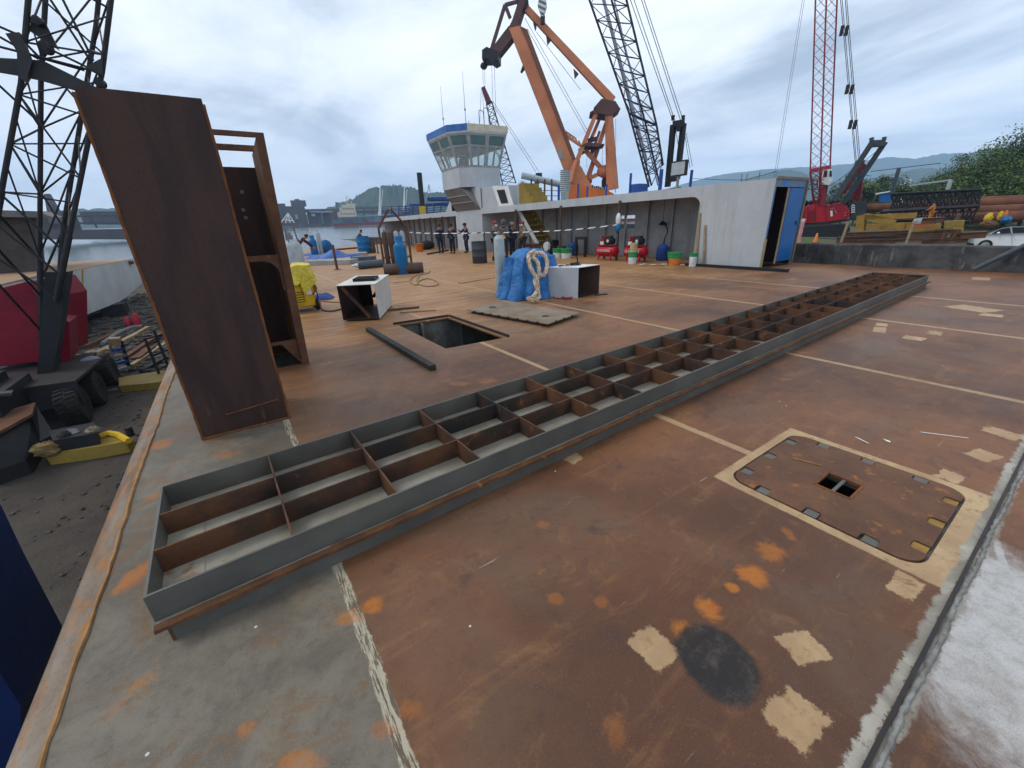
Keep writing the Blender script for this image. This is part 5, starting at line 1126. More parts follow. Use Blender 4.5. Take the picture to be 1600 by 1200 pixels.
# ---- compressors
def text_mesh(txt, size, mat, origin, xd, yd, parent, name='lettering', ext=.004):
    cu = bpy.data.curves.new('t', 'FONT'); cu.body = txt; cu.size = size; cu.extrude = ext; cu.align_x = 'CENTER'; cu.align_y = 'CENTER'
    o = bpy.data.objects.new('t', cu); COL.objects.link(o); dg = bpy.context.evaluated_depsgraph_get(); dg.update()
    me = bpy.data.meshes.new_from_object(o.evaluated_get(dg)); bpy.data.objects.remove(o)
    xd = Vector(xd).normalized(); yd = Vector(yd).normalized(); zd = xd.cross(yd); R_ = Matrix((xd, yd, zd)).transposed()
    base = Vector(parent.location) if parent is not None else Vector()
    for v in me.vertices: v.co = R_ @ v.co+Vector(origin)-base
    me.materials.clear(); me.materials.append(mat); o = bpy.data.objects.new(name, me); COL.objects.link(o)
    if parent is not None: o.parent = parent
    return o
def compressor(label, x, y, L, r):
    t = thing('air_compressor', label, 'air compressor', (x, y, 0), 'red air compressors'); zc = .16+r
    mb = MB(); mb.lathe([(r*.3, 0), (r*.75, r*.18), (r, r*.5), (r, L-r*.5), (r*.75, L-r*.18), (r*.3, L)], (x, y-L/2, zc), (0, 1, 0), 20); mb.build('tank', M['red'], parent=t, smooth=True)
    for s in (-1, 1):
        for e in (-1, 1): mb = MB(); mb.bar((x+s*.14, y+e*L*.3, zc-r*.7), (x+s*.20, y+e*L*.3, .04), .06); mb.build('foot', M['red'], parent=t)
    mb = MB(); mb.box(x-.16, x+.16, y-L*.38, y+L*.38, zc+r-.01, zc+r+.025); mb.build('base_plate', M['red'], parent=t)
    z = zc+r+.025
    mb = MB(); mb.box(x-.12, x+.12, y+.02, y+.26, z, z+.20); mb.box(x-.10, x+.10, y+.05, y+.23, z+.2, z+.34)
    for k in range(6): mb.box(x-.13, x+.13, y+.03, y+.25, z+.21+.022*k, z+.218+.022*k)
    mb.build('pump', M['red'], parent=t)
    mb = MB(); mb.lathe([(.09, 0), (.13, .03), (.13, .24), (.09, .27)], (x, y-.34, z+.15), (0, 1, 0), 14); mb.build('motor', M['black'], parent=t, smooth=True)
    mb = MB(); mb.lathe([(.17, 0), (.19, .01), (.19, .04), (.17, .05)], (x-.17, y-.12, z+.17), (1, 0, 0), 18); mb.build('belt_guard', M['black'], parent=t, smooth=True)
    mb = MB(); mb.box(x-.15, x-.13, y+.10, y+.28, z+.02, z+.14); mb.lathe([(.06, 0), (.06, .05)], (x-.18, y-.15, z+.17), (1, 0, 0), 12); mb.build('label_plate', M['buckwhite'], parent=t)
    mb = MB(); mb.tube((x, y+.30, z+.30), (x, y-.25, z+.32), .05, n=10); mb.build('air_filter', M['black'], parent=t, smooth=True)
    text_mesh('CHIAPERINI', .135, M['buckwhite'], (x-r-.004, y+.02, zc+.02), (0, -1, 0), (0, 0, 1), t)
    return t
compressor('red air compressor with black motor, left of the brown deckhouse post', 13.25, 12.35, 1.1, .215)
compressor('red air compressor with black motor, right of the brown deckhouse post', 13.35, 10.95, 1.05, .215)
c_ = Vector((14.3, 10.4, 0)); mb = MB(); mb.lathe([(.2, 0), (.24, .05), (.24, .5), (.1, .62)], c_, n=14); o = mb.build('blue_drum', M['bluepost'], smooth=True); tag(o, 'dark blue plastic can behind the right red air compressor', 'can')
# buckets, cans, frames in the recess
def bucket(label, p, r, h, m1, m2, name='paint_bucket', split=.55):
    t = thing(name, label, 'paint bucket', p, 'paint buckets'); mb = MB(); mb.lathe([(r*.86, 0), (r*.86+.14*r*split, h*split)], p, n=16); mb.build('body', M[m2], parent=t, smooth=True)
    mb = MB(); mb.lathe([(r*.945, h*split+.001), (r, h-.03), (r*1.06, h-.025), (r*1.06, h), (r*.9, h)], p, n=16); mb.build('band', M[m1], parent=t, smooth=True)
    mb = MB(); mb.path([p+Vector((r*1.05*math.cos(a), r*1.05*math.sin(a)*.4, h-.02-.18*abs(math.sin(a)))) for a in [pi+pi*k/8 for k in range(9)]], .008, 5); mb.build('handle', M['grey'], parent=t, smooth=True); return t
p = Vector((12.75, 10.58, 0)); bucket('paint bucket with green band over white, in front of the right compressor', p, .17, .42, 'green', 'buckwhite')
mb = MB(); mb.lathe([(.13, 0), (.15, .30), (.16, .32)], p+Vector((.02, 0, .421)), n=14); o = mb.build('plastic_pail', painted('cream_pail', (.55, .47, .25), None, 6, .6), smooth=True); tag(o, 'cream pail stacked on top of the green banded bucket', 'pail')
p = Vector((13.6, 9.45, 0)); bucket('green banded paint bucket with an open top, nearest the recess wall', p, .19, .40, 'green', 'brownpipe')
p = Vector((13.15, 9.02, 0)); bucket('green banded paint bucket spattered with orange, left of the planks', p, .23, .42, 'green', 'orangeplastic')
p = Vector((13.12, 8.30, 0)); bucket('tall white paint can with dark green lid at the recess corner', p, .13, .44, 'green', 'buckwhite', split=.72)
for px, py, lab, mt in ((872, 402, 'green and white paint bucket behind the blue tarpaulin', 'green'), (885, 403, 'green lidded paint bucket behind the grey steel box', 'green')):
    p = G0(px, py); p = Vector((13.0, p.y*13.0/p.x, 0)); bucket(lab, p, .26, .42, mt, 'buckwhite')
mb = MB(); p = Vector((13.9, 14.35, 0)); 
for (za, zb, ya, yb_) in ((0, .78, -.06, .06), (0, .78, .54, .66), (.78, .90, -.06, .66)): mb.box(p.x-.05, p.x+.05, p.y+ya, p.y+yb_, za, zb)
o = mb.build('door_frame', M['black'], bevel=.015); tag(o, 'black square arch frame standing left of the compressors', 'frame')
mb = MB(); p = Vector((14.3, 15.6, 0)); mb.lathe([(.22, 0), (.25, .04), (.25, .5), (.14, .6), (.06, .62)], p, n=14); o = mb.build('plastic_can', M['bluepost'], smooth=True); tag(o, 'blue plastic can beside the black arch frame in the recess', 'can')
mb = MB(); p = Vector((14.3, 16.5, 0)); mb.lathe([(.2, 0), (.23, .04), (.23, .42), (.2, .44)], p, n=14); o = mb.build('drum', M['cyldark'], smooth=True); tag(o, 'small dark drum left of the blue plastic can in the recess', 'drum')
p = Vector((14.2, 18.0-.9, 0)); gn = thing('generator', 'dark engine set with pale cover standing below the stairs', 'generator', p); mb = MB(); mb.box(p.x-.3, p.x+.3, p.y-.35, p.y+.35, .12, .5); mb.build('engine', M['dark'], parent=gn, bevel=.03)
mb = MB(); mb.lathe([(.2, 0), (.24, .05), (.22, .16)], (p.x-.32, p.y-.05, .42), (-1, 0, 0), 14); mb.build('recoil_cover', M['buckwhite'], parent=gn, smooth=True); mb = MB(); mb.box(p.x-.25, p.x+.25, p.y-.3, p.y+.3, .501, .72); mb.build('fuel_tank', M['black'], parent=gn, bevel=.05)
for s in (-1, 1): mb = MB(); mb.lathe([(.05, -.03), (.12, -.03), (.12, .03), (.05, .03)], (p.x-.28, p.y+.3*s, .12), (0, 1, 0), 14); mb.build('wheel', M['rubber'], parent=gn, smooth=True)
mb = MB(); p = G0(832, 400); p = Vector((12.9, p.y*12.9/p.x, 0)); mb.box(p.x-.25, p.x+.25, p.y-.4, p.y+.4, 0, .62); o = mb.build('wooden_crate', M['rust'], bevel=.01); tag(o, 'rusty brown box at the foot of the yellow stairs', 'crate')
q = G0(777, 412); tr = thing('hand_trolley', 'low black wheeled trolley at the feet of the masked worker', 'trolley', q); mb = MB(); mb.box(q.x-.1, q.x+.5, q.y-.2, q.y+.25, .12, .30); mb.build('bed', M['black'], parent=tr, bevel=.02)
for s in (-1, 1): mb = MB(); mb.lathe([(.04, -.03), (.11, -.03), (.11, .03), (.04, .03)], (q.x+.2+.25*s, q.y-.2, .11), (0, 1, 0), 14); mb.build('wheel', M['rubber'], parent=tr, smooth=True)
mb = MB(); mb.bar((q.x+.5, q.y, .2), (q.x+.62, q.y, .95), .04); mb.build('handle', M['black'], parent=tr)
# litter on the deck under the recess edge
for i, px in enumerate((1003, 1020, 1036, 1068, 1073)):
    p = G0(px, 414+(i % 2)); mb = MB(); mb.sheet(lambda u, v: Vector((p.x+(u-.5)*.3, p.y+(v-.5)*.18, .01+.03*abs(math.sin(u*7+v*5+i)))), 5, 3)
    o = mb.build('paper_scrap', M['buckwhite']); tag(o, 'scrap of white paper on the deck in front of the recess', 'scrap', 'paper scraps before the recess')
# ================================================================ LATTICE HELPERS
def lattice(mb, A, B, n, rc, rb, phase=0, rings=True):
    """A, B: lists of four corner points at the two ends; n bays; zigzag bracing on the four faces."""
    for a, b in zip(A, B): mb.tube(a, b, rc, n=6)
    def pt(k, t): return A[k].lerp(B[k], t)
    for f in range(4):
        g = (f+1) % 4
        for i in range(n):
            t0, t1 = i/n, (i+1)/n
            if (i+phase) % 2: mb.tube(pt(f, t0), pt(g, t1), rb, n=4, caps=False)
            else: mb.tube(pt(g, t0), pt(f, t1), rb, n=4, caps=False)
            if rings: mb.tube(pt(f, t1), pt(g, t1), rb, n=4, caps=False)
def square(c, u, v, w, h): return [c+u*w/2+v*h/2, c-u*w/2+v*h/2, c-u*w/2-v*h/2, c+u*w/2-v*h/2]
def basis(d):
    d = d.normalized(); s = d.cross(Vector((0, 0, 1))).normalized(); return s, s.cross(d).normalized()
def WALLP(A, B):
    n = Vector((-(B-A).y, (B-A).x, 0)).normalized(); o = Vector((0, 0, CH))
    def f(px, py, off=0):
        r = ray(px, py); t = ((A-o).dot(n)+off)/r.dot(n); return o+r*t
    return f
# ================================================================ YARD ON THE LEFT: truck crane
YB = 16.0
P = lambda px, py, y=YB: AY(px, py, y)
tcr = thing('truck_crane', 'large truck crane with black lattice boom and red engine house in the yard at left', 'truck crane', (-4.8, 16, GZ(-4.8, 16)))
m = NM('crane_black_paint'); a = m.noise(3, 6, .6); M['boom'] = m.done(m.mix(m.ramp(a, .45, .65), (.012, .012, .015), (.022, .019, .019)), .6, 0, .25)
mb = MB()
lo = [P(60, 420, 15.2), P(92, 415, 15.2), P(102, 405, 16.6), P(66, 395, 16.6)]
chords = [[(2, 300, 15.2), (33, 130, 15.2), (46, -20, 15.2)], [(108, 370, 15.2), (139, 215, 15.2), (160, 110, 15.2), (176, -20, 15.2)], [(62, 400, 16.8), (64, 130, 16.8), (72, -20, 16.8)], [(100, 350, 16.8), (150, 40, 16.8), (156, -20, 16.8)]]
C3 = [[AY(*q) for q in c] for c in chords]
# boom as four chords running up from the foot
foot = [P(58, 560, 15.2), P(100, 470, 15.2), P(66, 545, 16.6), P(84, 540, 16.8)]
def chord_at(c, s):
    L = [0]
    for a_, b_ in zip(c, c[1:]): L.append(L[-1]+(b_-a_).length)
    d = s*L[-1]
    for i in range(len(c)-1):
        if d <= L[i+1] or i == len(c)-2: return c[i].lerp(c[i+1], (d-L[i])/(L[i+1]-L[i]))
CH4 = [C3[0], C3[2], C3[3], C3[1]]
for c in CH4: mb.path(c, .052, 8)
nb = 4
for f in range(4):
    g_i = (f+1) % 4
    for i in range(nb):
        t0, t1 = i/nb, (i+1)/nb
        mb.tube(chord_at(CH4[f], t0), chord_at(CH4[g_i], t1), .022, n=5, caps=False)
        if f != 1: mb.tube(chord_at(CH4[g_i], t0), chord_at(CH4[f], (t0+t1)/2+.02), .018, n=5, caps=False)
        mb.tube(chord_at(CH4[f], t1), chord_at(CH4[g_i], t1), .022, n=5, caps=False)
mb.build('lattice_boom', M['boom'], parent=tcr)
mb = MB()
for c, ft in zip(CH4, (P(-22, 430, 15.2), P(66, 560, 16.5), P(84, 560, 16.6), P(88, 470, 15.3))): mb.tube(c[0], ft, .066, n=8)
for i in range(4):
    for t in (.25, .6, .95):
        a_, b_ = CH4[i][0], (P(-22, 430, 15.2), P(66, 560, 16.5), P(84, 560, 16.6), P(88, 470, 15.3))[i]
        j = (i+1) % 4; c_, d_ = CH4[j][0], (P(-22, 430, 15.2), P(66, 560, 16.5), P(84, 560, 16.6), P(88, 470, 15.3))[j]
        mb.tube(a_.lerp(b_, t), c_.lerp(d_, max(0, t-.22)), .028, n=5, caps=False)
mb.build('boom_foot', M['boom'], parent=tcr)
mb = MB(); mb.prism([P(70, 425, 15.6), P(106, 425, 15.6), P(96, 500, 15.6), P(82, 585, 15.6), P(58, 585, 15.6)], (0, .5, 0)); mb.build('boom_heel', M['black'], parent=tcr)
# joint plates high on the boom with their sheaves
mb = MB(); mb.prism([P(8, 52, 15.0), P(30, 50, 15.0), P(40, 70, 15.0), P(50, 96, 15.0), P(40, 128, 15.0), P(28, 120, 15.0), P(26, 80, 15.0)], (0, .12, 0))
mb.prism([P(-5, 90, 15.15), P(66, 94, 15.15), P(150, 136, 15.15), P(124, 143, 15.15), P(66, 126, 15.15), P(30, 118, 15.15), P(-5, 112, 15.15)], (0, .06, 0))
mb.prism([P(42, 45, 15.3), P(58, 28, 15.3), P(68, 30, 15.3), P(92, 78, 15.3)], (0, .08, 0)); mb.prism([P(133, 104, 15.1), P(160, 90, 15.1), P(160, 118, 15.1)], (0, .2, 0)); mb.build('joint_plate', painted('grey_joint_plate', (.03, .03, .033), (.022, .022, .024), 3, .5, .15, (.1, .07, .05)), parent=tcr)
mb = MB()
for k, (x0, y0_, x1, y1_) in enumerate(((-5, 72, 135, 108), (-5, 40, 30, 55), (74, 75, 134, 104), (96, -5, 146, 95), (76, -5, 142, 96), (68, 92, 132, 110), (0, 58, 60, 92), (138, -5, 170, 13), (-5, 130, 60, 190))): mb.tube(P(x0, y0_, 15.05+.02*k), P(x1, y1_, 15.05+.02*k), .026, n=5)
mb.build('boom_stay', M['boom'], parent=tcr)
for px, py, r in ((60, 33, .09), (157, 130, .10), (72, 75, .12)):
    mb = MB(); c_ = P(px, py, 15.2); mb.lathe([(r*.4, -.08), (r, -.07), (r*.8, 0), (r, .07), (r*.4, .08)], c_, (.3, 1, 0), 16); mb.build('sheave', M['black'], parent=tcr, smooth=True)
M['redshade'] = painted('shaded_red_paint', (.21, .006, .022), (.16, .004, .016), 2, .45, .1, (.1, .03, .02))  # red darkened, the engine house carries its shade in the colour
# red engine house
zr = lambda px, py, y: AY(px, py, y)
fr = [zr(-60, 470, 16.8), zr(-10, 452, 16.8), zr(38, 440, 16.8), zr(62, 470, 16.8), zr(66, 565, 16.8), zr(-60, 580, 16.8)]
mb = MB(); mb.prism(fr, (.6, 2.0, 0)); mb.build('engine_house', M['redshade'], parent=tcr, bevel=.02)
mb = MB(); mb.prism([zr(96, 498, 17), zr(108, 503, 17), zr(110, 563, 17), zr(96, 566, 17)], (-.1, 1.6, 0)); mb.prism([zr(62, 470, 17.2), zr(90, 495, 17.2), zr(92, 560, 17.2), zr(64, 566, 17.2)], (.0, 1.5, 0)); mb.build('side_cover', M['redshade'], parent=tcr)
# carrier chassis: deck box, fender corner, wheels
zc = -1.70
d0, d1, d2, d3 = G(117, 595, zc), G(161, 558, zc), G(60, 578, zc), G(63, 600, zc)
mb = MB(); top = [d0, d1, d1+Vector((-2.6, .3, 0)), d0+Vector((-2.6, .5, 0))]; mb.prism([p-Vector((0, 0, .07)) for p in top], (0, 0, .07)); mb.build('carrier_deck', M['blackmetal'], parent=tcr)
mb = MB(); q = d0+Vector((-.02, .02, -.071)); mb.prism([q, q+Vector((-1.5, .35, 0)), q+Vector((-1.5, .35, -.62)), q+Vector((0, 0, -.55))], (.02, .08, 0)); mb.prism([d0+Vector((-.3, .6, -.08)), d0+Vector((-2.4, .6, -.08)), d0+Vector((-2.4, .6, -.8)), d0+Vector((-.45, .6, -.7))], (0, 3.2, 0)); mb.build('chassis', painted('chassis_grey', (.035, .037, .042), (.026, .025, .026), 3, .6, .2, (.07, .05, .035)), parent=tcr)
for (px, py, h) in ((149, 657, 0), (172, 630, 0), (192, 602, 0)):
    z = GZ(0, 14.5); b = G(px, py, z); r = .50
    w_ = MB(); c_ = Vector((b.x-.28, b.y+.1, b.z+r))
    prf = [(r*.45, -.2), (r*.55, -.22), (r*.9, -.22), (r, -.15), (r, .15), (r*.9, .22), (r*.55, .22), (r*.45, .2)]
    w_.lathe(prf, c_, (1, 0, 0), 28); ty = w_.build('wheel', M['rubber'], parent=tcr, smooth=True)
    mb = MB()
    for k in range(26):
        a_ = 2*pi*k/26
        for s in (-1, 1):
            e = Vector((0, math.cos(a_+s*.06), math.sin(a_+s*.06))); f_ = Vector((0, math.cos(a_-s*.05), math.sin(a_-s*.05)))
            mb.bar(c_+e*(r+.008)+Vector((s*.02, 0, 0)), c_+f_*(r+.004)+Vector((s*.19, 0, 0)), .05, .04, up=e)
    mb.build('tread', M['rubber'], parent=ty)
    mb = MB(); mb.lathe([(r*.2, -.10), (r*.44, -.12), (r*.44, -.06), (r*.25, .10), (r*.12, .16), (r*.05, .17)], c_+Vector((.05, 0, 0)), (1, 0, 0), 18); mb.build('rim', M['dark'], parent=ty, smooth=True)
mb = MB(); c_ = d1+Vector((-.25, -.1, .0)); mb.blob(c_, (.22, .14, .1), 12, 7, .1); o = mb.build('plastic_bundle', painted('grey_violet_plastic', (.22, .21, .27), None, 5, .6), smooth=True); tag(o, 'pale grey plastic bundle lying on the carrier deck corner', 'bundle')
mb = MB(); mb.box(-7.2, -4.9, 12.9, 15.0, -2.2, -1.5); mb.box(-7, -5.2, 13.2, 14.8, -1.5, -1.3); mb.tube((-5.4, 13.2, -1.45), (-4.6, 13.0, -1.5), .09, n=10); mb.build('machinery_deck', M['black'], parent=tcr)
q0 = [G(-20, 678, -1.95), G(55, 632, -1.95), G(72, 660, -1.95), G(-20, 712, -1.95)]
mb = MB(); mb.prism([G(-20, 690, -2.0), G(52, 650, -2.0), G(57, 632, -2.0), G(-20, 655, -2.0)], (0, 0, .06)); mb.build('step_plate', M['rust'], parent=tcr)
mb = MB(); mb.prism([G(50, 652, -2.02), G(57, 634, -2.02), G(84, 678, -2.5), G(62, 690, -2.5)], (0, 0, -.4)); mb.prism([G(-20, 692, -2.06), G(50, 652, -2.06), G(62, 690, -2.5), G(40, 720, -2.6), G(-20, 740, -2.6)], (0, 0, -.3)); mb.build('step_box', M['black'], parent=tcr)
zo = -2.62
o1 = [G(64, 700, zo), G(70, 709, zo), G(155, 697, zo), G(196, 689, zo), G(206, 684, zo), G(190, 679, zo), G(150, 681, zo)]
mb = MB(); mb.prism(o1, (0, 0, -.30)); mb.build('outrigger_beam', M['yellowdull'], parent=tcr, bevel=.01)
mb = MB(); pts = [G(158, 684, zo)+Vector((0, 0, .03)), G(172, 680, zo)+Vector((0, 0, .05)), G(186, 682, zo)+Vector((0, 0, .04)), G(202, 690, zo)+Vector((0, 0, .02))]; mb.path(pts, .07, 6); mb.build('outrigger_arm', M['yellow'], parent=tcr, smooth=True)
c_ = G(205, 681, zo); mb = MB(); mb.tube(c_, c_+Vector((0, 0, .22)), .07, n=10); mb.build('outrigger_jack', M['black'], parent=tcr)
o2 = [G(185, 590, zo), G(186, 603, zo), G(250, 597, zo), G(263, 585, zo), G(258, 578, zo)]
mb = MB(); mb.prism(o2, (0, 0, -.32)); mb.build('outrigger_beam', M['yellowdull'], parent=tcr)
# engine rubbish on the near outrigger: battery tray, rags
c_ = G(124, 690, zo); mb = MB(); mb.prism([G(84, 690, zo), G(92, 706, zo), G(158, 694, zo), G(156, 676, zo)], (0, 0, .28)); tr_ = mb.build('battery_tray', M['black']); tag(tr_, 'black battery tray full of rubbish on the near yellow outrigger', 'tray')
for k, (px, py, mt) in enumerate(((112, 676, 'grey'), (146, 672, 'clothkhaki'), (100, 680, 'dark'))):
    c_ = G(px, py, zo+.3); mb = MB(); mb.blob(c_, (.14, .10, .09), 9, 6, .22); o = mb.build('scrap_bag', M[mt]); tag(o, ['grey plastic scrap bag in the middle of the battery tray', 'pale rag lump at the right end of the battery tray', 'dark scrap bag at the left end of the battery tray'][k], 'bag')
c_ = G(78, 708, zo); mb = MB(); mb.blob(c_+Vector((0, 0, .1)), (.26, .16, .16), 12, 8, .28); o = mb.build('rag_heap', painted('tan_rag', (.22, .15, .06), None, 7, .9)); tag(o, 'tan rag heap on the left end of the near yellow outrigger', 'rag')
# navy steel section leaning close to the barge at the lower left
bh = [AY(-60, 740, 3.6), AY(2, 790, 3.6), AY(36, 862, 3.6), AY(97, 978, 3.6), AY(97, 1010, 3.6), AY(40, 1260, 3.6), AY(-60, 1260, 3.6)]
mb = MB(); mb.prism(bh, (-.05, -.6, 0)); bt = thing('navy_steel_section', 'navy blue steel section standing on the yard ground beside the barge at lower left', 'steel section', (-2.2, 3.6, -3.1)); mb.build('plate', M['bluehull'], parent=bt)
# second barge under construction and its supports
zb = .3
A_, B_ = G(60, 431, zb), G(207, 405, zb); W = WALLP(A_, B_)
bg = thing('grey_barge', 'second grey barge with a rusty deck standing on supports across the yard', 'barge', (A_.x, A_.y, -2.5))
side = [W(-40, 455), W(76, 428), W(127, 421), W(207, 405), W(226, 421), W(223, 441), W(200, 462), W(186, 472), W(111, 501), W(-40, 530)]
nn = Vector((-(B_-A_).y, (B_-A_).x, 0)).normalized(); nn = nn if nn.x < 0 else -nn
mb = MB(); mb.prism(side, nn*.1); mb.build('hull_side', painted('barge_hull_grey', (.46, .47, .465), (.37, .375, .37), .8, .55, .2, (.2, .13, .06)), parent=bg)
mb = MB(); mb.prism([side[0], side[1], side[2], side[3], side[3]+nn*9+Vector((0, 2, 0)), side[0]+nn*9], (0, 0, .03)); mb.build('deck_plate', rusty('tan_rust_deck', (.27, .17, .10), (.33, .21, .12), (.20, .11, .06), .5, .7), parent=bg)
mb = MB(); a_, b_ = W(127, 421, .012), W(127, 494, .012); mb.bar(a_, b_, .16, .02); mb.build('seam_stripe', M['yellowdull'], parent=bg)
for px, py, wd in ((176, 480, 1.0), (108, 505, .8)):
    b = W(px, py); mb = MB(); mb.box(b.x-wd/2, b.x+wd/2, b.y-.2, b.y+.9, GZ(0, b.y), b.z+.15); mb.build('support_block', M['black'], parent=bg)
b = W(205, 409, -.1); mb = MB(); mb.box(b.x-.3, b.x+.1, b.y-.2, b.y+.2, b.z-.15, b.z+.06); mb.build('fairlead', M['rust'], parent=bg)
# rubble, timber and pipes on the ground between
def ground_bar(name, label, a, b, w, h, mat, cat, z=0, group=None):
    def gp_(px, py):
        p = G(px, py, -2.5)
        for _ in range(6): p = G(px, py, GZ(p.x, p.y)+h/2+z)
        return p
    p, q = gp_(*a), gp_(*b); mb = MB(); mb.bar(p, q, w, h); o = mb.build(name, mat); return tag(o, label, cat, group)
TB = 'timbers stacked in the yard'
for i, (a, b, w, h, mt, lab) in enumerate((((135, 542), (192, 516), .22, .16, 'rust', 'rusty beam lying farthest left among the yard timbers'), ((150, 553), (212, 524), .25, .16, 'wood', 'pale timber lying beside the rusty beam in the yard'), ((168, 548), (232, 512), .18, .16, 'wood', 'weathered timber lying under the grey barge end'),
        ((196, 560), (252, 522), .2, .18, 'rust', 'rusty beam lying behind the ladder in the yard'), ((206, 572), (262, 535), .16, .14, 'wood', 'pale timber lying behind the railing in the yard'), ((212, 563), (236, 545), .3, .2, 'rust', 'short rusty beam lying across the yard timbers'), ((222, 580), (258, 560), .2, .14, 'dark', 'dark beam lying in front of the railing in the yard'), ((110, 560), (160, 545), .3, .1, 'wood', 'pale flat board lying by the truck crane deck'))):
    ground_bar('timber', lab, a, b, w, h, M[mt], 'timber', group=TB)
def tube_ground(label, pts, r, mat, name='hose', cat='hose'):
    P_ = []
    for px, py in pts:
        p = G(px, py, -2.5)
        for _ in range(6): p = G(px, py, GZ(p.x, p.y)+r)
        P_.append(p)
    mb = MB(); mb.path(P_, r, 7); o = mb.build(name, mat, smooth=True); return tag(o, label, cat)
tube_ground('grey hose lying over the yard timbers', [(160, 537), (185, 520), (205, 512), (222, 510)], .09, M['grey'])
tube_ground('long grey pipe lying under the grey barge', [(115, 500), (150, 492), (190, 484)], .14, M['cyldark'], 'pipe', 'pipe')
# leaning ladder of slats, black railing, red bottle
def gpt(px, py, up=0):
    p = G(px, py, -2.5)
    for _ in range(6): p = G(px, py, GZ(p.x, p.y)+up)
    return p
b0, b1 = gpt(182, 588), gpt(204, 580); t0, t1 = AY(171, 534, b0.y+.3), AY(189, 533, b0.y+.3)
ld = thing('ladder', 'short steel ladder with pale top board leaning behind the far yellow outrigger', 'ladder', b0)
mb = MB(); mb.bar(b0, t0, .07); mb.build('stile', M['grey'], parent=ld); mb = MB(); mb.bar(b1, t1, .09); mb.build('stile', M['black'], parent=ld)
for i in range(4):
    t = .15+.2*i; mb = MB(); mb.bar(b0.lerp(t0, t), b1.lerp(t1, t), .12, .1); mb.build('rung', M['bluepost'] if i % 2 else M['grey'], parent=ld)
mb = MB(); mb.bar(t0, t1, .3, .25); mb.build('top_board', M['wood'], parent=ld)
rl = gpt(250, 592); rt = thing('metal_railing', 'black metal railing section standing beside the barge edge in the yard', 'railing', rl); yv = rl.y
for px0, py0, px1, py1 in ((226, 528, 255, 600), (240, 515, 270, 590)):
    mb = MB(); mb.bar(AY(px0, py0, yv), AY(px1, py1, yv), .07); mb.build('upright', M['black'], parent=rt)
for px0, py0, px1, py1 in ((226, 530, 262, 520), (236, 556, 268, 544), (245, 578, 270, 566)):
    mb = MB(); mb.bar(AY(px0, py0, yv), AY(px1, py1, yv+.6), .05); mb.build('cross_rail', M['black'], parent=rt)
c_ = gpt(217, 511); mb = MB(); mb.lathe([(.16, 0), (.18, .05), (.18, .45), (.1, .6), (.08, .7)], c_, n=12); mb.lathe([(.13, 0), (.15, .05), (.15, .4), (.06, .55)], c_+Vector((-.35, .1, 0)), n=12); o = mb.build('fire_extinguisher', M['pinkred'], smooth=True); tag(o, 'red gas bottles standing on the ground under the grey barge end', 'gas bottle')
# loose rubble as ground cover
mb = MB(); rn = random.Random(3)
for i in range(2600):
    y = rn.uniform(5, 40); x = -1.4-abs(rn.gauss(0, 1))*y*.16; s_ = rn.choice((.012, .02, .03, .05)) if y < 16 else rn.uniform(.04, .22)
    mb.blob((x, y, GZ(x, y)+s_*.2), (s_, s_*rn.uniform(.5, 1.2), s_*.5), 5, 3, .3)
o = mb.build('rubble', painted('yard_rubble', (.11, .10, .09), (.05, .045, .04), .7, .95)); tag(o, 'loose rubble and grit strewn over the dark yard ground', 'rubble', kind='stuff')
# weathered shed far left
hd_ = [AY(-80, 330, 30), AY(52, 333, 30), AY(66, 450, 30), AY(-80, 450, 30)]
sh = thing('shed', 'weathered brown grey shed with flat roof behind the truck crane at far left', 'shed', (hd_[1].x, 30, -2.5))
mb = MB(); mb.prism(hd_, (-1, 5, 0)); mb.build('wall', painted('shed_boards', (.07, .058, .05), (.045, .038, .034), 1.5, .8), parent=sh)
rf = [AY(-80, 326, 29.5), AY(58, 330, 29.5), AY(84, 340, 29.5), AY(-80, 338, 29.5)]
mb = MB(); mb.prism([Vector((p.x, p.y, p.z)) for p in rf], (-1, 6.5, .25)); mb.build('roof', painted('shed_roof', (.15, .14, .13), None, 1.5, .7), parent=sh)
# ================================================================ ACROSS THE WATER
def wz(d): return wzf(0, d)
def blk(mb, px0, px1, pyt, pyb, d, dep=8):
    f = FACE((px0+px1)/2, 350, d); a, b = f(px0, pyb), f(px1, pyb); t = f((px0+px1)/2, pyt).z; n = Vector((a.x+b.x, a.y+b.y, 0)).normalized()
    mb.prism([a, b, Vector((b.x, b.y, t)), Vector((a.x, a.y, t))], n*dep)
gcon = painted('terminal_grey', (.10, .095, .10), (.07, .066, .07), .05, .8, fine=1); gbro = painted('terminal_brown', (.075, .06, .055), (.10, .085, .08), .05, .85, fine=1); gpal = painted('terminal_pale', (.33, .33, .34), None, .05, .7, fine=1); grst = painted('terminal_rust', (.15, .085, .07), None, .05, .8, fine=1)
def bld(name, label, cat, parts, d):
    t = thing(name, label, cat, FACE(parts[0][1][0], parts[0][1][3], d)(parts[0][1][0], parts[0][1][3])); 
    for nm, (x0, x1, yt, yb), mt, off in parts:
        mb = MB(); blk(mb, x0, x1, yt, yb, d+off, 10); mb.build(nm, mt, parent=t)
    return t
D = 420
bld('terminal_building', 'dark blocky ore terminal building with a flat top across the water', 'building', [('block', (449, 482, 322, 352), gbro, 0), ('tower', (455, 479, 313, 321.8), gcon, 1), ('roof_hut', (460, 468, 311, 312.9), gcon, 2), ('conveyor_house', (462, 466, 335, 342), gpal, -2)], D)
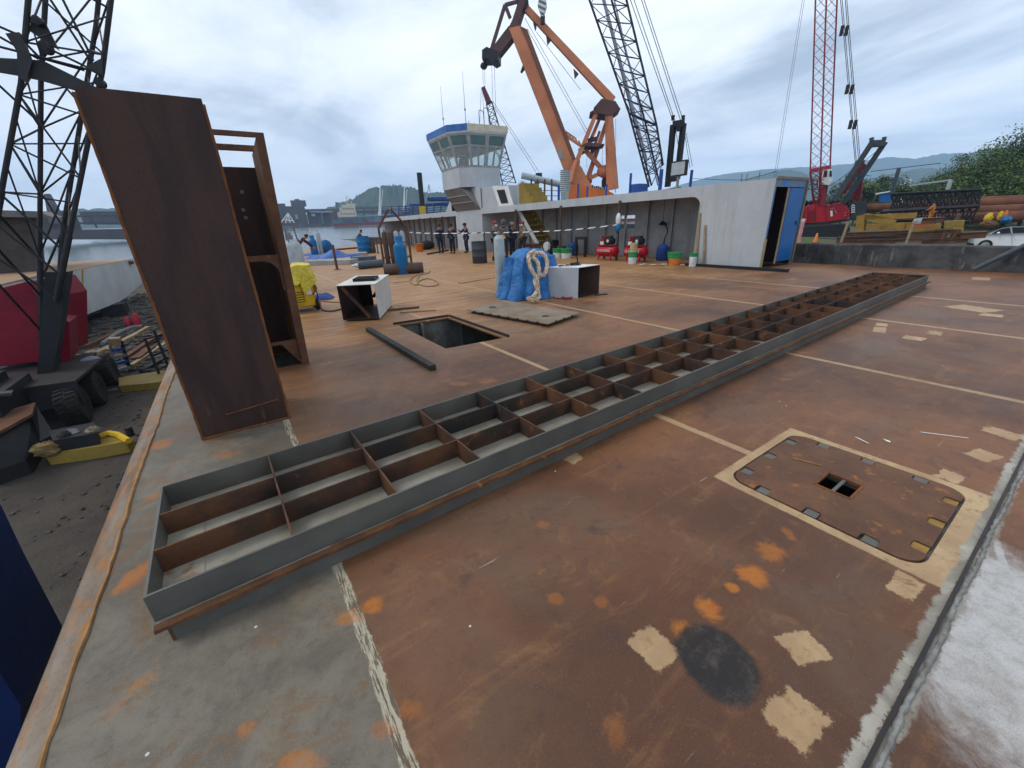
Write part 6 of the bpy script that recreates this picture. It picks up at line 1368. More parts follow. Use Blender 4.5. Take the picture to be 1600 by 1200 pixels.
bld('terminal_building', 'lower dark terminal shed joined by a gallery, left of the cargo ship', 'building', [('shed', (483, 505, 332, 350), gcon, 5), ('gallery', (470, 560, 326, 331.8), gpal if 0 else gcon, 3), ('roof', (484, 520, 330, 331.9), gpal, 0), ('pale_panel', (487, 493, 334, 338), gpal, -2)], D)
bld('terminal_building', 'dark terminal shed right behind the stern of the cargo ship', 'building', [('shed', (506, 545, 333, 349), gbro, 8), ('roof', (505, 546, 330.5, 332.9), gcon, 6)], D)
bld('conveyor_gallery', 'long raised conveyor gallery running across the water behind the ship masts', 'conveyor', [('upper_gallery', (548, 668, 322, 326), gcon, 20), ('lower_gallery', (540, 668, 328, 333), gbro, 22), ('pale_roof', (598, 640, 324, 325.6), gpal, 18)]+[('trestle', (555+14*i, 557+14*i, 326.1, 340), gbro, 21) for i in range(8)], D)
bld('terminal_building', 'dark low terminal wall along the shore at left edge of the building row', 'building', [('wall', (430, 449, 330, 352), gcon, 6), ('roof', (430, 448, 318, 329.8), gbro, 8)], D)
mb = MB()
f = FACE(480, 350, 380); mb.add([], [])
quay = []
for (x0, x1, yt, yb) in ((430, 470, 351, 358.5), (470, 520, 349.5, 356.5), (520, 560, 347, 354)): blk(mb, x0, x1, yt, yb, 380, 30)
o = mb.build('shore', gbro); tag(o, kind='structure')
# cargo ship
f = FACE(600, 345, 330)
def sp(px, py, off=0): return f(px, py, off)
ship = thing('cargo_ship', 'cargo ship with cream deckhouse and red waterline moored across the water', 'ship', sp(520, 354))
hullb = painted('ship_hull_blue', (.055, .075, .10), (.17, .20, .23), .12, .6, fine=2); hullr = painted('ship_boot_red', (.22, .03, .035), (.13, .04, .045), .12, .6, fine=2)
vd = Vector((sp(600, 345).x, sp(600, 345).y, 0)).normalized()
mb = MB(); mb.prism([sp(518, 340), sp(700, 333), sp(700, 342.5), sp(520, 349.3)], vd*14); mb.build('hull', hullb, parent=ship)
mb = MB(); mb.prism([sp(520, 349.4), sp(700, 342.6), sp(700, 347), sp(522, 354)], vd*14); mb.build('boot_topping', hullr, parent=ship)
mb = MB(); 
for (x0, x1, yt, yb, o_) in ((528, 558, 331, 339.6, 2), (531, 556, 324, 330.9, 2.5), (534, 555, 320, 323.9, 3), (541, 556, 318, 319.9, 3.5)): blk(mb, x0, x1, yt, yb, 330+o_, 10)
mb.build('deckhouse', M['cream'], parent=ship)
mb = MB()
for k in range(6): blk(mb, 536+3*k, 537.4+3*k, 325.3, 327, 332.3, .2); blk(mb, 533+4*k, 534.4+4*k, 333, 335, 331.8, .2)
mb.build('portholes', M['dark'], parent=ship)
mb = MB(); blk(mb, 526, 532, 316, 329, 334, 6); mb.build('funnel', hullb, parent=ship)
mb = MB(); blk(mb, 518, 527, 333, 341, 331, 8); mb.build('lifeboat_deck', grst, parent=ship)
for (px, yt, yb, r) in ((541.5, 306, 319, .25), (549, 314, 319, .2), (545, 309, 319, .12)): mb = MB(); mb.tube(sp(px, yb, 5), sp(px, yt, 5), r, n=6); mb.tube(sp(px-2.5, yt+1, 5), sp(px+2.5, yt+1, 5), .12, n=5); mb.build('mast', M['cream'], parent=ship)
mb = MB(); mb.prism([sp(560, 337.5, 3), sp(700, 331.5, 3), sp(700, 332.8, 3), sp(560, 339, 3)], vd*8); mb.build('hatch_coaming', gpal, parent=ship)
for px in (593, 631):
    mb = MB(); mb.bar(sp(px, 337, 4), sp(px+1, 292, 4), 1.2, 1.2, w1=.5, h1=.5); blk(mb, px-2, px+3, 331, 336.5, 333, 4); mb.bar(sp(px+2, 331, 4), sp(px+5, 296, 4), .35); mb.bar(sp(px-1, 330, 4), sp(px+1, 292, 4), .3); mb.build('deck_crane', M['white'], parent=ship)
# white A-frame boat at the far left of the terminal
ab = thing('work_boat', 'small dark work boat with white and red A frame across the water', 'boat', AD(455, 352, 300)); f2 = FACE(452, 350, 300)
mb = MB()
for x0, y0_, x1, y1_ in ((438, 349, 450, 333), (450, 333, 460, 348), (443, 343, 458, 345), (446, 349, 450, 334), (453, 348, 450, 334)): mb.bar(f2(x0, y0_), f2(x1, y1_), .6)
mb.build('a_frame', M['white'], parent=ab); mb = MB()
for x0, y0_, x1, y1_ in ((440, 348, 456, 341), (452, 338, 448, 348)): mb.bar(f2(x0, y0_), f2(x1, y1_), .5)
mb.build('red_brace', M['pinkred'], parent=ab); mb = MB(); blk(mb, 432, 461, 348.5, 356, 299, 8); mb.build('hull', gcon, parent=ab)
# long pier and truss bridge at far left
pr = thing('pier', 'long dark pier with an inclined conveyor and railing, across the water at left', 'pier', AD(100, 375, 190)); f3 = FACE(100, 370, 190)
mb = MB(); blk(mb, -120, 235, 363, 374, 190, 12); mb.build('pier_wall', gcon, parent=pr)
mb = MB(); mb.prism([f3(-100, 362.5, 1), f3(235, 357, 1), f3(235, 361, 1), f3(-100, 366, 1)], (1, 4, 0)); mb.build('pier_edge', grst, parent=pr)
mb = MB()
for (x0, y0_, x1, y1_) in ((100, 338, 235, 337), (100, 349, 235, 348), (140, 338, 152, 356), (181, 338, 193, 355), (110, 338, 120, 352), (215, 338, 226, 356)): mb.bar(f3(x0, y0_, 3), f3(x1, y1_, 3), .5)
mb.build('truss_rail', gcon, parent=pr)
mb = MB(); blk(mb, 60, 130, 330, 362.8, 200, 10); mb.build('conveyor_hall', gbro, parent=pr)
mb = MB(); blk(mb, 131, 240, 330, 350, 260, 10); mb.build('back_wall', gcon, parent=pr)
mb = MB(); mb.bar(f3(74, 303, 5), f3(92, 350, 5), 1.2, 1.2, w1=6, h1=3); mb.bar(f3(78, 340, 4), f3(112, 374, 4), .4); mb.bar(f3(90, 345, 4), f3(96, 372, 4), .4); mb.build('inclined_conveyor', gcon, parent=pr)
# blue deck barge with a dark spud behind the deckhouse
bf = FACE(660, 330, 75)
bb_ = thing('blue_work_barge', 'blue railed work barge with a tall black spud pole, moored behind the deckhouse', 'barge', bf(640, 345)); vb = Vector((bf(650, 330).x, bf(650, 330).y, 0)).normalized()
mb = MB(); mb.prism([bf(596, 337), bf(705, 329), bf(705, 345), bf(598, 350)], vb*6); mb.build('hull', painted('work_barge_blue', (.03, .09, .25), (.10, .14, .2), .3, .6, .2, (.3, .28, .25), fine=3), parent=bb_)
mb = MB()
for i in range(9):
    px = 612+11*i; mb.bar(bf(px, 336-.6*i), bf(px, 322-.8*i), .14)
for k in range(4): mb.bar(bf(625, 333-3.2*k), bf(706, 326-3.6*k), .09)
mb.build('railing', M['bluepost'], parent=bb_)
mb = MB(); blk(mb, 668, 706, 308, 313, 76, 3); blk(mb, 640, 706, 318, 321, 77, 3); mb.build('upper_deck', M['bluepost'], parent=bb_)
mb = MB(); blk(mb, 612, 640, 328, 334, 78, 2); blk(mb, 632, 638, 322, 333, 77, 2); mb.build('pipe_stack', gpal, parent=bb_)
mb = MB(); mb.tube(bf(661, 335), bf(655, 270), .42, n=12); mb.build('spud_pole', M['black'], parent=bb_, smooth=True)
mb = MB(); blk(mb, 656, 666, 322, 337, 74.5, 2); mb.build('spud_keeper', M['yellow'], parent=bb_)
mb = MB()
for x0, y0_, x1, y1_ in ((665, 320, 670, 288), (676, 320, 670, 288), (668, 304, 673, 304), (666, 312, 675, 312)): mb.bar(bf(x0, y0_, 2), bf(x1, y1_, 2), .10)
mb.build('a_frame', M['cylgrey'], parent=bb_)

# ================================================================ CRANES BEHIND THE DECKHOUSE
# orange double-jib harbour crane
D0 = 78; fo = FACE(890, 290, D0)
oc = thing('harbour_crane', 'tall orange harbour crane with a folding double jib behind the deckhouse', 'harbour crane', fo(890, 318))
vo = Vector((fo(890, 300).x, fo(890, 300).y, 0)).normalized(); so_ = Vector((vo.y, -vo.x, 0))
O = M['orange']
mb = MB()
def plate(mb, pts, off, th): mb.prism([fo(*p, off) for p in pts], vo*th)
plate(mb, [(795, 44), (812, 40), (823, 60), (903, 262), (906, 296), (888, 296), (880, 262)], -1.2, 2.4); mb.build('main_jib', O, parent=oc)
mb = MB(); plate(mb, [(812, 40), (824, 46), (833, 70), (905, 262), (904, 275), (822, 62)], -1.3, 2.6); mb.build('jib_flange', painted('brown_orange_side', (.20, .075, .04), (.15, .06, .035), .5, .7, .3, (.12, .06, .04), fine=6), parent=oc)
dkb = painted('dark_red_brown', (.085, .04, .036), (.12, .055, .045), .4, .7, fine=6)
mb = MB(); plate(mb, [(795, 42), (800, 32), (813, -8), (824, -8), (812, 30), (804, 55)], -1.0, 2.0); plate(mb, [(795, 40), (804, 54), (773, 93), (760, 86)], -1.0, 2.0); mb.build('fly_jib', dkb, parent=oc)
mb = MB(); plate(mb, [(753, 78), (760, 73), (778, 80), (778, 92), (771, 96), (764, 91), (753, 92)], -1.6, 3.2); mb.build('jib_head', M['black'], parent=oc)
mb = MB()
for (x0, y0_, x1, y1_, w_) in ((767, 80, 789, 8, .45), (789, 8, 810, 2, .4), (790, 10, 797, 28, .5), (771, 82, 800, 40, .25)): mb.bar(fo(x0, y0_), fo(x1, y1_), w_)
mb.build('jib_stay', dkb, parent=oc)
mb = MB(); mb.bar(fo(817, 8), fo(957, 158), .85, .85, w1=1.15, h1=1.15); mb.build('tie_beam', O, parent=oc)
mb = MB(); mb.lathe([(.5, -.9), (.9, -.8), (.9, .8), (.5, .9)], fo(817, 7), vo, 14); mb.build('top_sheave', M['dark'], parent=oc, smooth=True)
for (px, py) in ((857, 62), (900, 115)): mb = MB(); plate(mb, [(px-4, py-8), (px+4, py), (px-2, py+8)], -.2, .4); mb.build('bracket', dkb, parent=oc)
mb = MB(); plate(mb, [(833, 36), (838, 36), (838, 42), (836, 48)], -.2, .4); mb.bar(fo(829, 25), fo(836, 38), .2); mb.build('bracket', dkb, parent=oc)
mb = MB(); plate(mb, [(818, 98), (822, 104), (815, 113), (813, 112)], -.3, .6); mb.build('side_lug', dkb, parent=oc)
# tower: gantry legs, platforms, machinery
mb = MB(); plate(mb, [(922, 175), (940, 164), (970, 169), (955, 180)], -2.2, 4.4); plate(mb, [(928, 168), (940, 154), (962, 158), (968, 168)], -1.6, 3.2); mb.build('top_platform', dkb, parent=oc)
for (x0, y0_, x1, y1_, w0, w1, off) in ((932, 176, 902, 250, .62, .72, -1.5), (941, 176, 914, 240, .5, .6, 1.5), (953, 175, 918, 280, .62, .85, 1.0), (951, 175, 957, 296, .85, 1.45, -1.5), (902, 250, 893, 285, .72, 1.3, -1.5), (937, 205, 925, 240, .4, .5, 2)):
    mb = MB(); mb.bar(fo(x0, y0_, off), fo(x1, y1_, off), w0, w0, w1=w1, h1=w1); mb.build('gantry_leg', O, parent=oc)
mb = MB(); plate(mb, [(907, 228), (918, 222), (945, 225), (934, 229)], -2, 4); mb.build('mid_platform', dkb, parent=oc)
mb = MB()
for (x0, y0_, x1, y1_) in ((918, 220, 932, 217), (921, 223, 926, 214), (905, 232, 912, 240), (930, 229, 920, 246)): mb.bar(fo(x0, y0_), fo(x1, y1_), .6)
mb.build('winch_frame', dkb, parent=oc)
mb = MB(); plate(mb, [(880, 205), (908, 226), (909, 231), (884, 214)], -.8, .5); plate(mb, [(884, 204), (900, 215), (900, 217), (884, 207)], .6, .4)
for i in range(5): mb.bar(fo(884+5*i, 205+3.7*i, -.5), fo(887+5*i, 214+3.2*i, -.5), .25)
mb.build('boom_strut', O, parent=oc)
mb = MB(); plate(mb, [(888, 296), (897, 262), (903, 254), (909, 262), (924, 290), (922, 296)], -1.8, 3.6); plate(mb, [(918, 280), (925, 262), (925, 285), (921, 290)], .8, .6); mb.build('pedestal', O, parent=oc)
mb = MB(); mb.bar(fo(915, 235), fo(942, 266), .7); mb.bar(fo(920, 279), fo(944, 268), .6); mb.blob(fo(944.5, 268), (1.4, 1.2, 1.0), 12, 8); mb.build('balance_arm', O, parent=oc)
mb = MB(); mb.tube(fo(945, 270), fo(944.5, 284), .35, n=8); mb.tube(fo(945, 281), fo(945, 292), .55, n=8); mb.build('damper', M['black'], parent=oc)
mb = MB(); plate(mb, [(872, 231), (874, 228), (880, 246), (882, 248), (876, 249), (873, 244)], -1.3, 2.2); mb.build('operator_cab', gpal, parent=oc)
mb = MB(); plate(mb, [(884, 290), (900, 289), (948, 297), (960, 303), (960, 318), (884, 318)], -2.5, 5); mb.build('slewing_base', painted('bright_orange_base', (.66, .165, .025), (.52, .12, .02), .6, .5, .15, (.25, .1, .05), fine=6), parent=oc)
mb = MB()
rn = random.Random(9)
for i in range(16):
    px = 905+3*i; h = rn.uniform(2, 5); blk(mb, px-1.5, px+1.2, 290+.45*i-h, 291+.45*i, D0-1+rn.random()*2, 1.2)
mb.build('machinery', dkb, parent=oc)
mb = MB()
for (x0, y0_, x1, y1_) in ((820, 28, 918, 204), (824, 45, 916, 208), (905, 92, 953, 148), (838, 50, 890, 118), (890, 118, 907, 140), (754, 92, 755, 132), (757, 92, 758, 140), (768, 96, 771, 180), (772, 96, 775, 178), (917, 231, 917, 262), (941, 231, 941, 285), (945, 158, 964, 320), (962, 185, 962, 300)): mb.tube(fo(x0, y0_, .6), fo(x1, y1_, .6), .035, n=4)
mb.build('wire_rope', M['cyldark'], parent=oc)
mb = MB(); mb.blob(fo(756, 103), (.6, .6, .5), 10, 6); mb.build('hoist_weight', M['black'], parent=oc)
hb = MB(); hb.prism([fo(843, -6, -2), fo(853, -6, -2), fo(854, 8, -2), fo(849, 25, -2), fo(846, 25, -2), fo(840, 8, -2)], vo*.8); 
m = NM('striped_block'); s1 = m.n('ShaderNodeSeparateXYZ'); m.l(m.tc.outputs['Object'], s1.inputs[0]); fr_ = m.math('FRACT', m.math('MULTIPLY', m.math('ADD', s1.outputs[2], m.math('MULTIPLY', s1.outputs[0], .6)), 1.5)); mt_ = m.done(m.mix(m.math('GREATER_THAN', fr_, .5), (.6, .6, .58), (.12, .10, .10)), .5)
hb.build('hook_block', mt_, parent=oc); mb = MB(); mb.tube(fo(848, 25, -1.6), fo(848, 38, -1.6), .35, n=8); mb.build('hook', M['black'], parent=oc)
# black lattice crane (two): big one right of the orange crane, small one with a red tip
def fourch(fn, bot, top, dep):
    (xl, yl, xr, yr) = bot; (tl, ul, tr_, ur) = top
    A = [fn(xl, yl, 0), fn(xr, yr, 0), fn(xr, yr, dep), fn(xl, yl, dep)]; B = [fn(tl, ul, 0), fn(tr_, ur, 0), fn(tr_, ur, dep), fn(tl, ul, dep)]; return A, B
fk = FACE(1000, 200, 34)
bc = thing('crawler_crane', 'tall black lattice boom crane rising behind the deckhouse roof', 'lattice crane', fk(1035, 320))
navy = painted('dark_navy_lattice', (.020, .022, .040), None, 1, .5)
mb = MB(); A = [fk(1014, 292, -.3), fk(1036, 258, -.3), fk(1030, 285, 2.2), fk(1018, 290, 2.2)]; Q = [fk(983, 177, -.4), fk(1026, 196, -.4), fk(1008, 190, 2.4), fk(989, 182, 2.4)]; B = [fk(914, -20, -.4), fk(974, -20, -.4), fk(950, -20, 2.4), fk(937, -20, 2.4)]
lattice(mb, A, Q, 6, .075, .030, 0); lattice(mb, Q, B, 8, .075, .030, 1); mb.tube(Q[0], Q[1], .07, n=6); mb.build('lattice_boom', navy, parent=bc)
mb = MB(); mb.tube(fk(1010, 250, 1), fk(938, -20, 1), .10, n=8); mb.tube(fk(1028, 290, 1), fk(955, -20, .6), .05, n=6); mb.build('boom_pipe', painted('pale_lilac_pipe', (.33, .34, .42), None, 1, .5), parent=bc)
mb = MB()
for (x0, x1) in ((1052, 978), (1055, 984), (1064, 996), (1068, 1000)): mb.tube(fk(x0, 190), fk(x1, -20), .022, n=4)
for (x0, y0_, x1, y1_) in ((1056, 205, 1066, 262), (1070, 210, 1078, 262), (1072, 208, 1082, 260)): mb.tube(fk(x0, y0_), fk(x1, y1_), .02, n=4)
mb.build('pendant_rope', M['cyldark'], parent=bc)
mb = MB()
for (x0, y0_, x1, y1_) in ((1052, 195, 1043, 292), (1068, 193, 1058, 280)): mb.bar(fk(x0, y0_), fk(x1, y1_), .30)
mb.build('mast_leg', M['black'], parent=bc)
mb = MB(); mb.prism([fk(1051, 189, -.2), fk(1070, 186, -.2), fk(1070, 197, -.2), fk(1064, 198, -.2), fk(1063, 203, -.2), fk(1057, 204, -.2), fk(1056, 197, -.2), fk(1051, 198, -.2)], Vector((0, 0, 0))+Vector((fk(1060, 190).x, fk(1060, 190).y, 0)).normalized()*.5)
for px in (1051.5, 1067.5): mb.bar(fk(px, 188), fk(px, 181), .16); mb.bar(fk(px-3, 182), fk(px+3, 181), .10)
mb.build('mast_head', M['black'], parent=bc)
mb = MB(); mb.bar(fk(1040, 282), fk(1060, 279), .3); mb.prism([fk(1036, 296, 0), fk(1064, 292, 0), fk(1064, 345, 0), fk(1036, 345, 0)], Vector((1.5, 1.5, 0))); mb.build('upper_works', M['black'], parent=bc)
fs = FACE(780, 250, 120)
sc_ = thing('crawler_crane', 'small distant black lattice crane with a red boom tip behind the wheelhouse', 'lattice crane', fs(795, 320))
mb = MB(); A, B = fourch(fs, (786, 292, 806, 286), (760, 162, 768, 158), 2.2); lattice(mb, A, B, 13, .16, .075); mb.build('lattice_boom', M['black'], parent=sc_)
mb = MB(); mb.prism([fs(760, 162), fs(768, 158), fs(757, 134), fs(752, 137)], Vector((1, 1.5, 0))); mb.build('boom_tip', painted('dull_crimson', (.17, .03, .05), None, 1, .6), parent=sc_)
mb = MB()
for (x0, y0_, x1, y1_) in ((754, 140, 762, 290), (768, 160, 837, 268), (770, 158, 842, 268), (752, 138, 748, 230)): mb.tube(fs(x0, y0_), fs(x1, y1_), .05, n=4)
mb.build('wire_rope', M['cyldark'], parent=sc_)
mb = MB()
for (x0, y0_, x1, y1_) in ((839, 275, 832, 318), (846, 275, 836, 300)): mb.bar(fs(x0, y0_), fs(x1, y1_), .5)
blk(mb, 837, 847, 270, 281, 120, 1.5); mb.build('gantry', M['black'], parent=sc_)
mb = MB(); blk(mb, 806, 846, 305, 322, 121, 3); blk(mb, 775, 800, 300, 322, 122, 3); mb.build('machinery_house', gcon, parent=sc_)
# grey gable shed, pipe and walkway between the cranes
fg = FACE(820, 300, 60)
gs = thing('gable_shed', 'pale corrugated gable shed peeping over the deckhouse roof', 'shed', fg(818, 322)); mb = MB(); mb.prism([fg(805, 322), fg(805, 293), fg(816, 284), fg(830, 292), fg(830, 322)], (3, 5, 0)); mb.build('gable_wall', M['cylgrey'], parent=gs)
mb = MB(); mb.bar(fg(803, 294, -.1), fg(816, 283, -.1), .3, .2); mb.bar(fg(816, 283, -.1), fg(832, 292, -.1), .3, .2); mb.build('roof_edge', M['white'], parent=gs)
mb = MB(); mb.tube(fg(815, 274, 2), fg(875, 288, 2), .42, n=10); o = mb.build('pipe', M['cylgrey'], smooth=True); tag(o, 'long pale pipe running at height left of the orange crane', 'pipe')
wk = thing('walkway', 'rusty railed gangway over the deckhouse roof left of the orange crane', 'gangway', fg(830, 322))
for px in (830, 851, 862, 840):
    mb = MB(); mb.bar(fg(px, 322, -4), fg(px, 280, -4), .16); mb.build('stanchion', M['rust'], parent=wk)
mb = MB()
for py in (297, 305, 313): mb.bar(fg(800, py, -4), fg(872, py+1, -4), .08)
mb.build('handrail', M['grey'], parent=wk); mb = MB(); blk(mb, 800, 872, 316, 319, 57, 1.2); mb.build('gangway_floor', M['rust'], parent=wk)
vl = thing('vent_stack', 'pale grey ribbed vent stack standing left of the orange crane base', 'vent stack', fg(882, 320)); mb = MB(); blk(mb, 876, 888, 300, 325, 58, 1.5); mb.build('base', M['cylgrey'], parent=vl)
mb = MB(); a_, b_ = fg(883, 300, -1), fg(883, 266, -1)
mb.lathe([(.62 if k % 2 else .72, (b_.z-a_.z)*k/22) for k in range(23)], a_, n=12); mb.build('ribbed_pipe', M['cylgrey'], parent=vl)
# wires across the sky at right
mb = MB(); fw = FACE(1230, 200, 40)
for dx in (0, 3): mb.tube(fw(1257+dx, -20), fw(1209+dx, 280), .012, n=4)
o = mb.build('guy_wire', M['cyldark']); tag(o, 'pair of thin guy wires running down to the deckhouse end', 'guy wire')
# ================================================================ QUAY ON THE RIGHT
m = NM('stained_concrete'); a = m.noise(1.1, 9, .68, .4); b = m.noise(.7, 7, .7, .2, m.map(scale=(1, 1.6, .25))); c = m.noise(22, 4, .7)
col = m.mix(m.ramp(a, .38, .64), (.040, .040, .042), (.095, .094, .092)); col = m.mix(m.math('MULTIPLY', m.ramp(b, .5, .68), .6), col, (.028, .027, .027)); col = m.mix(m.math('MULTIPLY', m.ramp(m.noise(2.6, 8, .75, .3, m.map(scale=(1, 1.8, .35))), .55, .68), .8), col, (.20, .195, .18)); m.bump(m.math('ADD', a, m.math('MULTIPLY', c, .3)), .6, .03)
M['concrete'] = m.done(col, .9, 0, .2)
cw = thing('quay_wall', 'dark stained low concrete wall along the far edge of the deck at right', 'wall', (16.2, 0, -1.6))
mb = MB(); N = 40; rn = random.Random(2); ys = [-12+(60+12)*i/120 for i in range(121)]; tz = [.62+rn.uniform(-.012, .012) for _ in ys]
v = []
for y, z in zip(ys, tz): v += [Vector((16.0, y, -1.7)), Vector((16.0+rn.uniform(-.006, .006), y, z-.03)), Vector((16.03, y, z)), Vector((16.32, y, z)), Vector((16.35, y, -1.7))]
mb.add(v, [(5*i+k, 5*i+k+1, 5*i+k+6, 5*i+k+5) for i in range(len(ys)-1) for k in range(4)]); mb.build('wall', M['concrete'], parent=cw)
b_, t_ = AX(1519, 425, 15.75), AX(1604, 382, 15.95); b_.z = .06; mb = MB(); mb.tube(b_, t_, .055, n=10); o = mb.build('steel_pole', M['cyldark']); tag(o, 'grey pole leaning from the deck against the low concrete wall', 'pole')
def gq(px, py, z=-1.5): return G(px, py, z)
# ---- red crawler crane
DR = 60; fr = FACE(1300, 345, DR); vr = Vector((fr(1300, 345).x, fr(1300, 345).y, 0)).normalized()
rc = thing('crawler_crane', 'red crawler crane with tall red lattice boom standing behind the concrete wall', 'crawler crane', (fr(1295, 360).x, fr(1295, 360).y, -1.5))
def pl(mb, pts, off, th): mb.prism([fr(*p, off) for p in pts], vr*th)
mb = MB(); pl(mb, [(1248, 350), (1250, 322), (1262, 323), (1264, 320), (1292, 317.5), (1317, 315.5), (1327, 328), (1328, 338), (1322, 343), (1290, 347)], 0, 3.2); mb.build('machinery_house', M['red'], parent=rc, bevel=.06)
mb = MB(); 
for px in (1256, 1262, 1274, 1290): mb.bar(fr(px, 349-.1*(px-1256), -.03), fr(px, 322-.1*(px-1262), -.03), .10, .06)
for i in range(8): mb.bar(fr(1263, 330+2*i, -.03), fr(1273, 329+2*i, -.03), .05, .05)
mb.build('panel_ribs', painted('dark_red_trim', (.20, .01, .015), None, 2, .5), parent=rc)
mb = MB()
for x0, y0_, x1, y1_ in ((1298, 326, 1303, 325), (1299, 329, 1299.5, 338), (1304, 327, 1307, 333), (1292, 320.5, 1298, 320), (1302, 319, 1313, 317.5), (1319, 337, 1322, 336.5), (1320.5, 331, 1321, 334)): mb.bar(fr(x0, y0_, -.06), fr(x1, y1_, -.06), .3 if y1_ < 335 else .2, .02)
mb.build('white_marking', M['white'], parent=rc)
mb = MB(); pl(mb, [(1246, 351), (1290, 348), (1328, 342.5), (1328, 345), (1290, 351), (1246, 354)], -.2, 3.5); mb.build('deck_frame', M['black'], parent=rc)
for off in (-.9, 2.6):
    mb = MB(); pl(mb, [(1246, 356), (1250, 353), (1318, 349), (1328, 354), (1328, 366), (1320, 371), (1252, 375), (1246, 370)], off, 1.0); mb.build('crawler_track', M['black'], parent=rc, bevel=.12)
mb = MB(); pl(mb, [(1328, 316), (1354, 314), (1354, 330), (1340, 345), (1329, 344)], .2, 3.0); mb.build('counterweight', painted('dark_slate_counterweight', (.035, .045, .05), None, 1, .6), parent=rc, bevel=.05)
for i in range(4):
    mb = MB(); y = 319+3.5*i; mb.prism([fr(1330, y+2.2, .1), fr(1333, y, .1), fr(1336, y+2, .1), fr(1336, y+3.6, .1), fr(1333, y+1.8, .1), fr(1330, y+4, .1)], vr*.05); mb.build('chevron', M['white'], parent=rc)
mb = MB(); A = [fr(1266, 268, -1.2), fr(1297, 262, -1.2), fr(1297, 262, 1.4), fr(1282, 266, 1.4)]; A = [fr(1266, 268, 0), fr(1282, 269, -1.6), fr(1297, 262, 0), fr(1282, 264, 1.8)]; B = [fr(1275, -25, 0), fr(1292, -25, -1.6), fr(1309, -25, 0), fr(1292, -25, 1.8)]
lattice(mb, A, B, 17, .075, .030, rings=False); mb.build('lattice_boom', M['reddark'], parent=rc)
mb = MB(); F_ = [fr(1272, 322, .4), fr(1280, 322, 0), fr(1287, 322, .4), fr(1280, 320, 1.2)]; lattice(mb, F_, A, 4, .11, .05); mb.build('boom_foot', M['reddark'], parent=rc)
mb = MB(); pl(mb, [(1281, 320), (1281, 284), (1283, 268), (1286, 268), (1291, 284), (1289, 320)], -.2, 1.0); mb.bar(fr(1266, 267, -.3), fr(1297, 261, -.3), .35); mb.build('boom_hinge', M['pinkred'], parent=rc)
cb_ = MB(); pl(cb_, [(1283, 281), (1286, 265), (1300, 264), (1301, 282), (1296, 290), (1283, 288)], -.6, 1.8); cab_ = cb_.build('operator_cab', M['white'], parent=rc, bevel=.05)
mb = MB(); pl(mb, [(1285.5, 277), (1288, 267), (1293, 266.5), (1292, 276.5)], -.64, .03); mb.build('cab_window', M['black'], parent=cab_); mb = MB(); pl(mb, [(1295.5, 276), (1296.5, 266.5), (1299.5, 266.5), (1300, 276)], -.64, .03); mb.build('cab_window', M['black'], parent=cab_)
mb = MB()
for x0, y0_, x1, y1_ in ((1263, 296, 1283, 292), (1263, 283, 1278, 282), (1263, 296, 1263, 282), (1270, 295, 1270, 282), (1277, 294, 1277, 282), (1263, 289, 1278, 288)): mb.bar(fr(x0, y0_, -.4), fr(x1, y1_, -.4), .10)
mb.build('guard_rail', M['cyldark'], parent=rc)
mb = MB(); 
for x0, y0_, x1, y1_, off in ((1303, 314, 1363, 222, -.6), (1318, 318, 1383, 222, .2)): mb.bar(fr(x0, y0_, off), fr(x1, y1_, off), .50)
pl(mb, [(1360, 219), (1384, 218), (1383, 228), (1358, 230)], -.5, .6); mb.bar(fr(1322, 278, -.5), fr(1345, 273, 0), .35); mb.bar(fr(1362, 221, -.4), fr(1362, 215, -.4), .3); mb.bar(fr(1381, 220, -.4), fr(1382, 214, -.4), .3); mb.build('gantry', painted('slate_gantry', (.05, .06, .068), None, 1, .5), parent=rc)
mb = MB()
for x0, y0_, x1, y1_, w_ in ((1335, 260, 1350, 258, .9), (1339, 263, 1346, 268, 1.2), (1345, 270, 1333, 314, .32), (1348, 268, 1341, 316, .3), (1336, 276, 1312, 306, .3), (1346, 255, 1338, 252, .5), (1328, 290, 1318, 303, .3)): mb.bar(fr(x0, y0_, 1), fr(x1, y1_, 1), w_)
mb.build('mast', M['reddark'], parent=rc)
mb = MB()
for a_, b_ in ((1311.5, 1337), (1314, 1339), (1319, 1342.5), (1321.5, 1345)): mb.tube(fr(a_, -20), fr(b_, 262), .03, n=4)
for x0, y0_, x1, y1_ in ((1298, 290, 1336, 262), (1298, 295, 1340, 268), (1320, 276, 1380, 228), (1300, 300, 1345, 275)): mb.tube(fr(x0, y0_), fr(x1, y1_), .03, n=4)
mb.build('pendant_rope', M['cyldark'], parent=rc)
for a_, t in ((1311.5, .2), (1311.5, .52), (1311.5, .72), (1319, .2), (1319, .52), (1319, .72)):
    mb = MB(); q = fr(a_, -20).lerp(fr(a_+25.5, 262), t); mb.tube(q, q-Vector((0, 0, .8)), .16, n=6); mb.build('rope_socket', M['dark'], parent=rc)
rn = random.Random(5); mb = MB()
for i in range(22): px = rn.uniform(1254, 1325); mb.blob(fr(px, 319-.05*(px-1290)-rn.uniform(0, 4), rn.uniform(.2, 2)), (.3, .3, .25), 7, 5, .2)
mb.build('engine_parts', M['black'], parent=rc)
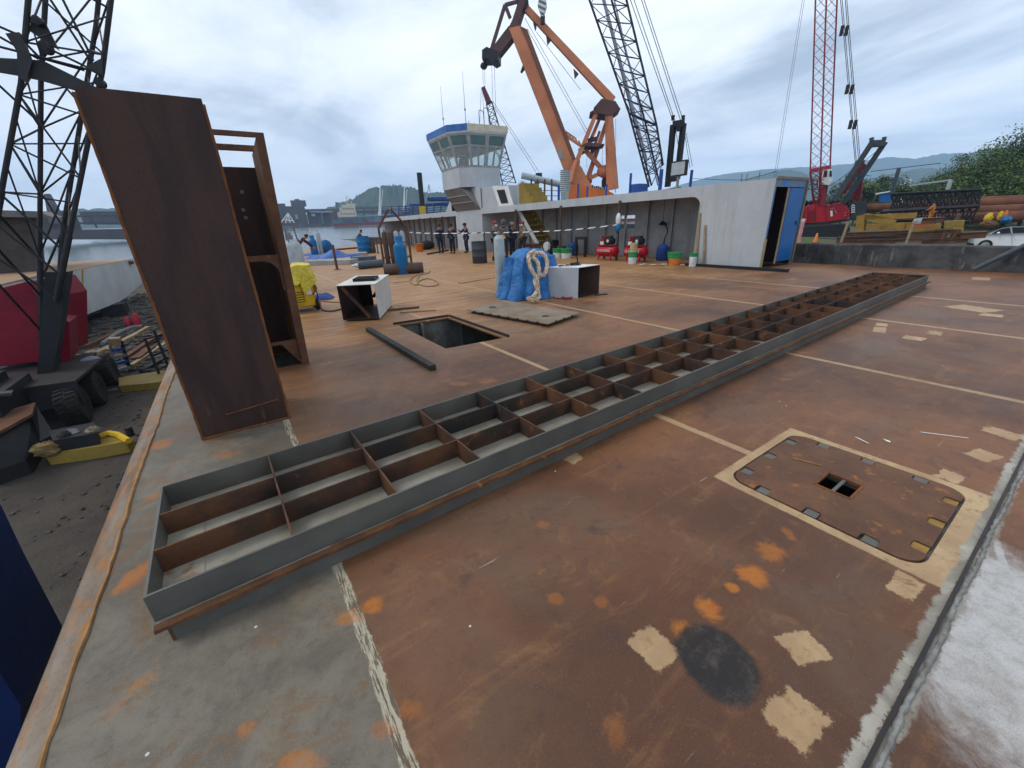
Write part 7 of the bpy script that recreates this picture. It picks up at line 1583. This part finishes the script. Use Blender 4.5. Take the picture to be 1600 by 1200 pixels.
# ---- pipes, booms, beams in the yard behind the wall
def fz(d): return FACE(1440, 340, d)
fp = fz(58); vp = Vector((fp(1440, 340).x, fp(1440, 340).y, 0)).normalized()
PIPES = [((1352, 325), (1640, 314), 5.0, 3, 'uppermost rusty pipe of the stack, longest, under the trees'), ((1378, 335), (1640, 326), 5.4, 1, 'second rusty pipe from the top of the stack'), ((1400, 345), (1600, 338), 5.4, -.6, 'lowest rusty pipe of the stack behind the yellow beams'), ((1530, 316), (1640, 312), 6.0, 5.5, 'short rusty pipe at the far right of the stack')]
for a_, b_, rp_, off, lab in PIPES:
    r = rp_*.085; mb = MB(); A_, B_ = fp(*a_, off), fp(*b_, off); d = (B_-A_).normalized(); mb.lathe([(r*.86, .02), (r*.88, 0), (r, 0), (r, (B_-A_).length), (r*.88, (B_-A_).length)], A_, d, 16); o = mb.build('steel_pipe', M['rustpipe'], smooth=True); tag(o, lab, 'steel pipe', 'rusty pipes stacked on the quay')
fl_ = fz(53); lb = thing('lattice_section', 'long black lattice boom section lying across the quay before the rusty pipes', 'lattice section', (fl_(1460, 350).x, fl_(1460, 350).y, -1.5))
mb = MB(); A = [fl_(1392, 303, 0), fl_(1390, 328, 0), fl_(1390, 331, 2), fl_(1392, 305, 2)]; B = [fl_(1534, 296, 0), fl_(1527, 321, 0), fl_(1527, 323, 2), fl_(1534, 297, 2)]; lattice(mb, A, B, 12, .11, .055); mb.build('upper_truss', M['black'], parent=lb)
mb = MB(); A = [fl_(1376, 331, -1), fl_(1376, 343, -1), fl_(1376, 344, .5), fl_(1376, 332, .5)]; B = [fl_(1530, 322, -1), fl_(1516, 346, -1), fl_(1516, 347, .5), fl_(1530, 323, .5)]; lattice(mb, A, B, 14, .12, .05); mb.build('lower_truss', M['black'], parent=lb)
# dark mesh panel behind
mb = MB(); 
for i in range(26): px = 1395+5.4*i; mb.bar(fl_(px, 303-.05*(px-1395), 3), fl_(px, 327-.05*(px-1395), 3), .05)
for k in range(7): mb.bar(fl_(1394, 304+3.3*k, 3), fl_(1534, 297+3.3*k, 3), .05)
mb.build('mesh_panel', M['dark'], parent=lb)
fy = fz(47)
def beams(label, name, cat, segs, mat, d=47, dep=.5):
    f = fz(d); t = thing(name, label, cat, f(segs[0][0], segs[0][1])); t.location.z = -1.5
    for x0, y0_, x1, y1_, w_ in segs:
        mb = MB(); mb.bar(f(x0, y0_), f(x1, y1_), dep, w_, up=(0, 0, 1) if abs(x1-x0) > abs(y1-y0_) else None); mb.build('beam', mat, parent=t)
    return t
beams('welded yellow steel frame with a diagonal, lying on the quay beside red crane', 'yellow_steel_frame', 'steel frame', [(1346, 361, 1347, 336, .75), (1351, 338, 1398, 349, .5), (1353, 354, 1440, 351, .42), (1352, 339.5, 1432, 336.5, .4), (1409, 361, 1410, 349, .8), (1374, 358, 1384, 357, .5)], M['yellowbeam'], 47)
beams('yellow steel beam lying on the quay under the red crate', 'yellow_steel_beam', 'steel beam', [(1415, 358, 1470, 355, .5)], M['yellowbeam'], 46)
beams('short thin yellow post standing among beams near the white car', 'yellow_steel_beam', 'steel beam', [(1492, 372, 1498, 356, .25)], M['yellowbeam'], 44)
f_ = fz(46); mb = MB(); mb.prism([f_(1476, 346), f_(1508, 344), f_(1505, 356), f_(1475, 357)], vp*1.2); o = mb.build('yellow_skip', M['yellowdull']); tag(o, 'dull yellow steel skip lying on the quay behind the wire fence', 'skip')
mb = MB(); mb.prism([f_(1428, 350), f_(1463, 347.5), f_(1463, 351), f_(1428, 353.5)], vp*1.0); o = mb.build('red_crate', M['pinkred']); tag(o, 'low red crate full of white fittings on the quay', 'crate')
mb = MB(); rn = random.Random(4)
for i in range(26): mb.blob(f_(1429+1.6*i+rn.uniform(-.5, .5), 347-.07*i, .5), (.12, .12, .28), 6, 5, .2)
o = mb.build('fittings', M['cylgrey']); tag(o, 'row of pale fittings standing in the low red crate', 'fittings', kind='stuff')
rust_segs = [((1308, 377), (1400, 374), 1.0, 'rusty steel plates stacked lowest in front of the red crane'), ((1322, 369), (1418, 366), .9, 'rusty girder under the yellow steel frame'), ((1398, 371), (1480, 366), 1.0, 'rusty girder right of the yellow frame, under the yellow skip'), ((1440, 379), (1512, 374), .5, 'rusty girder lying left of the white car'), ((1340, 372), (1410, 370), .5, 'rusty girder between the lowest plates and the yellow steel frame'), ((1500, 368), (1540, 366), .6, 'rusty girder stub just left of the white car roof'), ((1440, 345), (1475, 343), .5, 'rusty girder lying behind the low red crate'), ((1460, 362), (1500, 361), .4, 'thin rusty girder below the dull yellow skip')]
for a_, b_, w_, lab in rust_segs:
    mb = MB(); A_, B_ = fz(44)(*a_), fz(44)(*b_); mb.bar(A_, B_, 1.2, w_*.55, up=(0, 0, 1)); mb.bar(A_+Vector((0, 0, w_*.31)), B_+Vector((0, 0, w_*.31)), 1.35, .05, up=(0, 0, 1)); mb.bar(A_-Vector((0, 0, w_*.31)), B_-Vector((0, 0, w_*.31)), 1.35, .05, up=(0, 0, 1))
    o = mb.build('rusty_girder', M['rust']); tag(o, lab, 'girder', 'rusty girders on the quay')
for (x0, x1, yt, yb, off, mt, lab, nm) in ((1526, 1562, 345, 353, 0, 'rust', 'heap of rusty scrap plates behind the white car', 'scrap_heap'), (1488, 1500, 333, 346, 2, 'brownpipe', 'dark scrap heap below the black lattice boom', 'scrap_heap'), (1534, 1552, 333, 345, 3, 'yellow', 'yellow bags in a heap before the rusty pipes', 'bag_heap'), (1556, 1566, 330, 341, 3, 'yellow', 'bright yellow bag right of the other yellow bags', 'bag_heap'), (1566, 1575, 329, 338, 3.4, 'orangeplastic', 'orange bag on top of the blue tarpaulin heap', 'bag_heap'), (1560, 1582, 337, 346, 2.4, 'cylblue', 'blue tarpaulin heap right of the yellow bags', 'tarpaulin_heap'), (1380, 1396, 334, 338, 2, 'buckwhite', 'white sacks lying behind the yellow steel frame', 'bag_heap')):
    f_ = fz(48+off); c_ = (f_(x0, yb)+f_(x1, yb))/2; hw = (f_(x1, yb)-f_(x0, yb)).length/2; hh = f_((x0+x1)/2, yt).z-c_.z; mb = MB(); mb.blob(c_+Vector((0, 0, hh*.35)), (hw*.8, hw*.8, hh*.65), 14, 9, .16); o = mb.build(nm, M[mt]); tag(o, lab, nm.split('_')[0]+' heap')
p = fz(50)(1450, 350); person('person in orange overalls and dark cap standing among the beams on quay', Vector((p.x, p.y, p.z)), turn(p, 1.2), dict(elL=(-.27, .1, 1.14), wrL=(-.16, .3, 1.1)), 'clothorange', 'clothorange', 'helmet', 'clothnavy', scale=1.0)
# wire fence posts along the quay edge
fw_ = fz(38)
for i, (x0, y0_, x1, y1_) in enumerate(((1314, 379, 1325, 348), (1415, 383, 1428, 346), (1466, 388, 1476, 362), (1485, 375, 1500, 358))):
    mb = MB(); mb.bar(fw_(x0, y0_), fw_(x1, y1_), .13); o = mb.build('fence_post', M['wood'] if i < 2 else M['rust']); tag(o, ['leaning pale post between the red crane and yellow frame', 'leaning tan post in front of the yellow steel frame end', 'leaning rusty post left of the white car', 'leaning post below the dull yellow skip'][i], 'post', 'leaning posts on the quay')
mb = MB()
for k in range(3): mb.path([fw_(1280+20*i, 372-4*k+1.2*math.sin(i*1.3+k)+.25*i) for i in range(12)], .02, 4)
o = mb.build('fence_wire', M['dark']); tag(o, 'slack wire strands strung between the leaning posts', 'wire')
# pale pink tube and the small orange cone by the blue door
q = fz(33)(1249, 379); mb = MB(); A_, B_ = fz(33)(1246, 379), fz(33)(1253, 346); mb.tube(A_, B_, .16, n=14); pt = thing('pink_tube', 'faded pink tube with white cap standing right of the blue door', 'tube', A_); mb.build('body', M['pink'], parent=pt, smooth=True); mb = MB(); mb.tube(B_, B_+(B_-A_).normalized()*.16, .17, n=14); mb.build('cap', M['buckwhite'], parent=pt, smooth=True)
A_ = fz(40)(1273, 380); tc2 = thing('traffic_cone', 'small worn orange cone in the grass in front of red crane', 'traffic cone', A_); mb = MB(); mb.lathe([(.17, .04), (.05, .72), (.03, .74)], A_, (.1, 0, 1), 12); mb.build('cone', M['orangeplastic'], parent=tc2, smooth=True); mb = MB(); mb.box(A_.x-.22, A_.x+.22, A_.y-.22, A_.y+.22, A_.z, A_.z+.04); mb.build('foot', M['black'], parent=tc2)
# ---- white car
DC = 46; fc = FACE(1570, 375, DC); vc = Vector((fc(1570, 375).x, fc(1570, 375).y, 0)).normalized()
car = thing('parked_car', 'white hatchback car parked on the grass behind the concrete wall', 'car', (fc(1580, 387).x, fc(1580, 387).y, fc(1580, 387).z))
carw = painted('white_car_paint', (.78, .79, .80), (.74, .75, .76), 1, .2, bump=0, dirt=.03, fine=3); 
def ring(pts, offs):
    mb = MB(); n = len(pts)
    for o_, sh in offs: mb.v += [fc(px, py+(sh if py < 372 else 0), o_) for px, py in pts]
    for i in range(len(offs)-1):
        for k in range(n): mb.f.append((i*n+k, i*n+(k+1) % n, (i+1)*n+(k+1) % n, (i+1)*n+k)); mb.m.append(0)
    mb.f += [tuple(range(n))[::-1], tuple(range((len(offs)-1)*n, len(offs)*n))]; mb.m += [0, 0]; return mb
low = [(1512, 384), (1510.5, 379), (1512, 375), (1517, 371.5), (1530, 367.8), (1545, 366), (1600, 364), (1645, 364.5), (1662, 368), (1668, 376), (1667, 384), (1655, 387), (1640, 386), (1625, 386), (1560, 387), (1550, 387), (1530, 386)]
mb = ring(low, [(.12, 1.5), (0, 0), (1.7, 0), (1.82, 1.5)]); mb.build('body', carw, parent=car, smooth=True)
up = [(1543, 366.2), (1556, 359.5), (1566, 355.8), (1580, 353.6), (1600, 353), (1625, 354), (1642, 357.5), (1655, 364.6)]
mb = ring(up, [(.28, .6), (.2, 0), (1.5, 0), (1.42, .6)])
mb.build('cabin', carw, parent=car, smooth=True)
for pts in ([(1549, 365.6), (1559, 359.8), (1567, 357.2), (1578, 355.6), (1580, 364.6)], [(1582.5, 364.5), (1581, 355.4), (1600, 354.8), (1605, 363.8)], [(1607.5, 363.8), (1603, 354.8), (1622, 355.8), (1634, 358.2), (1638, 363.8)]):
    mb = MB(); mb.prism([fc(*p_, .155) for p_ in pts], vc*.06); mb.build('side_window', M['black'], parent=car)
mb = MB(); mb.prism([fc(1545, 366, .4), fc(1558, 358.6, .4), fc(1558, 358.6, 1.3), fc(1545, 366, 1.3)], Vector((0, 0, .03))-vc*.0); mb.build('windscreen', M['black'], parent=car)
for px in (1539, 1641):
    mb = MB(); mb.lathe([(.2, 0), (.33, .0), (.36, .03), (.36, .2), (.2, .22)], fc(px, 383.0, -.02), vc, 20); w_ = mb.build('wheel', M['rubber'], parent=car, smooth=True); mb = MB(); mb.lathe([(.05, 0), (.22, .0), (.22, .04)], fc(px, 383.0, -.035), vc, 14); mb.build('rim', M['cylgrey'], parent=w_, smooth=True)
mb = MB(); mb.prism([fc(1511, 377.5, -.01), fc(1517, 373, -.01), fc(1521, 373.4, -.01), fc(1516, 376.8, -.01)], vc*.3); mb.build('headlight', M['cylgrey'], parent=car); mb = MB(); mb.prism([fc(1510.2, 382.5, .05), fc(1510.4, 379, .05), fc(1522, 380.5, -.02), fc(1521, 383.5, -.02)], vc*1.3); mb.build('grille', M['black'], parent=car)
mb = MB(); mb.bar(fc(1582, 369, -.015), fc(1586, 368.8, -.015), .05, .03); mb.bar(fc(1608, 368, -.015), fc(1612, 367.8, -.015), .05, .03); mb.build('door_handle', M['cylgrey'], parent=car)
mb = MB(); mb.bar(fc(1581.5, 385, -.012), fc(1580.5, 365, -.012), .015, .01); mb.build('door_seam', M['dark'], parent=car)
mb = MB(); mb.blob(fc(1560, 364, -.08), (.1, .08, .08), 8, 6); mb.build('mirror', carw, parent=car, smooth=True)
# ---- trees
m = NM('leaf'); oi = m.n('ShaderNodeObjectInfo'); a = m.noise(.55, 5, .6); b = m.noise(7, 2)
col = m.mix(m.ramp(a, .38, .64), (.022, .055, .016), (.12, .19, .032)); col = m.mix(m.math('MULTIPLY', m.ramp(b, .45, .7), .5), col, (.10, .13, .025)); col = m.mix(m.math('MULTIPLY', oi.outputs['Random'], .4), col, (.03, .06, .016))
M['leaf'] = m.done(col, .6, 0, .3)
def leaf_cards(mb, c, r, n, s, rn):
    for _ in range(n):
        d = Vector((rn.gauss(0, 1), rn.gauss(0, 1), rn.gauss(0, .8))); d.normalize(); p = c+d*r*(rn.random()**.45)
        u = Vector((rn.uniform(-1, 1), rn.uniform(-1, 1), rn.uniform(-.8, .5))).normalized(); w_ = u.cross(Vector((rn.uniform(-.5, .5), rn.uniform(-.5, .5), 1))).normalized(); k = s*rn.uniform(.6, 1.3)
        mb.add([p, p+u*k*.5+w_*k*.28, p+u*k, p+u*k*.5-w_*k*.28], [(0, 1, 2, 3)])
def tree(label, base, h, cr, seed, nclump=34, per=85, ls=.28, thin=False):
    rn = random.Random(seed); t = thing('broadleaf_tree', label, 'tree', base, 'trees beyond the quay'); B_ = Vector(base)
    mb = MB(); mb.path([B_+Vector((rn.uniform(-.2, .2), rn.uniform(-.2, .2), h*.62*k/5)) for k in range(6)], [h*.028*(1-.12*k) for k in range(6)], 8)
    cl = []
    for i in range(nclump):
        a_ = rn.uniform(0, 2*pi); z = h*(.30+.68*rn.random()**.8); e = math.sqrt(max(.08, 1-((z/h-.55)/.50)**2)); rr = cr*e*rn.uniform(.35, 1.0)
        cl.append(B_+Vector((math.cos(a_)*rr, math.sin(a_)*rr, z)))
    for c in cl[:14]: mb.path([B_+Vector((0, 0, h*rn.uniform(.3, .5))), B_.lerp(c, .55)+Vector((0, 0, h*.2)), c], [h*.012, h*.008, h*.003], 5)
    mb.build('trunk', M['wood'] if thin else M['brownpipe'], parent=t, smooth=True)
    mb = MB()
    for c in cl: leaf_cards(mb, c, cr*rn.uniform(.20, .36)*(.8 if thin else 1), per, ls, rn)
    mb.build('crown', M['leaf'], parent=t, recalc=False); return t
TR = [(1625, 196, 62, 6.5, 'tallest bright tree at the right edge of the picture', 0), (1575, 228, 68, 5.5, 'large tree just left of the tallest tree', 0), (1545, 247, 74, 5.0, 'dark round tree right of the middle of the row', 0), (1515, 262, 80, 4.8, 'dark tree in the middle of the row', 0), (1487, 270, 84, 4.2, 'tree left of the middle of the row, behind the white frame', 0),
      (1492, 240, 78, 2.6, 'thin open tree showing sky through it, above the row', 1), (1462, 282, 88, 4.0, 'lower tree at the left end of the row', 0), (1600, 262, 60, 5.5, 'dense dark tree under the tallest one', 0), (1555, 285, 64, 5.0, 'low bushy tree behind the rusty pipes', 0), (1440, 292, 96, 3.2, 'small tree left of the row beside the distant white ship', 0), (1650, 250, 55, 6.0, 'tree cut off by the right edge of the picture', 0)]
for i, (px, py, d, cr, lab, thin) in enumerate(TR):
    d += 20; cr *= 1.25
    b = AD(px, 330, d); top = AD(px, py, d).z; tree(lab, (b.x, b.y, -1.6), (top+1.6)*1.03, cr, 40+i, 18 if thin else 50, 90 if thin else 260, .30, thin)
for i, (px, py, d, cr, lab) in enumerate(((1318, 282, 100, 4.0, 'low dark tree right behind the red crane cab'), (1355, 290, 105, 4.5, 'low dark tree behind the red crane gantry'), (1385, 278, 110, 3.6, 'low tree beside the blue grey silos'), (1405, 294, 96, 3.4, 'low scrubby tree left of the leaning dark pole'), (1335, 292, 92, 3.0, 'small dark tree between the red crane gantry legs'))):
    b = AD(px, 330, d); top = AD(px, py, d).z; tree(lab, (b.x, b.y, -1.6), top+1.6, cr, 80+i, 26, 190, .36)
mb = MB(); rn = random.Random(21)
for i in range(60):
    px = rn.uniform(1385, 1490); d = rn.uniform(82, 90); b = AD(px, 330, d); leaf_cards(mb, Vector((b.x, b.y, -1.0+rn.random()*3.4*(.6+.4*(px-1385)/105))), 1.3, 60, .5, rn)
o = mb.build('shrubbery', M['leaf'], recalc=False); tag(o, 'mass of low green scrub behind the black lattice boom', 'shrubbery', kind='stuff')
m = NM('grass_blade'); a = m.noise(.6, 4); M['blade'] = m.done(m.mix(m.ramp(a, .4, .65), (.10, .15, .03), (.20, .19, .06)), .7, 0, .2)
mb = MB(); rn = random.Random(8)
for i in range(9000):
    d = rn.uniform(27, 50); px = rn.uniform(1238, 1640); b = AD(px, 370, d); z = -1.55; h = rn.uniform(.12, .4)*(1.6 if (int(px/37)+int(d/6)) % 4 == 0 else .7); a_ = rn.uniform(0, 6.28); w_ = Vector((math.cos(a_), math.sin(a_), 0))*.03; t_ = Vector((rn.uniform(-.12, .12), rn.uniform(-.12, .12), h)); q = Vector((b.x, b.y, z)); mb.add([q-w_, q+w_, q+t_], [(0, 1, 2)])
o = mb.build('grass', M['blade'], recalc=False); tag(o, 'rough green grass growing behind the concrete wall', 'grass', kind='stuff')
# ---- far right background: silos, white ship, leaning pole, frame, blue hut
f_ = FACE(1388, 290, 420); sl = thing('silo', 'blue grey silo tower with a railed top in front of the far mountains', 'silo', f_(1388, 300)); vs_ = Vector((f_(1388, 290).x, f_(1388, 290).y, 0)).normalized()
mb = MB()
for px in (1379, 1384, 1389, 1394): mb.tube(f_(px, 302), f_(px, 277), 1.3, n=12)
mb.build('shaft', gpal, parent=sl); mb = MB(); mb.prism([f_(1374, 277), f_(1397, 275), f_(1397, 278.5), f_(1374, 280)], vs_*6); mb.prism([f_(1377, 277), f_(1377, 268), f_(1385, 267), f_(1385, 276)], vs_*5); mb.build('top_house', M['cylgrey'], parent=sl)
f_ = FACE(1418, 290, 400); ws = thing('white_ship', 'white superstructure of a distant ship above the scrub at right', 'ship', f_(1418, 293)); mb = MB(); mb.prism([f_(1411, 293), f_(1413, 288), f_(1421, 285), f_(1426, 286), f_(1430, 293)], Vector((4, 4, 0))); mb.build('superstructure', M['white'], parent=ws); mb = MB(); mb.bar(f_(1422, 286), f_(1422, 280), .8); mb.bar(f_(1419, 282), f_(1425, 281.5), .6); mb.build('mast', M['white'], parent=ws)
f_ = fz(62); mb = MB(); mb.bar(f_(1394, 300), f_(1405, 262), .28); o = mb.build('leaning_pole', M['cyldark']); tag(o, 'dark leaning pole standing right of the blue grey silos', 'pole')
mb = MB(); mb.tube(f_(1360, 268), f_(1470, 255), .03, n=4); o = mb.build('overhead_wire', M['dark']); tag(o, 'thin overhead wire crossing in front of the mountains at right', 'wire')
mb = MB(); mb.bar(f_(1481, 296, 8), f_(1486, 281, 8), .35); mb.bar(f_(1486, 281, 8), f_(1420, 290, 8), .16); o = mb.build('pale_gantry', M['cylgrey']); tag(o, 'pale slanting steel frame standing before the dark trees', 'frame')
f_ = fz(72); ht = thing('site_hut', 'small blue and white site hut behind the rusty pipes', 'hut', f_(1385, 325)); mb = MB(); mb.prism([f_(1374, 316), f_(1374, 301), f_(1392, 299), f_(1392, 316)], vp*3); mb.build('wall', M['blue'], parent=ht); mb = MB(); mb.prism([f_(1368, 302, -.2), f_(1393, 298, -.2), f_(1393, 299.5, -.2), f_(1368, 304, -.2)], vp*3.4); mb.build('roof', M['white'], parent=ht)
p = f_(1424, 318); mb = MB(); mb.prism([f_(1407, 318, -3), f_(1407, 311, -3), f_(1411, 310.5, -3), f_(1411, 318, -3)], vp*.8); o = mb.build('white_tank', M['white'], bevel=.05); tag(o, 'small white tank standing upright on top of the rusty pipes', 'tank')
# red roofed yard office seen through the square port in the deckhouse
f_ = FACE(985, 350, 45); yo = thing('yard_office', 'red and white yard office seen through the square port', 'building', f_(982, 352)); mb = MB(); mb.prism([f_(965, 350), f_(965, 345), f_(1000, 344), f_(1000, 350)], Vector((2, 2, 0))); mb.build('wall', M['white'], parent=yo); mb = MB(); mb.prism([f_(963, 345.5, -.3), f_(1002, 344.3, -.3), f_(1002, 341, -.3), f_(963, 342, -.3)], Vector((2, 2, 0))); mb.build('roof', M['pinkred'], parent=yo); mb = MB(); mb.prism([f_(965, 358), f_(965, 350.2), f_(1000, 350.2), f_(1000, 358)], Vector((2, 2, 0))); mb.build('base', M['cyldark'], parent=yo)
# ---- the damp air over the harbour
mb = MB(); mb.box(-3200, 3600, -3200, 3600, -131, 440)
m_ = bpy.data.materials.new('harbour_haze'); m_.use_nodes = True; n_ = m_.node_tree; n_.nodes.remove(n_.nodes['Principled BSDF']); pv = n_.nodes.new('ShaderNodeVolumePrincipled'); pv.inputs['Color'].default_value = (.50, .72, 1, 1); pv.inputs['Density'].default_value = .00034; pv.inputs['Anisotropy'].default_value = .0
n_.links.new(pv.outputs[0], n_.nodes['Material Output'].inputs['Volume'])
o = mb.build('haze', m_, org=(0, 0, 0)); tag(o, kind='stuff')
